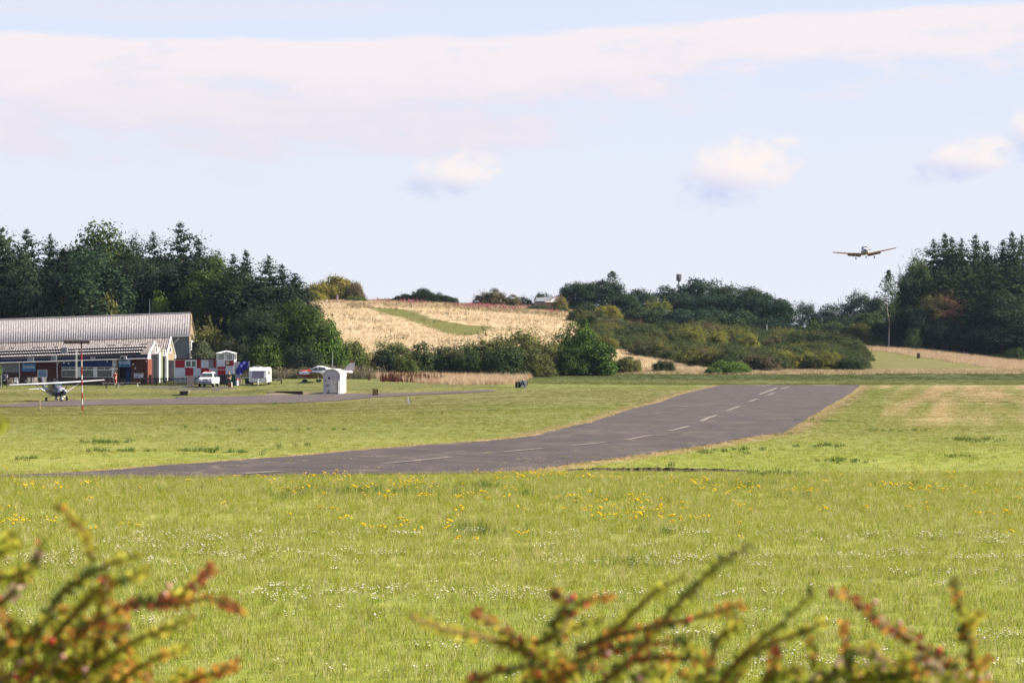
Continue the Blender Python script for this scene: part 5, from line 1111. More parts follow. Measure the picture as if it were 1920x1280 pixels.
# aerials and poles
def pole(name, px, y0, y1, D, r, mt, label, cat='pole', rtop=None):
    a = P(px, y0, D); b = P(px, y1, D); r0 = empty(name, b, 0, label, cat)
    MB().tube([(0, 0, -.05), (0, 0, a.z - b.z)], [r, rtop or r], 6).build('shaft', mt, r0); return r0
pole('radio_aerial', 280.5, 560, 633, 356, .045, M_METAL, 'thin grey radio aerial rising from the hangar roof', 'aerial', .02)
pole('flag_pole', 141.5, 653, 722, 334.2, .028, M_METAL, 'left one of two thin white poles before the clubhouse windows')
pole('flag_pole', 144, 655, 722, 334.4, .028, M_WHITE, 'right one of two thin white poles before the clubhouse windows')

# --- picket fence
M_FW = mat('pale_picket', (.26, .22, .20), .8, var=.4, scale=2)
def fence(x0, x1, y0, y1, D, label, mt):
    a = onground(x0, D); b = onground(x1, D); L = b.x - a.x; h = P(0, y0, D).z - min(a.z, b.z); fr = empty('picket_fence', a, 0, label, 'fence'); n = int(L / .16); m = MB()
    for i in range(n):
        t = i / n; hh = h * random.uniform(.93, 1.0); m.box((L * t, 0, (b.z - a.z) * t + hh / 2), (.10, .025, hh))
    o = m.build('pickets', mt, fr); o['kind'] = 'stuff'
    for i in range(int(L / 2) + 1): MB().box((i * 2, .06, h * .45), (.1, .1, h * .95)).build('fence_post', mt, fr)
    for z in (.3, .8): MB().box((L / 2, .04, z * h), (L, .03, .07)).build('rail', mt, fr)
fence(-60, 30, 709, 722, 331.5, 'dark picket fence left of the parked high wing plane', M_FENCE); fence(30, 236, 708, 722, 331.6, 'dark picket fence in front of the clubhouse windows', M_FENCE)
fence(262, 352, 707, 722, 330.5, 'dark picket fence in front of the numbered gables', M_FENCE); fence(362, 404, 706, 720, 333, 'dark fence below the checkered hut behind the pickup', mat('maroon_fence', (.055, .035, .045), .8))
g0 = onground(356.5, 330.2); fr = empty('fence_gate', g0, 0, 'tan boarded gate between the fence and the white pickup', 'gate')
for i in range(4): MB().box((-.26 + i * .175, 0, .62), (.165, .04, 1.28)).build('board', M_TANW, fr)

# --- checkered control hut and tower
bt_ = onground(385, 336); ct = empty('control_tower', bt_, 0, 'red and white checkered control hut with glazed tower cab', 'control tower')
def cb(name, x0, x1, y0, y1, mt, D, th=.06, out=0, par=None):
    a = P(x0, y0, D - out); b = P(x1, y1, D - out); return MB().box(((a.x + b.x) / 2, D - out + th / 2, (a.z + b.z) / 2), (b.x - a.x, th, a.z - b.z)).build(name, mt, par or ct, off=bt_)
HD, TWD = 337.0, 335.2
a = P(328.2, 673.5, HD + .06); b = P(413, 708, HD + .06); MB().box(((a.x + b.x) / 2, HD + 1.4, (a.z + b.z) / 2 - .3), (b.x - a.x, 2.6, a.z - b.z + .6)).build('hut_body', M_WHITE, ct, off=bt_)
MB().box(((a.x + b.x) / 2, HD + 1.3, a.z + .06), (b.x - a.x + .2, 2.9, .14)).build('hut_roof', mat('dark_felt', (.06, .025, .03), .8), ct, off=bt_)
M_CW = mat('white_check', (.50, .50, .56), .5, var=.08, scale=5)
for x0, x1, y0, y1, r in ((328.5, 346.2, 675, 688.6, 1), (369, 377, 674, 690, 1), (377, 391, 674, 689.6, 0), (400, 405, 674, 689.6, 1), (328.5, 347, 689.2, 705, 0), (347.4, 362.3, 689.5, 704.6, 1), (362.6, 369.4, 689.2, 705, 0), (369.9, 376.6, 690, 704.6, 0), (376.9, 392, 689.8, 704.6, 1), (392, 405, 689.8, 705, 0)):
    cb('panel', x0, x1, y0, y1, M_RED if r else M_CW, HD, .05, .02 + .004 * random.random())
cb('vent_panel', 391, 399.6, 674.5, 690, M_METAL, HD, .06, .03)
for i in range(5): cb('louvre', 391.8, 398.8, 676 + i * 2.8, 677.2 + i * 2.8, M_GREYP, HD, .04, .07)
wn = cb('window', 347, 368.6, 674.6, 688.8, M_WHITE, HD, .08, .06)
cb('pane', 349, 357.4, 677, 687, M_GLASS, HD, .02, .08, wn); cb('pane', 359.6, 366.6, 677, 687, mat('green_glass', (.02, .07, .045), .1, spec=.6), HD, .02, .08, wn)
a = P(407.4, 675, TWD); b = P(438.6, 722, TWD); WX = b.x - a.x; cxw = (a.x + b.x) / 2
MB().box((cxw, TWD + 1.1, (a.z + b.z) / 2), (WX, 2.1, a.z - b.z)).build('tower_body', M_WHITE, ct, off=bt_)
for x0, x1, y0, y1, r in ((407.6, 422.6, 675, 686.8, 0), (422.8, 438, 675.2, 685.6, 1), (407.8, 422.8, 687, 702, 1), (423.2, 438, 686, 701, 0)):
    cb('panel', x0, x1, y0, y1, M_RED if r else M_CW, TWD, .05, .03)
cb('panel_seam', 408, 422.6, 692.6, 693.3, M_WHITE, TWD, .02, .05); cb('lower_wall', 407.6, 438, 702.4, 722, mat('dark_plinth', (.05, .04, .045), .8), TWD, .05, .03)
ring = MB(); pc = P(426.6, 679.9, TWD - .08); ring.wheel(pc, .24, .03, (0, 1, 0), 18); ring.build('emblem_disc', mat('gold_disc', (.48, .38, .20), .5), ct, off=bt_)
m = MB(); pr_ = [pc + Vector((.29 * math.cos(t), -.02, .29 * math.sin(t))) for t in [k * math.pi / 9 for k in range(19)]]; m.tube(pr_, .045, 5, False); m.build('emblem_ring', mat('dark_ring', (.06, .03, .02), .5), ct, off=bt_)
# letter C as pale ring broken at the right
m = MB(); m.tube([pc + Vector((.2 * math.cos(t), -.04, .2 * math.sin(t))) for t in [.7 + k * .35 for k in range(15)]], .025, 4); m.build('emblem_letter', M_WHITE, ct, off=bt_)
# side lit panels of the tower
for z0, z1, mm in ((675, 687, M_WHITE), (687, 702, M_WHITE)):
    p0 = P(438.6, z0, TWD); p1 = P(438.6, z1, TWD); MB().box((p0.x + .03, TWD + 1.1, (p0.z + p1.z) / 2), (.04, 2.1, p0.z - p1.z - .03)).build('side_panel', mm, ct, off=bt_)
# glazed cab
z0 = P(0, 675, TWD).z; z1 = P(0, 662.4, TWD).z; zr = P(0, 657.2, TWD).z; x0c = P(406, 0, TWD).x; x1c = P(440.4, 0, TWD).x
cab = MB()
for x in (x0c + .06, cxw - .1, x1c - .28, x1c - .06):
    for y in (TWD, TWD + 2.1): cab.box((x, y, (z0 + z1) / 2), (.09, .09, z1 - z0))
for y in (TWD, TWD + 2.1):
    cab.box((cxw, y, z0 + .03), (x1c - x0c, .1, .10)); cab.box((cxw, y, z1), (x1c - x0c, .1, .10))
for x in (x0c + .05, x1c - .05): cab.box((x, TWD + 1.05, z1), (.1, 2.1, .1)); cab.box((x, TWD + 1.05, z0 + .03), (.1, 2.1, .1))
cab.build('cab_frame', M_WHITE, ct, off=bt_)
mg = bpy.data.materials.new('clear_glass'); mg.use_nodes = True; t_ = NT(mg.node_tree); t_.n.clear(); oo = t_.new('ShaderNodeOutputMaterial'); g1 = t_.new('ShaderNodeBsdfGlossy'); g1.inputs['Roughness'].default_value = .03; tr = t_.new('ShaderNodeBsdfTransparent'); tr.inputs[0].default_value = (.62, .70, .66, 1)
fr_ = t_.new('ShaderNodeMixShader'); fr_.inputs[0].default_value = .12; t_.l.new(tr.outputs[0], fr_.inputs[1]); t_.l.new(g1.outputs[0], fr_.inputs[2]); t_.l.new(fr_.outputs[0], oo.inputs[0]); M_CLEAR = mg
for y in (TWD + .0, TWD + 2.1):
    for xa, xb in ((x0c + .1, cxw - .15), (cxw - .05, x1c - .3)): MB().box(((xa + xb) / 2, y, (z0 + z1) / 2), (xb - xa, .012, z1 - z0 - .1)).build('pane', M_CLEAR, ct, off=bt_)
rf = MB(); e = .12
rf.add([(x0c - e, TWD - e, z1 + .06), (x1c + e, TWD - e, z1 + .06), (x1c + e, TWD + 2.2, z1 + .06), (x0c - e, TWD + 2.2, z1 + .06), (cxw, TWD + .3, zr), (cxw, TWD + 1.8, zr)], [(3, 2, 1, 0), (0, 1, 4), (1, 2, 5, 4), (2, 3, 5), (3, 0, 4, 5)]); rf.build('cab_roof', M_WHITE, ct, off=bt_)
m = MB(); m.slab([P(414, 661.6, TWD - .25), P(436, 661.6, TWD - .25), P(425, 658.6, TWD - .25)], (0, .03, 0)); m.build('cab_gable', mat('cab_shade', (.22, .24, .28), .6), ct, off=bt_)

# ------------------------------------------------------------------ air: thin bluish haze over the whole place
hzb = MB().box((0, 4800, 27), (19000, 10200, 64)); hm = bpy.data.materials.new('haze'); hm.use_nodes = True; ht = hm.node_tree; ht.nodes.clear()
ho = ht.nodes.new('ShaderNodeOutputMaterial'); hv = ht.nodes.new('ShaderNodeVolumePrincipled'); hv.inputs['Color'].default_value = (.52, .70, 1, 1); hv.inputs['Density'].default_value = .000028; hv.inputs['Anisotropy'].default_value = .2
ht.links.new(hv.outputs[0], ho.inputs['Volume']); hazeo = hzb.build('haze', hm); tag(hazeo, 'thin bluish haze softening the far trees', 'haze', kind='stuff')
scene.cycles.volume_bounces = 0

# ------------------------------------------------------------------ aircraft
M_AWH = mat('aircraft_white', (.48, .47, .48), .3, spec=.5, var=.05); M_ANV = mat('aircraft_navy', (.03, .03, .06), .3, var=.1); M_ARD = mat('aircraft_red', (.30, .030, .022), .3, var=.1)
M_AWARM = mat('aircraft_warm_underside_light', (.24, .165, .12), .4, var=.1); M_SPIN = mat('spinner_black', (.02, .02, .022), .35)
def ringat(x, zc, hw, hh, n=20, pw=2.4):
    r = []
    for k in range(n):
        a = 2 * math.pi * k / n; c, s = math.cos(a), math.sin(a); r.append((x, hw * math.copysign(abs(c) ** (2 / pw), c), zc + hh * math.copysign(abs(s) ** (2 / pw), s)))
    return r
def fuselage(secs, mats, pick, parent, n=20):
    m = MB(); rings = [ringat(*s, n=n) for s in secs]; m.loft(rings)
    m.mi = []
    for f in m.f:
        c = sum((Vector(m.v[i]) for i in f), Vector()) / len(f); m.mi.append(pick(c))
    return m.build('fuselage', mats, parent, smooth=True)
AF = [(0, 0), (.03, .035), (.15, .075), (.35, .09), (.65, .06), (1, .004), (.65, -.035), (.35, -.045), (.12, -.04), (.03, -.02)]
def wingmesh(st):
    """stations (y, x leading edge, chord, z, thickness factor)"""
    return MB().loft([[(x - c * u, y, z + c * w_ * th) for u, w_ in AF] for y, x, c, z, th in st])
def wheel_unit(parent, x, y, z, r=.2, top=.8, strut=True, spat=None, ytop=None):
    w_ = MB().wheel((x, y, z + r), r, .15, (0, 1, 0)).build('wheel', M_RUB, parent, smooth=False)
    MB().wheel((x, y, z + r), r * .45, .17, (0, 1, 0)).build('hub', M_METAL, w_)
    if spat:
        MB().loft([ringat(x + r * 1.9, z + r * 1.1, .03, .05, 10), ringat(x + r, z + r * 1.25, .13, r * .8, 10), ringat(x - r * .3, z + r * 1.3, .14, r * .95, 10), ringat(x - r * 2, z + r * 1.3, .05, .08, 10)]).build('wheel_fairing', spat, parent, smooth=True)
    if strut: MB().tube([(x, ytop if ytop is not None else y, top), (x, y, z + r * 1.2)], .04, 6).build('undercarriage_leg', M_AWH, parent)
def propeller(parent, x, z, L=.9, ang=.4):
    MB().loft([ringat(x, z, .16, .16, 12, 2), ringat(x + .14, z, .13, .13, 12, 2), ringat(x + .28, z, .02, .02, 12, 2)]).build('spinner', M_SPIN, parent, smooth=True)
    for s in (-1, 1):
        a = Vector((x + .08, 0, z)); d = Vector((0, math.cos(ang) * s, math.sin(ang) * s)); w_ = Vector((.3, -math.sin(ang), math.cos(ang))).normalized() * .055
        MB().slab([a + d * .1 - w_, a + d * .5 - w_ * 1.3, a + d * L - w_ * .5, a + d * L + w_ * .5, a + d * .5 + w_ * 1.3, a + d * .1 + w_], (.02, 0, 0)).build('propeller_blade', M_SPIN, parent)
def pane(parent, pts, th, name='window', mt=None): return MB().slab(pts, th).build(name, mt or M_GLASS, parent)

# high wing plane parked on the taxiway
g0 = G(108, 752.2); hw = empty('parked_aircraft', (g0.x, g0.y, g0.z + .03), R(-63), 'white and navy high wing light aircraft parked nose right on the taxiway', 'aircraft'); hw.rotation_euler = (R(2.6), 0, R(-63))
fuselage([(2.15, 1.32, .20, .20), (2.1, 1.32, .38, .33), (1.8, 1.32, .50, .42), (1.1, 1.33, .56, .50), (.75, 1.40, .57, .56), (.25, 1.52, .58, .70), (-.2, 1.55, .58, .74), (-1.0, 1.54, .56, .72), (-1.9, 1.48, .46, .56), (-3.0, 1.46, .30, .36), (-4.6, 1.50, .13, .22), (-5.3, 1.52, .05, .14)], [mat('hw_upper_shade', (.13, .125, .155), .35, var=.06), M_ANV, M_AWH], lambda c: 1 if (c.z < 1.36 + max(0, -c.x) * .08 and c.x > -3.2) else (2 if c.x > 1.75 else 0), hw)  # lilac grey of the upper body is shade put into the white paint
wingmesh([(-5.3, .35, 1.15, 2.34, .6), (-3, .42, 1.5, 2.29, .7), (-.6, .45, 1.6, 2.26, .8), (.6, .45, 1.6, 2.26, .8), (3, .42, 1.5, 2.29, .7), (5.3, .35, 1.15, 2.34, .6)]).build('wing', M_AWH, hw)
for s in (-1, 1):
    MB().tube([(.1, s * .55, .98), (.1, s * 2.6, 2.22)], .05, 6).build('wing_strut', M_AWH, hw)
    pane(hw, [(.45, s * .60, 1.62), (-.35, s * .60, 1.62), (-.35, s * .575, 2.12), (.15, s * .575, 2.12)], (0, s * .012, 0)); pane(hw, [(-.45, s * .60, 1.62), (-1.5, s * .55, 1.64), (-1.3, s * .53, 2.05), (-.45, s * .575, 2.12)], (0, s * .012, 0))
    wheel_unit(hw, -.35, s * 1.15, 0, .24, .75, True, M_AWH, s * .45)
pane(hw, [(.86, -.42, 1.78), (.86, .42, 1.78), (.42, .40, 2.2), (.42, -.40, 2.2)], (.02, 0, .02), 'windscreen')
wheel_unit(hw, 1.45, 0, 0, .22, .75, True, M_AWH)
MB().slab([(-4.3, 0, 1.65), (-5.35, 0, 1.6), (-5.75, 0, 2.85), (-5.2, 0, 2.85)], (0, .06, 0)).build('fin', mat('hw_fin', (.20, .19, .27), .4, var=.1), hw)
wingmesh([(-1.7, -4.7, .75, 1.62, .8), (0, -4.4, 1.0, 1.62, .8), (1.7, -4.7, .75, 1.62, .8)]).build('tailplane', M_AWH, hw)
pane(hw, [(-5.3, .07, 2.2), (-4.9, .07, 2.2), (-5.1, .07, 2.5), (-5.5, .07, 2.5)], (0, .01, 0), 'fin_stripe', M_ANV)
propeller(hw, 2.15, 1.32, .95, 1.0); MB().box((2.12, .24, 1.34), (.1, .2, .18)).build('air_intake', M_DARK, hw); MB().box((2.12, -.24, 1.34), (.1, .2, .18)).build('air_intake', M_DARK, hw)
MB().tube([(-.6, 0, 2.4), (-.75, 0, 2.75)], .015, 4).build('aerial', M_METAL, hw); MB().tube([(.2, 0, 2.4), (.2, 0, 2.55)], .03, 5).build('beacon', M_AWH, hw)
for z, x in ((1.5, 1.2), (1.42, -1.6)):
    for s in (-1, 1): MB().box((x, s * (.57 if x > 0 else .52), z), (.5, .02, .05)).build('marking', M_ANV, hw)

for ch in hw.children:
    if not ch.name.startswith(('wheel', 'undercarriage')): ch.location.z = -.32
# red and white low wing plane on the grass
g0 = onground(599, 344); lw = empty('parked_aircraft', g0, R(181), 'red and white low wing aircraft parked on the grass behind the white hut', 'aircraft')
fuselage([(2.65, 1.18, .20, .20), (2.6, 1.18, .40, .33), (2.2, 1.17, .50, .42), (1.5, 1.18, .55, .47), (.9, 1.2, .57, .5), (-.6, 1.22, .57, .5), (-1.6, 1.25, .46, .43), (-3.0, 1.32, .26, .28), (-4.3, 1.38, .07, .14)], [M_AWH, M_ARD], lambda c: 1 if (c.z < 1.02 and c.x > -.9) or (c.x > 1.2 and abs(c.z - 1.55) < .12) else 0, lw)
cp_ = MB().loft([ringat(1.35, 1.45, .30, .08, 14), ringat(.75, 1.62, .48, .30, 14), ringat(.2, 1.72, .50, .44, 14), ringat(-.5, 1.70, .49, .42, 14), ringat(-1.1, 1.60, .42, .34, 14), ringat(-1.9, 1.52, .25, .16, 14)]).build('canopy', M_AWH, lw, smooth=True)
for s in (-1, 1):
    pane(lw, [(1.05, s * .50, 1.56), (.22, s * .54, 1.56), (.22, s * .50, 2.0), (.55, s * .46, 1.93)], (0, s * .02, 0), 'window', M_GLASS); pane(lw, [(.12, s * .54, 1.56), (-.85, s * .52, 1.56), (-.75, s * .46, 1.92), (.12, s * .50, 2.02)], (0, s * .02, 0), 'window', M_GLASS)
    wheel_unit(lw, .1, s * 1.4, 0, .2, .85, True, mat('spat_grey', (.10, .11, .12), .5))
MB().box((-1.25, .53, 1.45), (.3, .02, .16)).build('marking', M_ANV, lw)
wingmesh([(-4.4, 1.0, 1.3, 1.28, .8), (-2.6, 1.15, 1.7, .90, 1.1), (2.6, 1.15, 1.7, .90, 1.1), (4.4, 1.0, 1.3, 1.28, .8)]).build('wing', mat('wing_dark', (.13, .13, .12), .5, var=.2), lw)
wheel_unit(lw, 1.9, 0, 0, .19, .85, True, M_ANV)
MB().slab([(-3.0, 0, 1.5), (-4.35, 0, 1.35), (-4.6, 0, 2.55), (-3.95, 0, 2.55)], (0, .07, 0)).build('fin', M_AWH, lw)
MB().slab([(-3.9, -.005, 2.55), (-4.6, -.005, 2.55), (-4.62, -.005, 2.68), (-3.85, -.005, 2.68)], (0, .08, 0)).build('fin_tip', M_ARD, lw)
wingmesh([(-1.5, -3.5, .75, 1.22, .8), (1.5, -3.5, .75, 1.22, .8)]).build('tailplane', mat('tail_red_white', (.55, .25, .20), .4, var=.3, scale=1.5), lw)
propeller(lw, 2.62, 1.18, .8, 1.57); MB().tube([(-1.7, 0, 1.65), (-2.0, 0, 2.05)], .02, 4).build('aerial', M_AWH, lw)

# low wing plane on final approach
fl = empty('landing_aircraft', P(1621.5, 472.5, 435), 0, 'small low wing aircraft with wheels down flying in to land', 'aircraft'); fl.rotation_mode = 'XYZ'
rot = Matrix.Rotation(R(-92), 4, 'Z') @ Matrix.Rotation(R(3.9), 4, 'X') @ Matrix.Rotation(R(-4), 4, 'Y'); fl.matrix_world = Matrix.Translation(P(1621.5, 472.5, 435)) @ rot
fuselage([(2.3, -.02, .22, .22), (2.25, -.02, .42, .36), (1.6, 0, .53, .46), (.9, .05, .56, .52), (.4, .2, .56, .66), (-.3, .26, .55, .70), (-1.2, .2, .50, .60), (-2.6, .1, .32, .34), (-4.7, .15, .07, .16)], [M_AWH, M_AWARM], lambda c: 1 if c.z < -.28 else 0, fl)  # tan of belly and wing: warm light on the underside put into the colour
wingmesh([(-5.15, .2, 1.15, .34, .8), (-3, .3, 1.5, .02, 1), (-.5, .75, 2.0, -.36, 1.1), (.5, .75, 2.0, -.36, 1.1), (3, .3, 1.5, .02, 1), (5.15, .2, 1.15, .34, .8)]).build('wing', M_AWARM, fl)
for s in (-1, 1):
    MB().slab([(-1.0, s * .55, -.36), (-1.0, s * 2.7, -.04), (-1.32, s * 2.7, -.30), (-1.32, s * .55, -.62)], (.02, 0, .05)).build('flap', mat('flap_brown', (.13, .085, .06), .5), fl)
    wheel_unit(fl, .0, s * 1.5, -1.15, .19, -.2, True); pane(fl, [(.75, s * .50, .38), (-1.1, s * .53, .38), (-.9, s * .42, .78), (.3, s * .42, .78)], (0, s * .02, 0))
wheel_unit(fl, 1.7, 0, -1.2, .17, -.3, True)
pane(fl, [(.88, -.46, .42), (.88, -.03, .48), (.48, -.03, .86), (.48, -.38, .80)], (.03, 0, .02), 'windscreen'); pane(fl, [(.88, .46, .42), (.88, .03, .48), (.48, .03, .86), (.48, .38, .80)], (.03, 0, .02), 'windscreen')
MB().slab([(-3.6, 0, .3), (-4.7, 0, .25), (-5.0, 0, 1.55), (-4.5, 0, 1.55)], (0, .07, 0)).build('fin', M_AWH, fl); wingmesh([(-1.8, -4.1, .75, .15, .8), (1.8, -4.1, .75, .15, .8)]).build('tailplane', M_AWH, fl)
propeller(fl, 2.28, -.02, .9, .2)
for s in (-1, 1): MB().box((2.27, s * .24, .04), (.05, .2, .18)).build('air_intake', M_DARK, fl)
MB().tube([(-1.0, 0, .9), (-1.1, 0, 1.75)], .02, 4).build('aerial', M_METAL, fl)

# ------------------------------------------------------------------ pickup, caravan, hut
def rrect(y, z0, z1, hw_, rad=.12, n=3):
    pts = []
    for cx_, cz_, a0 in ((hw_ - rad, z0 + rad, -90), (hw_ - rad, z1 - rad, 0), (-hw_ + rad, z1 - rad, 90), (-hw_ + rad, z0 + rad, 180)):
        for k in range(n + 1): a = R(a0 + 90 * k / n); pts.append((cx_ + rad * math.cos(a), y, cz_ + rad * math.sin(a)))
    return pts
M_CAR = mat('white_car_paint', (.66, .66, .68), .25, var=.04, coat=.4)
g0 = onground(391.5, 326); pk_ = empty('pickup_truck', g0, R(-3), 'white pickup truck with red roof light bar facing the camera', 'pickup truck')
b_ = MB().loft([rrect(-2.55, .50, .92, .80, .1), rrect(-2.45, .42, 1.04, .88, .14), rrect(-2.1, .40, 1.12, .92, .14), rrect(-1.25, .40, 1.18, .93, .12), rrect(.9, .40, 1.18, .93, .1), rrect(2.5, .42, 1.16, .92, .1), rrect(2.6, .5, 1.1, .9, .1)]).build('body', M_CAR, pk_, smooth=False, bevel=.02)
MB().loft([rrect(-1.35, 1.12, 1.20, .82, .03), rrect(-.65, 1.12, 1.74, .68, .1), rrect(-.2, 1.12, 1.80, .69, .12), rrect(.7, 1.12, 1.80, .69, .12), rrect(1.15, 1.12, 1.25, .78, .05)]).build('cabin', M_CAR, pk_)
pane(pk_, [(-.70, -1.33, 1.24), (.70, -1.33, 1.24), (.60, -.80, 1.64), (-.60, -.80, 1.64)], (0, -.035, .02), 'windscreen')
for s in (-1, 1):
    pane(pk_, [(s * .775, -1.0, 1.24), (s * .775, .85, 1.24), (s * .72, .65, 1.66), (s * .72, -.62, 1.66)], (s * .03, 0, 0), 'side_window')
    h = MB().box((s * .66, -2.50, .93), (.34, .16, .18)).build('headlight', mat('lamp_glass', (.55, .57, .62), .15, spec=.8), pk_, bevel=.03)
    MB().box((s * .66, -2.53, .60), (.26, .12, .13)).build('fog_lamp', M_DARK, pk_); MB().box((s * 1.02, -.95, 1.24), (.2, .12, .17)).build('wing_mirror', M_SPIN, pk_, bevel=.03)
    for y in (-1.65, 1.65):
        wv_ = MB().wheel((s * .82, y, .38), .38, .26, (1, 0, 0), 20).build('wheel', M_RUB, pk_); MB().wheel((s * .90, y, .38), .22, .14, (1, 0, 0), 14).build('rim', M_METAL, wv_)
        MB().tube([(s * .935, y + .47 * math.cos(a), .38 + .47 * math.sin(a)) for a in [k * math.pi / 8 for k in range(9)]], .05, 5).build('wheel_arch', mat('arch', (.45, .45, .46), .5), pk_)
    MB().box((s * .945, .0, 1.0), (.02, .25, .04)).build('door_handle', M_METAL, pk_)
MB().box((0, -2.57, .90), (.62, .06, .16)).build('grille', M_SPIN, pk_, bevel=.02); MB().box((0, -2.60, .90), (.12, .03, .09)).build('badge', M_METAL, pk_)
MB().box((0, -2.60, .60), (.86, .06, .12)).build('lower_grille', M_SPIN, pk_); MB().box((0, -2.55, .44), (1.5, .1, .1)).build('skid_plate', M_METAL, pk_)
lb = MB().box((0, -.3, 1.90), (.95, .25, .11)).build('light_bar', mat('red_lamp', (.42, .05, .04), .3), pk_, bevel=.03); MB().box((0, -.3, 1.835), (.6, .15, .05)).build('light_bar_mount', M_SPIN, pk_)

g0 = onground(484, 331); cv = empty('caravan', g0, R(-1), 'white touring caravan with purple brown front window', 'caravan')
M_CV = mat('caravan_white', (.50, .48, .49), .4, var=.06)
def cvring(y, z0, z1, r_=.14, hw_=1.12): return rrect(y, z0, z1, hw_, r_)
MB().loft([cvring(-.02, .42, 1.35, .1, 1.05), cvring(-.12, .48, 1.3, .1, 1.1)][:0] + [cvring(-.25, .45, .98), cvring(.02, .38, 1.80), cvring(.22, .36, 2.18), cvring(.55, .36, 2.26), cvring(4.6, .36, 2.26), cvring(4.9, .4, 2.1)]).build('body', M_CV, cv)
MB().slab([(-.74, -.30, .92), (.76, -.30, .92), (.74, -.02, 1.74), (-.70, -.02, 1.74)], (0, -.03, .01)).build('window', mat('tinted_pane', (.10, .075, .11), .15, spec=.7, var=.1), cv)
MB().slab([(-1.08, -.02, 1.80), (1.08, -.02, 1.80), (1.08, .2, 2.18), (-1.08, .2, 2.18)], (0, -.05, .02)).build('front_moulding', M_WHITE, cv)
MB().box((-.25, 1.2, 2.31), (.9, .7, .1)).build('roof_vent', M_WHITE, cv, bevel=.03); MB().box((-.2, .84, 2.31), (.7, .02, .05)).build('vent_gap', M_DARK, cv)
MB().box((0, -.27, .62), (1.5, .05, .42)).build('gas_locker', mat('locker', (.50, .49, .52), .4), cv, bevel=.02)
for y in (1.3, 3.2): MB().box((1.125, y, 1.55), (.03, .7, .5)).build('side_window', M_GLASS, cv)
MB().box((1.13, 2.25, 1.25), (.03, .6, 1.6)).build('door', M_CREAM, cv)
for s in (-1, 1): w_ = MB().wheel((s * 1.0, 2.6, .3), .3, .18, (1, 0, 0)).build('wheel', M_RUB, cv)
m = MB(); m.tube([(-.5, -.1, .45), (0, -1.2, .45)], .04, 5); m.tube([(.5, -.1, .45), (0, -1.2, .45)], .04, 5); m.tube([(0, -.95, .5), (0, -.95, .0)], .035, 5); m.build('drawbar', M_METAL, cv); MB().box((0, -1.2, .52), (.12, .3, .14)).build('hitch', M_METAL, cv)
MB().tube([(.12, -.95, .1), (.12, -.95, .85)], .035, 5).build('jockey_wheel', M_WHITE, cv)

g0 = G(622, 738.2); hut = empty('hut', g0, R(-11), 'small white arched hut with a worn door beside the taxiway', 'hut')
prof = [(-1.0, 0), (-1.0, 1.95)] + [(-math.cos(R(a)) * 1.0 * (1 - .0), 1.95 + math.sin(R(a)) * .80) for a in (18, 35, 52, 70, 90, 110, 128, 145, 162)] + [(1.0, 1.95), (1.0, 0)]
MB().slab([(x, 0, z) for x, z in prof], (0, 2.6, 0)).build('shell', mat('hut_white', (.47, .43, .43), .7, var=.14, scale=2.5), hut)
MB().slab([(x * 1.05, -.12, .02 + z * 1.025) for x, z in prof[1:-1]] + [(x * .98, -.12, z * .985) for x, z in prof[1:-1]][::-1], (0, 2.8, 0)).build('roof', mat('hut_roof', (.46, .41, .37), .7, var=.2, scale=3), hut)
M_DOOR = mat('cream_door', (.52, .48, .40), .6, var=.12)
dr = MB().box((.22, -.03, .95), (.78, .05, 1.75)).build('door', M_DOOR, hut); MB().box((.22, -.065, 1.75), (.50, .02, .42)).build('door_panel', mat('door_grey', (.38, .35, .36), .6), dr); MB().box((.45, -.07, 1.05), (.05, .04, .12)).build('handle', M_SPIN, dr)
MB().wheel((-.30, -.05, 1.78), .13, .05, (0, 1, 0), 12).build('round_fitting', M_DARK, hut)
for x, z, sx, sz in ((-.45, .88, .30, .07), (-.62, 1.0, .14, .06), (-.72, 1.5, .05, .2), (.58, 1.80, .05, .28), (.60, 1.15, .07, .12), (.72, .9, .04, .9), (-.35, .35, .04, .3)): MB().box((x, -.02, z), (sx, .05, sz)).build('fitting', M_DARK, hut)
MB().box((.1, -.05, .05), (1.4, .15, .1)).build('door_step', M_DARK, hut)
MB().tube([(.86, -.16, 0), (.86, -.16, 1.5)], .05, 6).build('white_post', M_WHITE, hut)
for x in (-.8, -.05, .68): MB().box((x, -.015, 1.15), (.03, .03, 1.9)).build('batten', mat('batten', (.42, .38, .40), .7), hut)
MB().tube([(-.18, 1.0, 2.6), (-.2, 1.0, 4.75)], [.05, .03], 6).build('aerial', M_METAL, hut)

# ------------------------------------------------------------------ windsock, posts, signs, small things
g0 = G(154.5, 769.5); ws = empty('windsock_pole', g0, 0, 'red and white banded windsock pole with grey horizontal sock', 'windsock')
D = g0.y; ztop = P(0, 640, D).z - g0.z; dx = P(152.4, 0, D).x - g0.x
MW2 = mat('band_white', (.34, .32, .31)); M_RED2 = mat('band_red', (.22, .018, .024))
def zrel(py): return P(0, py, D).z - g0.z
bands = [(640, 664, mat('sock_pole_dark', (.10, .05, .055), .6)), (664, 675.5, M_RED2), (675.5, 687.5, MW2), (687.5, 702.5, M_RED2), (702.5, 711, MW2), (711, 722.5, M_RED2), (722.5, 735.5, MW2), (735.5, 747.5, M_RED2), (747.5, 759, MW2), (759, 770.5, M_RED2)]
for a, b, mt in bands:
    za, zb = zrel(a), zrel(b); MB().tube([(dx * za / ztop, 0, za), (dx * max(zb, 0) / ztop, 0, zb)], [.058, .062], 8).build('pole_band', mt, ws)
r0 = .175; sk = MB(); xs0 = P(120.5, 0, D).x - g0.x; xs1 = P(168.5, 0, D).x - g0.x; zs = zrel(640.2)
rings = []
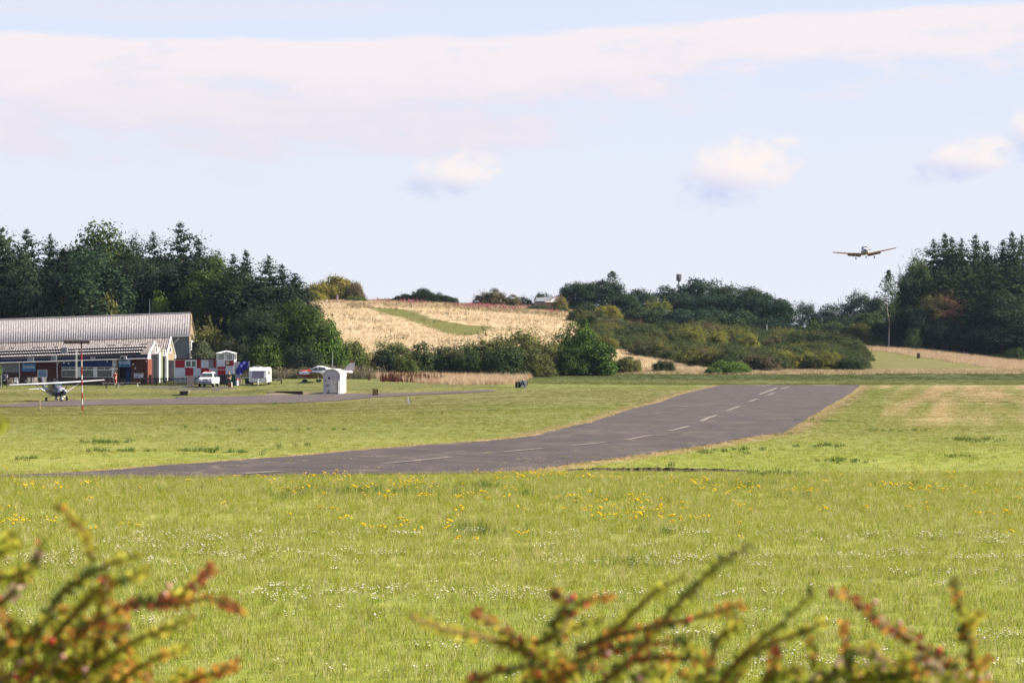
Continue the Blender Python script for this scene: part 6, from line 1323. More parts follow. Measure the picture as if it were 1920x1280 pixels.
for i in range(12):
    t = i / 11; rr = r0 * (1.02 - .12 * t + .03 * math.sin(i * 2.6)); rings.append([(xs0 + (xs1 - xs0) * t, rr * math.cos(a), zs + rr * math.sin(a)) for a in [k * math.pi / 6 for k in range(12)]])
sk.loft(rings, True).build('sock', mat('sock_cloth', (.085, .072, .08), .8, var=.15, stretch=(6, 1, 1)), ws); MB().tube([(dx * .98, 0, zs), (dx * .98 - .1, 0, zs + .42)], .03, 5).build('top_arm', M_METAL, ws); MB().box((dx - .1, 0, zs + .43), (.2, .1, .05)).build('top_cap', M_METAL, ws)
g0 = G(74.5, 770); r_ = empty('marker_post', g0, 0, 'short pale wooden post on the grass left of the windsock pole', 'post'); h = P(0, 749, g0.y).z - g0.z
MB().tube([(0, 0, -.05), (.02, 0, h)], [.06, .045], 6).build('shaft', mat('pale_wood', (.30, .25, .15), .8, var=.3), r_); MB().box((0, 0, .04), (.28, .2, .08)).build('base', M_WOODG, r_)
g0 = G(766, 757.3); r_ = empty('marker_peg', g0, 0, 'small leaning white peg in the hay strip', 'marker'); MB().slab([(-.05, 0, 0), (.13, 0, 0), (-.02, 0, .62), (-.12, 0, .62)], (0, .12, 0)).build('blade', mat('peg_white', (.75, .73, .60), .6), r_); MB().slab([(.10, .14, 0), (.2, .14, 0), (.12, .14, .5), (.04, .14, .5)], (0, .05, 0)).build('back_leg', M_WOODG, r_)
def board(px, py, w_, h_, mt, txt, tm, label, size, rz=0):
    g = G(px, py); r_ = empty('taxiway_sign', g, rz, label, 'sign'); MB().slab([(-w_ / 2, 0, .04), (w_ / 2, 0, .04), (w_ / 2, .06, h_), (-w_ / 2, .06, h_)], (0, .05, 0)).build('board', mt, r_)
    MB().slab([(-w_ / 2, .5, .0), (w_ / 2, .5, .0), (w_ / 2, .12, h_), (-w_ / 2, .12, h_)], (0, .04, 0)).build('back_board', mt, r_)
    cu = bpy.data.curves.new('letter', 'FONT'); cu.body = txt; cu.size = size; cu.extrude = .006; cu.align_x = 'CENTER'; cu.align_y = 'CENTER'; cu.offset = .012; cu.materials.append(tm); t_o = bpy.data.objects.new('t', cu); me = bpy.data.meshes.new_from_object(t_o); bpy.data.objects.remove(t_o); o = link('letter', me, r_); o.location = (0, .008, h_ * .53); o.rotation_euler = (R(90), 0, 0)
    return r_
M_AMB = mat('amber_print', (.36, .24, .07), .6); M_BRB = mat('black_brown_board', (.03, .02, .012), .5)
board(980, 726.8, .95, .88, mat('sign_white', (.52, .48, .48), .5), 'A', M_INK, 'small white board with a black letter A at the edge of the grass', 1.0)
board(971, 727, .62, .72, M_BRB, '1', mat('dull_print', (.22, .20, .12), .6), 'small black board left of the white letter A board', .8)
board(703.5, 741.5, .56, .72, M_BRB, 'B', M_AMB, 'small black board with an amber letter B by the taxiway', .78)
MB().slab([(.52, .1, .3), (.64, .3, .2), (.62, .25, .85), (.52, .1, .85)], (0, .05, 0)).build('side_flap', M_BRB, bpy.data.objects['taxiway_sign'])
# concrete pit with lid
g0 = onground(345, 305.6); r_ = empty('concrete_chamber', (g0.x, g0.y, g0.z - .1), R(3), 'dark concrete chamber with pale lid set in the grass bank', 'chamber')
zb = P(0, 743, 305).z - g0.z + .1; zt_ = P(0, 733.5, 305).z - g0.z + .1
MB().box((0, 0, (zb + zt_) / 2), (.92, .9, zt_ - zb)).build('wall', mat('dark_block', (.06, .045, .045), .9, var=.4, scale=4), r_); MB().box((.06, -.05, zt_ + .05), (1.15, 1.2, .09)).build('lid', M_CONC, r_)
g0 = G(347, 745.5); r_ = empty('concrete_slab', g0, 0, 'pale concrete apron slab under the dark chamber', 'slab'); MB().slab([(-1.1, -.3, .0), (1.1, -.35, .0), (.8, .6, .0), (-.7, .7, .0)], (0, 0, .10)).build('slab', M_CONC, r_)
g0 = G(540, 737.5); r_ = empty('culvert_wall', g0, 0, 'low dark retaining wall in the grass mound left of the white hut', 'wall'); MB().slab([(-1.5, 0, -.2), (1.7, 0, -.2), (1.7, 0, .22), (1.4, 0, .27), (-1.5, 0, .25)], (0, .3, 0)).build('wall', M_BROWND, r_); MB().box((-1.9, -.05, .08), (.9, .4, .2)).build('kerb', M_CONC, r_)
# trestle tables, benches, chairs
def table(px, D, y_top, wpx, label, mt, low=False, dy=0):
    g = onground(px, D, dy); h = max(.35, P(0, y_top, D).z - g.z); L = wpx * D / F; r_ = empty('picnic_table' if not low else 'bench', g, 0, label, 'table' if not low else 'bench')
    for k in range(3): MB().box((0, -.3 + .3 * k, h), (L, .26, .05)).build('plank', mt, r_)
    for s in (-1, 1):
        for t in (-.28, .28): MB().tube([(s * L * .42, t * 1.3, 0), (s * L * .42 - s * .1, t * .8, h)], .04, 5).build('leg', mt, r_)
        MB().box((s * L * .4, 0, h - .07), (.06, .8, .06)).build('cross_rail', mt, r_)
    return r_
M_PLK = mat('sun_bleached_plank', (.36, .33, .32), .8, var=.25, scale=5)
table(209, 326.5, 718, 36, 'left of two long pale trestle tables in front of the clubhouse', M_PLK); table(244, 326.8, 717.2, 35, 'right of two long pale trestle tables in front of the clubhouse', M_PLK)
table(209, 319.5, 725.2, 24, 'low grey weathered bench on the bank in front of the trestle tables', M_WOODG, True)
M_CH = mat('chair_pale', (.36, .33, .31), .6, var=.15)
def chair(px, D, label, mt, rz=0, s=1.0):
    g = onground(px, D); r_ = empty('garden_chair', g, rz, label, 'chair', 'garden chairs in front of the clubhouse'); r_.scale = (s, s, s)
    MB().box((0, 0, .42), (.5, .48, .04)).build('seat', mt, r_)
    for k in range(4): MB().box((-.18 + k * .12, .25, .72), (.07, .03, .55)).build('back_slat', mt, r_)
    MB().box((0, .25, 1.0), (.5, .04, .06)).build('top_rail', mt, r_)
    for x in (-.22, .22):
        for y in (-.2, .22): MB().box((x, y, .2), (.04, .04, .42)).build('leg', mt, r_)
        MB().box((x, 0, .64), (.05, .46, .03)).build('armrest', mt, r_)
for px, lab, mt in ((30, 'pale chair behind the left wing tip of the parked plane', M_WHITE), (20, 'brownish chair between the black smoker and the pale chair', M_TANW), (52, 'first weathered chair under the left sign board', M_CH), (60, 'second weathered chair under the left sign board', M_CH), (68, 'tilted chair left of the pale blue window', M_CH), (84, 'chair below the pale blue window', M_CH), (193, 'dark chair left of the person in red', M_BROWND), (203, 'dark chair closest to the person in red', M_BROWND)):
    chair(px, 330.2, lab, mt, R(px * 37 % 60 - 30), 1.0)
# black smoker at the left edge
g0 = onground(8.5, 322); r_ = empty('barrel_smoker', g0, 0, 'black barrel smoker on legs at the left edge of the photo', 'barbecue')
MB().loft([[(x, .42 * math.cos(a) * k, 1.05 + .55 * math.sin(a) * k) for a in [q * math.pi / 7 for q in range(14)]] for x, k in ((-.38, .9), (-.36, 1), (.36, 1), (.4, .9))]).build('barrel', mat('black_enamel', (.03, .026, .035), .25, spec=.6), r_, smooth=True)
MB().box((.05, -.42, .85), (.2, .06, .1)).build('handle', M_WHITE, r_); MB().box((-.05, -.1, .42), (.8, .6, .05)).build('shelf', M_BROWND, r_)
for x in (-.34, .34):
    for y in (-.3, .3): MB().box((x, y, .3), (.05, .05, .75)).build('leg', M_SPIN, r_)
g0 = onground(2.2, 321); r_ = empty('marker_post', g0, 0, 'slim pale post at the left edge in front of the smoker', 'post'); MB().tube([(0, 0, 0), (0, 0, 1.5)], .045, 6).build('shaft', M_METAL, r_); MB().box((0, 0, 1.5), (.12, .12, .06)).build('cap', M_METAL, r_)
# green cabinet, blue sheet and things beside the tower
g0 = onground(436, 331.5); r_ = empty('green_cabinet', g0, 0, 'dark green cabinet at the right foot of the tower', 'cabinet'); MB().box((0, 0, .68), (.72, .6, 1.36)).build('case', mat('dark_green', (.012, .05, .04), .4), r_, bevel=.02); MB().box((.1, -.31, .75), (.4, .02, .8)).build('door', mat('dark_green2', (.016, .062, .05), .4), r_); MB().box((.02, 0, 1.4), (.8, .68, .05)).build('lid', M_SPIN, r_)
g0 = onground(444.6, 330.5); r_ = empty('gas_bottle', g0, 0, 'small red topped white cylinder between green cabinet and blue sheet', 'gas bottle'); MB().tube([(0, 0, 0), (0, 0, .05), (0, 0, .62), (0, 0, .68)], [.14, .16, .16, .1], 12).build('cylinder', mat('bottle_white', (.50, .50, .56), .4), r_); MB().tube([(0, 0, .66), (0, 0, .95)], [.13, .11], 10).build('red_cap', mat('faded_red', (.32, .10, .08), .5), r_)
g0 = onground(431.8, 324.5); r_ = empty('fire_point', g0, 0, 'low red brown and cream fire point on the grass in front of the green cabinet', 'fire extinguishers')
for x, mt, h in ((-.18, M_ARD, .5), (.02, mat('brick_brown', (.22, .09, .06), .6), .42), (.16, mat('cream_case', (.52, .44, .36), .6), .62)): MB().tube([(x, 0, 0), (x, 0, h * .85), (x, 0, h)], [.09, .09, .04], 10).build('extinguisher', mt, r_)
MB().box((0, .1, .05), (.6, .2, .1)).build('base', M_WOODG, r_)
bs = empty('blue_sheet', P(453, 700, 333.5), 0, 'deep blue tarpaulin hanging slanted between the tower and the caravan', 'tarpaulin')
rows_ = [((441.5, 694), (444, 703)), ((446, 688), (450, 702)), ((450, 681), (454.5, 700.5)), ((455, 678), (458.5, 696)), ((461, 677), (462.5, 690)), ((467, 677.5), (466, 683.5))]
v = []; f = []
for i, (a, b) in enumerate(rows_):
    for k in range(6):
        t = k / 5; q = P(a[0] + (b[0] - a[0]) * t, a[1] + (b[1] - a[1]) * t, 333.5 + .25 * math.sin(i * 1.7 + k * .8)) - P(453, 700, 333.5); v.append(tuple(q))
        if i and k: j = i * 6 + k; f.append((j - 7, j - 1, j, j - 6))
me = bpy.data.meshes.new('sheet'); me.from_pydata(v, [], f); me.materials.append(mat('blue_cloth', (.045, .045, .24), .7, var=.15, scale=1.5)); o = link('sheet', me, bs); s_ = o.modifiers.new('t', 'SOLIDIFY'); s_.thickness = .02
for px, y0 in ((442, 683), (467, 677)): q = onground(px, 333.6) - P(453, 700, 333.5); q1 = P(px, y0, 333.6) - P(453, 700, 333.5); MB().tube([tuple(q), tuple(q1)], .035, 5).build('pole', M_METAL, bs)
g0 = onground(444.5, 334.5); r_ = empty('pale_panel', g0, 0, 'pale grey curved panel behind the blue sheet by the tower', 'panel'); z_ = P(0, 678, 334.5).z - g0.z; MB().slab([(-.35, 0, 0), (.4, 0, 0), (.45, 0, z_ * .8), (.3, 0, z_), (-.35, 0, z_)], (0, .06, 0)).build('panel', mat('pale_panel', (.42, .40, .42), .6), r_)
g0 = onground(463, 331.5); r_ = empty('folding_table', g0, 0, 'white topped folding table between blue sheet and caravan', 'table'); MB().box((0, 0, .98), (1.2, .6, .05)).build('tabletop', M_WHITE, r_)
for x in (-.5, .5):
    for y in (-.25, .25): MB().box((x, y, .48), (.04, .04, .96)).build('leg', M_METAL, r_)
MB().box((.15, .15, .5), (.8, .3, .7)).build('dark_box', M_ANV, r_); 
g0 = onground(450, 330.8); r_ = empty('tan_board', g0, 0, 'upright tan board below the blue sheet', 'board'); MB().box((0, 0, .5), (.3, .05, 1.0)).build('face', M_TANW, r_); MB().box((0, .1, .3), (.05, .2, .6)).build('stay', M_WOODG, r_)
g0 = onground(517, 338); r_ = empty('flatbed_trailer', g0, R(4), 'low dark empty trailer in the weeds behind the caravan', 'trailer'); MB().box((0, 0, .45), (1.4, 2.2, .12)).build('deck', M_BROWND, r_)
for s in (-1, 1): MB().wheel((s * .72, .2, .27), .27, .16).build('wheel', M_RUB, r_); MB().box((s * .45, -.9, .62), (.3, .2, .16)).build('mudguard', M_METAL, r_)
MB().tube([(0, -1.1, .45), (0, -2.0, .42)], .05, 5).build('drawbar', M_METAL, r_)

# ------------------------------------------------------------------ people
M_SKIN = mat('skin', (.42, .25, .18), .6, var=.05)
def skinmesh(name, pts, edges, radii, mt, parent, root=0, sub=1):
    me = bpy.data.meshes.new(name); me.from_pydata(pts, edges, []); me.materials.append(mt); o = link(name, me, parent)
    md = o.modifiers.new('skin', 'SKIN'); md.use_smooth_shade = True
    if not me.skin_vertices: me.attributes
    for i, r in enumerate(radii): me.skin_vertices[0].data[i].radius = (r, r) if not isinstance(r, tuple) else r
    me.skin_vertices[0].data[root].use_root = True
    s = o.modifiers.new('sub', 'SUBSURF'); s.levels = sub; s.render_levels = sub
    return o
def person(loc, rz, top, low, hair, label, stride=.1, arms=(.12, .12), shorts=True, group=None):
    r_ = empty('person', loc, rz, label, 'person', group); s = stride; a0, a1 = arms
    P_ = [(0, 0, .96), (0, 0, 1.15), (0, -.01, 1.38), (0, 0, 1.50), (0, -.01, 1.62), (0, -.01, 1.72),
          (-.19, 0, 1.42), (-.24, a0, 1.14), (-.25, a0 * 2 - .08, .90), (.19, 0, 1.42), (.24, a1, 1.14), (.25, a1 * 2 - .08, .90),
          (-.10, 0, .90), (-.11, -s * .5, .50), (-.11, s * .4, .09), (-.11, s * .4 - .16, .04), (.10, 0, .90), (.11, s * .3, .50), (.11, -s * .6, .09), (.11, -s * .6 - .16, .04),
          (-.25, a0 * 2 - .12, .80), (.25, a1 * 2 - .12, .80)]
    E = [(0, 1), (1, 2), (2, 3), (3, 4), (4, 5), (2, 6), (6, 7), (7, 8), (2, 9), (9, 10), (10, 11), (0, 12), (12, 13), (13, 14), (14, 15), (0, 16), (16, 17), (17, 18), (18, 19), (8, 20), (11, 21)]
    Rr = [.14, .13, .15, .055, .095, .085, .065, .047, .036, .065, .047, .036, .095, .065, .045, .04, .095, .065, .045, .04, .03, .03]
    skinmesh('body', P_, E, Rr, M_SKIN, r_)
    skinmesh('shirt', [(0, 0, .98), (0, 0, 1.15), (0, -.01, 1.38), (-.19, 0, 1.42), (-.23, a0 * .6, 1.22), (.19, 0, 1.42), (.23, a1 * .6, 1.22), (0, 0, 1.46)], [(0, 1), (1, 2), (2, 3), (3, 4), (2, 5), (5, 6), (2, 7)], [.165, .155, .175, .085, .07, .085, .07, .09], top, r_)
    k = .52 if shorts else .12
    t = (.9 - k) / .8
    skinmesh('shorts' if shorts else 'trousers', [(0, 0, 1.0), (0, 0, .93), (-.10, 0, .86), (-.11, -s * .5 * min(1, t), max(.5, k)), (.10, 0, .86), (.11, s * .3 * min(1, t), max(.5, k))] + ([] if shorts else [(-.11, s * .4, .12), (.11, -s * .6, .12)]), [(0, 1), (1, 2), (2, 3), (1, 4), (4, 5)] + ([] if shorts else [(3, 6), (5, 7)]), [.16, .16, .115, .085, .115, .085] + ([] if shorts else [.065, .065]), low, r_)
    MB().ball((0, .015, 1.715), (.098, .105, .085), 12, 8).build('hair', hair, r_, smooth=True)
    MB().box((0, -.10, 1.66), (.022, .03, .045)).build('nose', M_SKIN, r_)
    return r_
M_HAIR = mat('dark_hair', (.03, .02, .015), .6); M_FAIR = mat('fair_hair', (.28, .20, .11), .6)
person(onground(216, 329.6), R(150), mat('red_shirt', (.42, .035, .03), .7), mat('red_shorts', (.34, .03, .03), .7), M_HAIR, 'person in red top and shorts walking past the clubhouse door', .22, (.18, .05))
person(onground(429.6, 330), R(190), mat('dark_green_top', (.025, .04, .03), .8), mat('dark_trousers', (.03, .035, .035), .8), M_FAIR, 'person in dark clothes standing beside the green cabinet', .05, (.02, .02), False)
person(onground(632, 566), R(160), mat('lilac_top', (.30, .24, .45), .7), mat('grey_trousers', (.25, .22, .26), .8), M_FAIR, 'small person in lilac top on top of the dry hillside', .1, (.1, .1), False)
pz = P(0, 675.4, TWD).z - .55
pt = person((P(419, 0, TWD).x, TWD + .9, pz - .35), R(10), mat('rust_top', (.30, .10, .07), .7), mat('dark_trousers2', (.03, .035, .035), .8), M_HAIR, 'person in rust top inside the glazed tower cab', .02, (.02, .02), False); pt.scale = (.8, .8, .8)

# ------------------------------------------------------------------ beyond the field: house, mast, stone wall, markers
g0 = onground(1035, 622); hs = empty('house', g0, 0, 'house with brown pitched roof peeping over the hilltop bushes', 'house')
def hp_(px, py, D): return P(px, py, D) - g0
M_TILE = mat('brown_tile', (.14, .11, .11), .8, var=.2, scale=2); M_HW = mat('harled_wall', (.26, .20, .17), .9)
MB().slab([hp_(1020, 566, 620), hp_(1075, 566, 620), hp_(1078, 552, 628), hp_(1060, 551, 628), hp_(1040, 556, 628)], (0, 0, .12)).build('roof', M_TILE, hs)
MB().slab([hp_(1003, 565.5, 622), hp_(1030, 565.5, 622), hp_(1036, 558, 629), hp_(1006, 558.5, 629)], (0, 0, .12)).build('wing_roof', mat('slate', (.16, .165, .18), .7, var=.2), hs)
z1 = hp_(0, 566, 620).z; MB().box((hp_(1048, 0, 621).x, hp_(0, 0, 622).y, z1 / 2 - 1), (6.6, 3, z1 + 2)).build('wall', M_HW, hs); MB().box((hp_(1016, 0, 623).x, 1.5, z1 / 2 - 1), (3.2, 3, z1 + 2)).build('wing_wall', M_HW, hs)
m = MB(); m.tube([hp_(1022, 566, 619.8), hp_(1062, 564.8, 619.8)], .09, 4); m.tube([hp_(1033, 565, 619.8), hp_(1041, 559, 624)], .09, 4); m.build('white_verge', M_WHITE, hs)
for px in (1038, 1052): MB().box((hp_(px, 0, 620).x, -1.6 + .0, z1 - 1.0), (1.0, .1, .9)).build('window', M_GLASS, hs)
g0 = onground(1273, 640); ms = empty('phone_mast', g0, 0, 'grey mobile phone mast rising behind the ridge trees', 'mast'); zt_ = P(0, 513.5, 640).z - g0.z; sc_ = 640 / F
MB().tube([(0, 0, 0), (0, 0, zt_)], [.3, .16], 8).build('shaft', M_METAL, ms); M_MAST = mat('mast_grey', (.12, .12, .13), .6)
for k in range(6):
    a = k * math.pi / 3 + .3; MB().box((.48 * math.cos(a), .48 * math.sin(a), zt_ - .75), (.28, .28, 1.4), a).build('antenna', M_MAST, ms)
MB().tube([(0, 0, zt_ - 1.9), (0, 0, zt_ - 1.6), (0, 0, zt_ - 1.3)], [.25, .5, .5], 8).build('head_frame', M_MAST, ms)
g0 = onground(1556, 548); sw = empty('stone_wall', g0, 0, 'grey brown stone wall among the bushes left of the mound', 'wall'); zt_ = P(0, 635, 548).z - g0.z
M_STONE = [mat('stone_a', (.22, .18, .16), .9, var=.25), mat('stone_b', (.15, .12, .115), .9, var=.25), mat('stone_c', (.28, .24, .21), .9, var=.2)]
L = 6.2; nrow = 7; z_lo = zt_ - 1.7; st = []
MB().box((0, .2, (z_lo + zt_) / 2), (L, .3, zt_ - z_lo - .04)).build('core', M_STONE[1], sw)
stone_me = []
for q in range(3):
    o = MB().box((0, 0, 0), (.44, .16, .22), taper=.94).build('stone', M_STONE[q], sw, bevel=0); stone_me.append(o.data); o.location = (-L / 2 + .3 + q, 0, zt_ - .1)
for rr0 in range(nrow):
    for c_ in range(13):
        if rr0 == 0 and c_ in (0, 2, 4): continue
        o = link('stone', random.choice(stone_me), sw); o.location = (-L / 2 + .25 + c_ * .47 + (rr0 % 2) * .2, random.uniform(-.03, .03), zt_ - .12 - rr0 * .24); o.scale = (random.uniform(.9, 1.04), 1, random.uniform(.9, 1))
g0 = G(1722, 671.5); r_ = empty('tee_marker', g0, R(10), 'small dark maroon box standing in the straw of the right mound', 'marker'); MB().box((0, 0, .42), (.5, .4, .84), taper=.9).build('box', mat('maroon_box', (.05, .022, .03), .7), r_); MB().box((0, 0, .86), (.56, .46, .05)).build('lid', M_BROWND, r_)
def post(px, y0, y1, D, r, label, mt=M_WHITE):
    b = onground(px, D); z = P(0, y0, D).z - b.z; r_ = empty('marker_post', b, 0, label, 'post'); MB().tube([(0, 0, 0), (0, 0, z)], r, 6).build('shaft', mt, r_); MB().box((0, 0, z), (r * 3, r * 3, r * 2)).build('cap', mt, r_)
post(1438, 609, 622, 540, .09, 'white topped post among the dark trees of the ridge', mat('post_grey', (.4, .42, .42), .6)); post(1609.5, 635, 647, 530, .06, 'slim pale post right of the stone wall'); post(613, 561.5, 566, 572, .10, 'tiny white post at the hilltop left of the walker')
T('bush', 'bush', 0, -10, 672, 323, 32, (.085, .12, .03), 'green bush cut by the left edge in front of the smoker', group='bushes round the field')

# ------------------------------------------------------------------ cotoneaster sprays right in front of the camera
def pleaf(name, colr, tr=.35):
    return leafmat(name, tr, .3, colr)
LC = {'g': pleaf('leaf_green', (.27, .28, .04)), 'd': pleaf('leaf_dark', (.10, .12, .03)), 'y': pleaf('leaf_yellow', (.38, .33, .05)), 'o': pleaf('leaf_orange', (.40, .20, .04)), 'r': pleaf('leaf_red', (.26, .075, .035)), 'p': pleaf('leaf_pale', (.34, .25, .17))}
KEYS = list(LC); LMATS = [LC[k] for k in KEYS]; M_STEM = mat('stem', (.15, .10, .04), .8)
def spray(bush, pts, D0, D1, pal, dens=1.0, label=None, size=1.0, tipred=False):
    """woody stem through the given points with two ranks of small leaves"""
    base = bush.location; w_ = [P(x, y, D0 + (D1 - D0) * i / max(1, len(pts) - 1)) for i, (x, y) in enumerate(pts)]
    fine = []
    for i in range(len(w_) - 1):
        p0 = w_[max(i - 1, 0)]; p1 = w_[i]; p2 = w_[i + 1]; p3 = w_[min(i + 2, len(w_) - 1)]
        for k in range(6):
            t = k / 6; fine.append(.5 * ((2 * p1) + (p2 - p0) * t + (2 * p0 - 5 * p1 + 4 * p2 - p3) * t * t + (3 * p1 - p0 - 3 * p2 + p3) * t ** 3))
    fine.append(w_[-1]); n = len(fine)
    m = MB(); m.tube([p - base for p in fine], [.0030 * (1 - .7 * i / n) for i in range(n)], 5); br = m.build('branch', M_STEM, bush, label=label)
    L = sum((fine[i + 1] - fine[i]).length for i in range(n - 1)); N = max(6, int(L / .0030 * dens)); mb = MB()
    for q in range(N):
        t = (q + random.random()) / N; f_ = t * (n - 1); i = min(int(f_), n - 2); p = fine[i].lerp(fine[i + 1], f_ - i) - base; tan = (fine[i + 1] - fine[i]).normalized()
        side = tan.cross(Vector((random.gauss(0, .5), -1, random.gauss(0, .5)))).normalized() * (1 if q % 2 else -1); up = tan.cross(side)
        d = (side + tan * random.uniform(.3, .9) + up * random.gauss(0, .35)).normalized(); l = random.uniform(.0055, .0105) * size * (1 - .35 * t); b = d.cross(Vector((random.gauss(0, .4), -1, random.gauss(.3, .4)))).normalized() * l * .42
        nn = d.cross(b).normalized() * l * .12; s = p + d * .001
        if q % 9 == 0: run_ = random.choice(pal) if not (tipred and t > .78) else random.choice('roo')
        mb.cur = KEYS.index(run_ if random.random() < .72 else random.choice(pal))
        mb.add([s, s + d * l * .3 + b + nn, s + d * l * .75 + b * .8 + nn, s + d * l, s + d * l * .75 - b * .8 + nn, s + d * l * .3 - b + nn], [(0, 1, 2, 3), (0, 3, 4, 5)])
    o = mb.build('leaves', LMATS, br); o['kind'] = 'stuff'
    a = o.data.attributes.new('var', 'FLOAT', 'FACE'); a.data.foreach_set('value', np.random.default_rng(len(pts)).random(len(o.data.polygons)).astype(np.float32))
def cbush(px, label):
    g = onground(px, 2.45); return empty('cotoneaster_bush', g, 0, label, 'bush', 'blurred cotoneaster sprays in front of the camera')
B1 = cbush(120, 'blurred cotoneaster at the bottom left corner with red tipped branches')
B2 = cbush(1120, 'blurred orange and green cotoneaster at the bottom centre')
B3 = cbush(1690, 'blurred cotoneaster at the bottom right with pale pinkish berries')
BL = [([(150, 1300), (195, 1170), (185, 1090), (168, 1030), (150, 985), (108, 945)], 'gyygo', 0), ([(40, 1300), (110, 1215), (200, 1150), (262, 1128), (330, 1132), (395, 1122), (452, 1142)], 'orryd', 1), ([(300, 1132), (345, 1112), (372, 1088), (396, 1066)], 'orryp', 1),
      ([(-20, 1150), (25, 1110), (50, 1075), (66, 1052), (76, 1018)], 'drgop', 0), ([(60, 1200), (110, 1120), (160, 1080), (210, 1055), (258, 1040)], 'ggyd', 0), ([(80, 1220), (140, 1150), (190, 1100), (235, 1085), (275, 1070)], 'ggdy', 0), ([(120, 1300), (190, 1240), (255, 1200), (310, 1180), (356, 1160)], 'yggo', 0),
      ([(-30, 1100), (0, 1084), (36, 1076), (62, 1066)], 'gyg', 0), ([(-40, 1030), (0, 1016), (24, 1000)], 'gyd', 0), ([(-30, 1060), (10, 1030), (40, 1018)], 'ggy', 0), ([(200, 1300), (260, 1250), (310, 1225), (352, 1212)], 'yygo', 0), ([(330, 1300), (380, 1268), (414, 1256), (444, 1244)], 'oyr', 1),
      ([(175, 1180), (200, 1120), (198, 1090), (204, 1160)], 'oyrg', 0), ([(-10, 800), (4, 797), (0, 790)], 'g', 0)]
for pts, pal, tr_ in BL: spray(B1, pts, 2.35, 2.2, pal, 1.15, tipred=bool(tr_))
BM = [([(1080, 1300), (990, 1225), (915, 1195), (860, 1185), (805, 1168), (765, 1152)], 'oyyg', 0), ([(1010, 1260), (975, 1205), (940, 1178), (905, 1155), (888, 1148)], 'ooyr', 1), ([(1010, 1210), (1045, 1185), (1090, 1172), (1130, 1160)], 'yogg', 0), ([(1050, 1200), (1040, 1165), (1066, 1142), (1086, 1138)], 'drgd', 0), ([(1035, 1108), (1060, 1122), (1070, 1145), (1052, 1190)], 'yry', 0), ([(1050, 1190), (1060, 1150), (1100, 1125), (1150, 1112)], 'ygo', 0),
      ([(1080, 1220), (1150, 1192), (1230, 1172), (1300, 1158), (1350, 1145), (1392, 1130)], 'oyodg', 0), ([(1130, 1290), (1190, 1225), (1230, 1180), (1262, 1140), (1300, 1105), (1335, 1065), (1370, 1042), (1412, 1020)], 'ggdg', 0), ([(1120, 1215), (1165, 1170), (1205, 1130), (1240, 1100), (1285, 1082)], 'gyg', 0), ([(1000, 1300), (1090, 1235), (1180, 1210), (1290, 1200)], 'orydg', 0), ([(1110, 1300), (1180, 1240), (1260, 1230), (1330, 1240)], 'oryd', 0),
      ([(1330, 1310), (1380, 1240), (1430, 1195), (1475, 1160), (1525, 1105)], 'gdgy', 0), ([(1370, 1300), (1400, 1230), (1450, 1205), (1500, 1185), (1548, 1165)], 'ygyd', 0), ([(1320, 1290), (1345, 1200), (1385, 1170), (1362, 1150)], 'dgy', 0), ([(1420, 1300), (1450, 1250), (1445, 1200)], 'rdgo', 0), ([(1020, 1300), (1060, 1260), (1120, 1250)], 'ord', 0), ([(860, 1300), (900, 1270), (960, 1250), (1030, 1245)], 'rody', 0)]
for pts, pal, tr_ in BM: spray(B2, pts, 2.35, 2.25, pal, 1.05, tipred=bool(tr_))
BR = [([(1835, 1300), (1822, 1230), (1806, 1170), (1797, 1120), (1784, 1085)], 'yogd', 0), ([(1808, 1195), (1822, 1165), (1838, 1148)], 'yog', 0), ([(1800, 1300), (1770, 1240), (1725, 1205), (1685, 1182), (1640, 1160), (1600, 1120), (1560, 1108)], 'dogr', 0), ([(1720, 1206), (1690, 1186), (1660, 1172), (1632, 1150)], 'rpod', 0), ([(1600, 1300), (1588, 1230), (1582, 1165)], 'dopd', 0), ([(1560, 1300), (1530, 1240), (1518, 1200)], 'dgop', 0),
      ([(1700, 1300), (1680, 1250), (1640, 1225), (1590, 1215)], 'gdyp', 0), ([(1740, 1300), (1710, 1255), (1690, 1230)], 'gyop', 0), ([(1560, 1300), (1640, 1270), (1700, 1262), (1760, 1250)], 'dpgo', 0), ([(1780, 1300), (1760, 1255), (1738, 1225)], 'rdgp', 0), ([(1500, 1300), (1560, 1265), (1620, 1250)], 'ygd', 0), ([(1420, 1290), (1460, 1262), (1500, 1255)], 'yg', 0), ([(1850, 1300), (1835, 1260), (1850, 1235)], 'ogy', 0)]
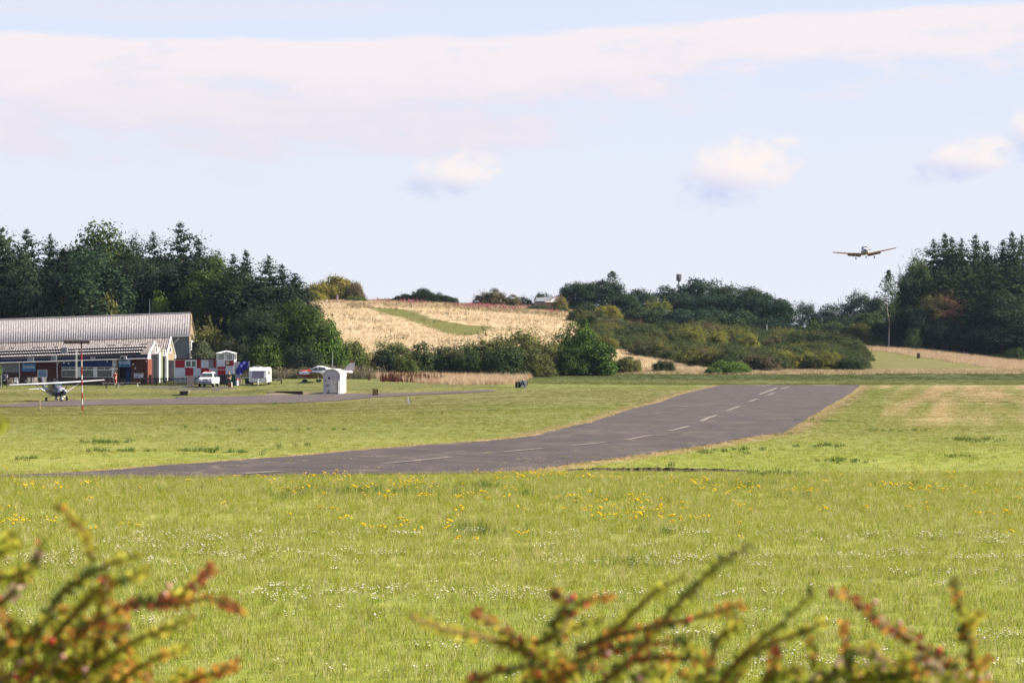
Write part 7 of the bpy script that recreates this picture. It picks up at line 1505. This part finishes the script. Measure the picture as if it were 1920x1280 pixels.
for pts, pal, tr_ in BR: spray(B3, pts, 2.4, 2.25, pal, 1.1)
rb = random.Random(9)
for B, (xa, xb, ya), n, pal in ((B1, (-20, 250, 1150), 34, 'gydo'), (B1, (-20, 330, 1220), 22, 'gyyog'), (B2, (960, 1350, 1225), 24, 'oyyygg'), (B3, (1510, 1850, 1225), 28, 'dggpyy')):
    for _ in range(n):
        x = rb.uniform(xa, xb); y = rb.uniform(ya, 1290); dx = rb.uniform(-60, 70); dy = rb.uniform(20, 70); spray(B, [(x, y + 40), (x + dx * .5, y + 40 - dy * .6), (x + dx, y + 40 - dy)], rb.uniform(2.3, 2.7), rb.uniform(2.25, 2.6), pal, 1.0)
# stems from the ground up to the sprays, and berries
for B, x0 in ((B1, 120), (B2, 1120), (B3, 1690)):
    for _ in range(9):
        x = x0 + rb.uniform(-200, 200); t = P(x, 1310, 2.45) - B.location; MB().tube([(rb.uniform(-.05, .05), rb.uniform(-.05, .05), -.02), (t.x * .6, t.y, t.z * .55), tuple(t)], [.008, .006, .004], 5).build('stem', M_STEM, B)
BERRY = [mat('pink_berry', (.42, .22, .19), .4, var=.1), mat('red_berry', (.40, .03, .03), .35, var=.1)]
for B, spots in ((B1, [(308, 1112, 0), (316, 1098, 0), (384, 1078, 0), (300, 1125, 1), (262, 1135, 0), (240, 1175, 0), (72, 1060, 0), (35, 1080, 0), (98, 1200, 1), (40, 1240, 0), (30, 1268, 1), (160, 1255, 0), (118, 1230, 0)]), (B2, [(1070, 1122, 0), (1074, 1118, 1), (1096, 1136, 1), (1292, 1160, 1), (1140, 1225, 0), (1200, 1272, 0), (1010, 1262, 1)]), (B3, [(1640, 1128, 0), (1686, 1168, 0), (1672, 1180, 1), (1605, 1252, 0), (1610, 1262, 0), (1735, 1246, 0), (1838, 1272, 0), (1760, 1216, 1), (1852, 1268, 0), (1790, 1112, 0)])):
    for x, y, k in spots: q = P(x, y, 2.28) - B.location; MB().ball(q, .0027, 8, 6).build('berry', BERRY[k], B, smooth=True)
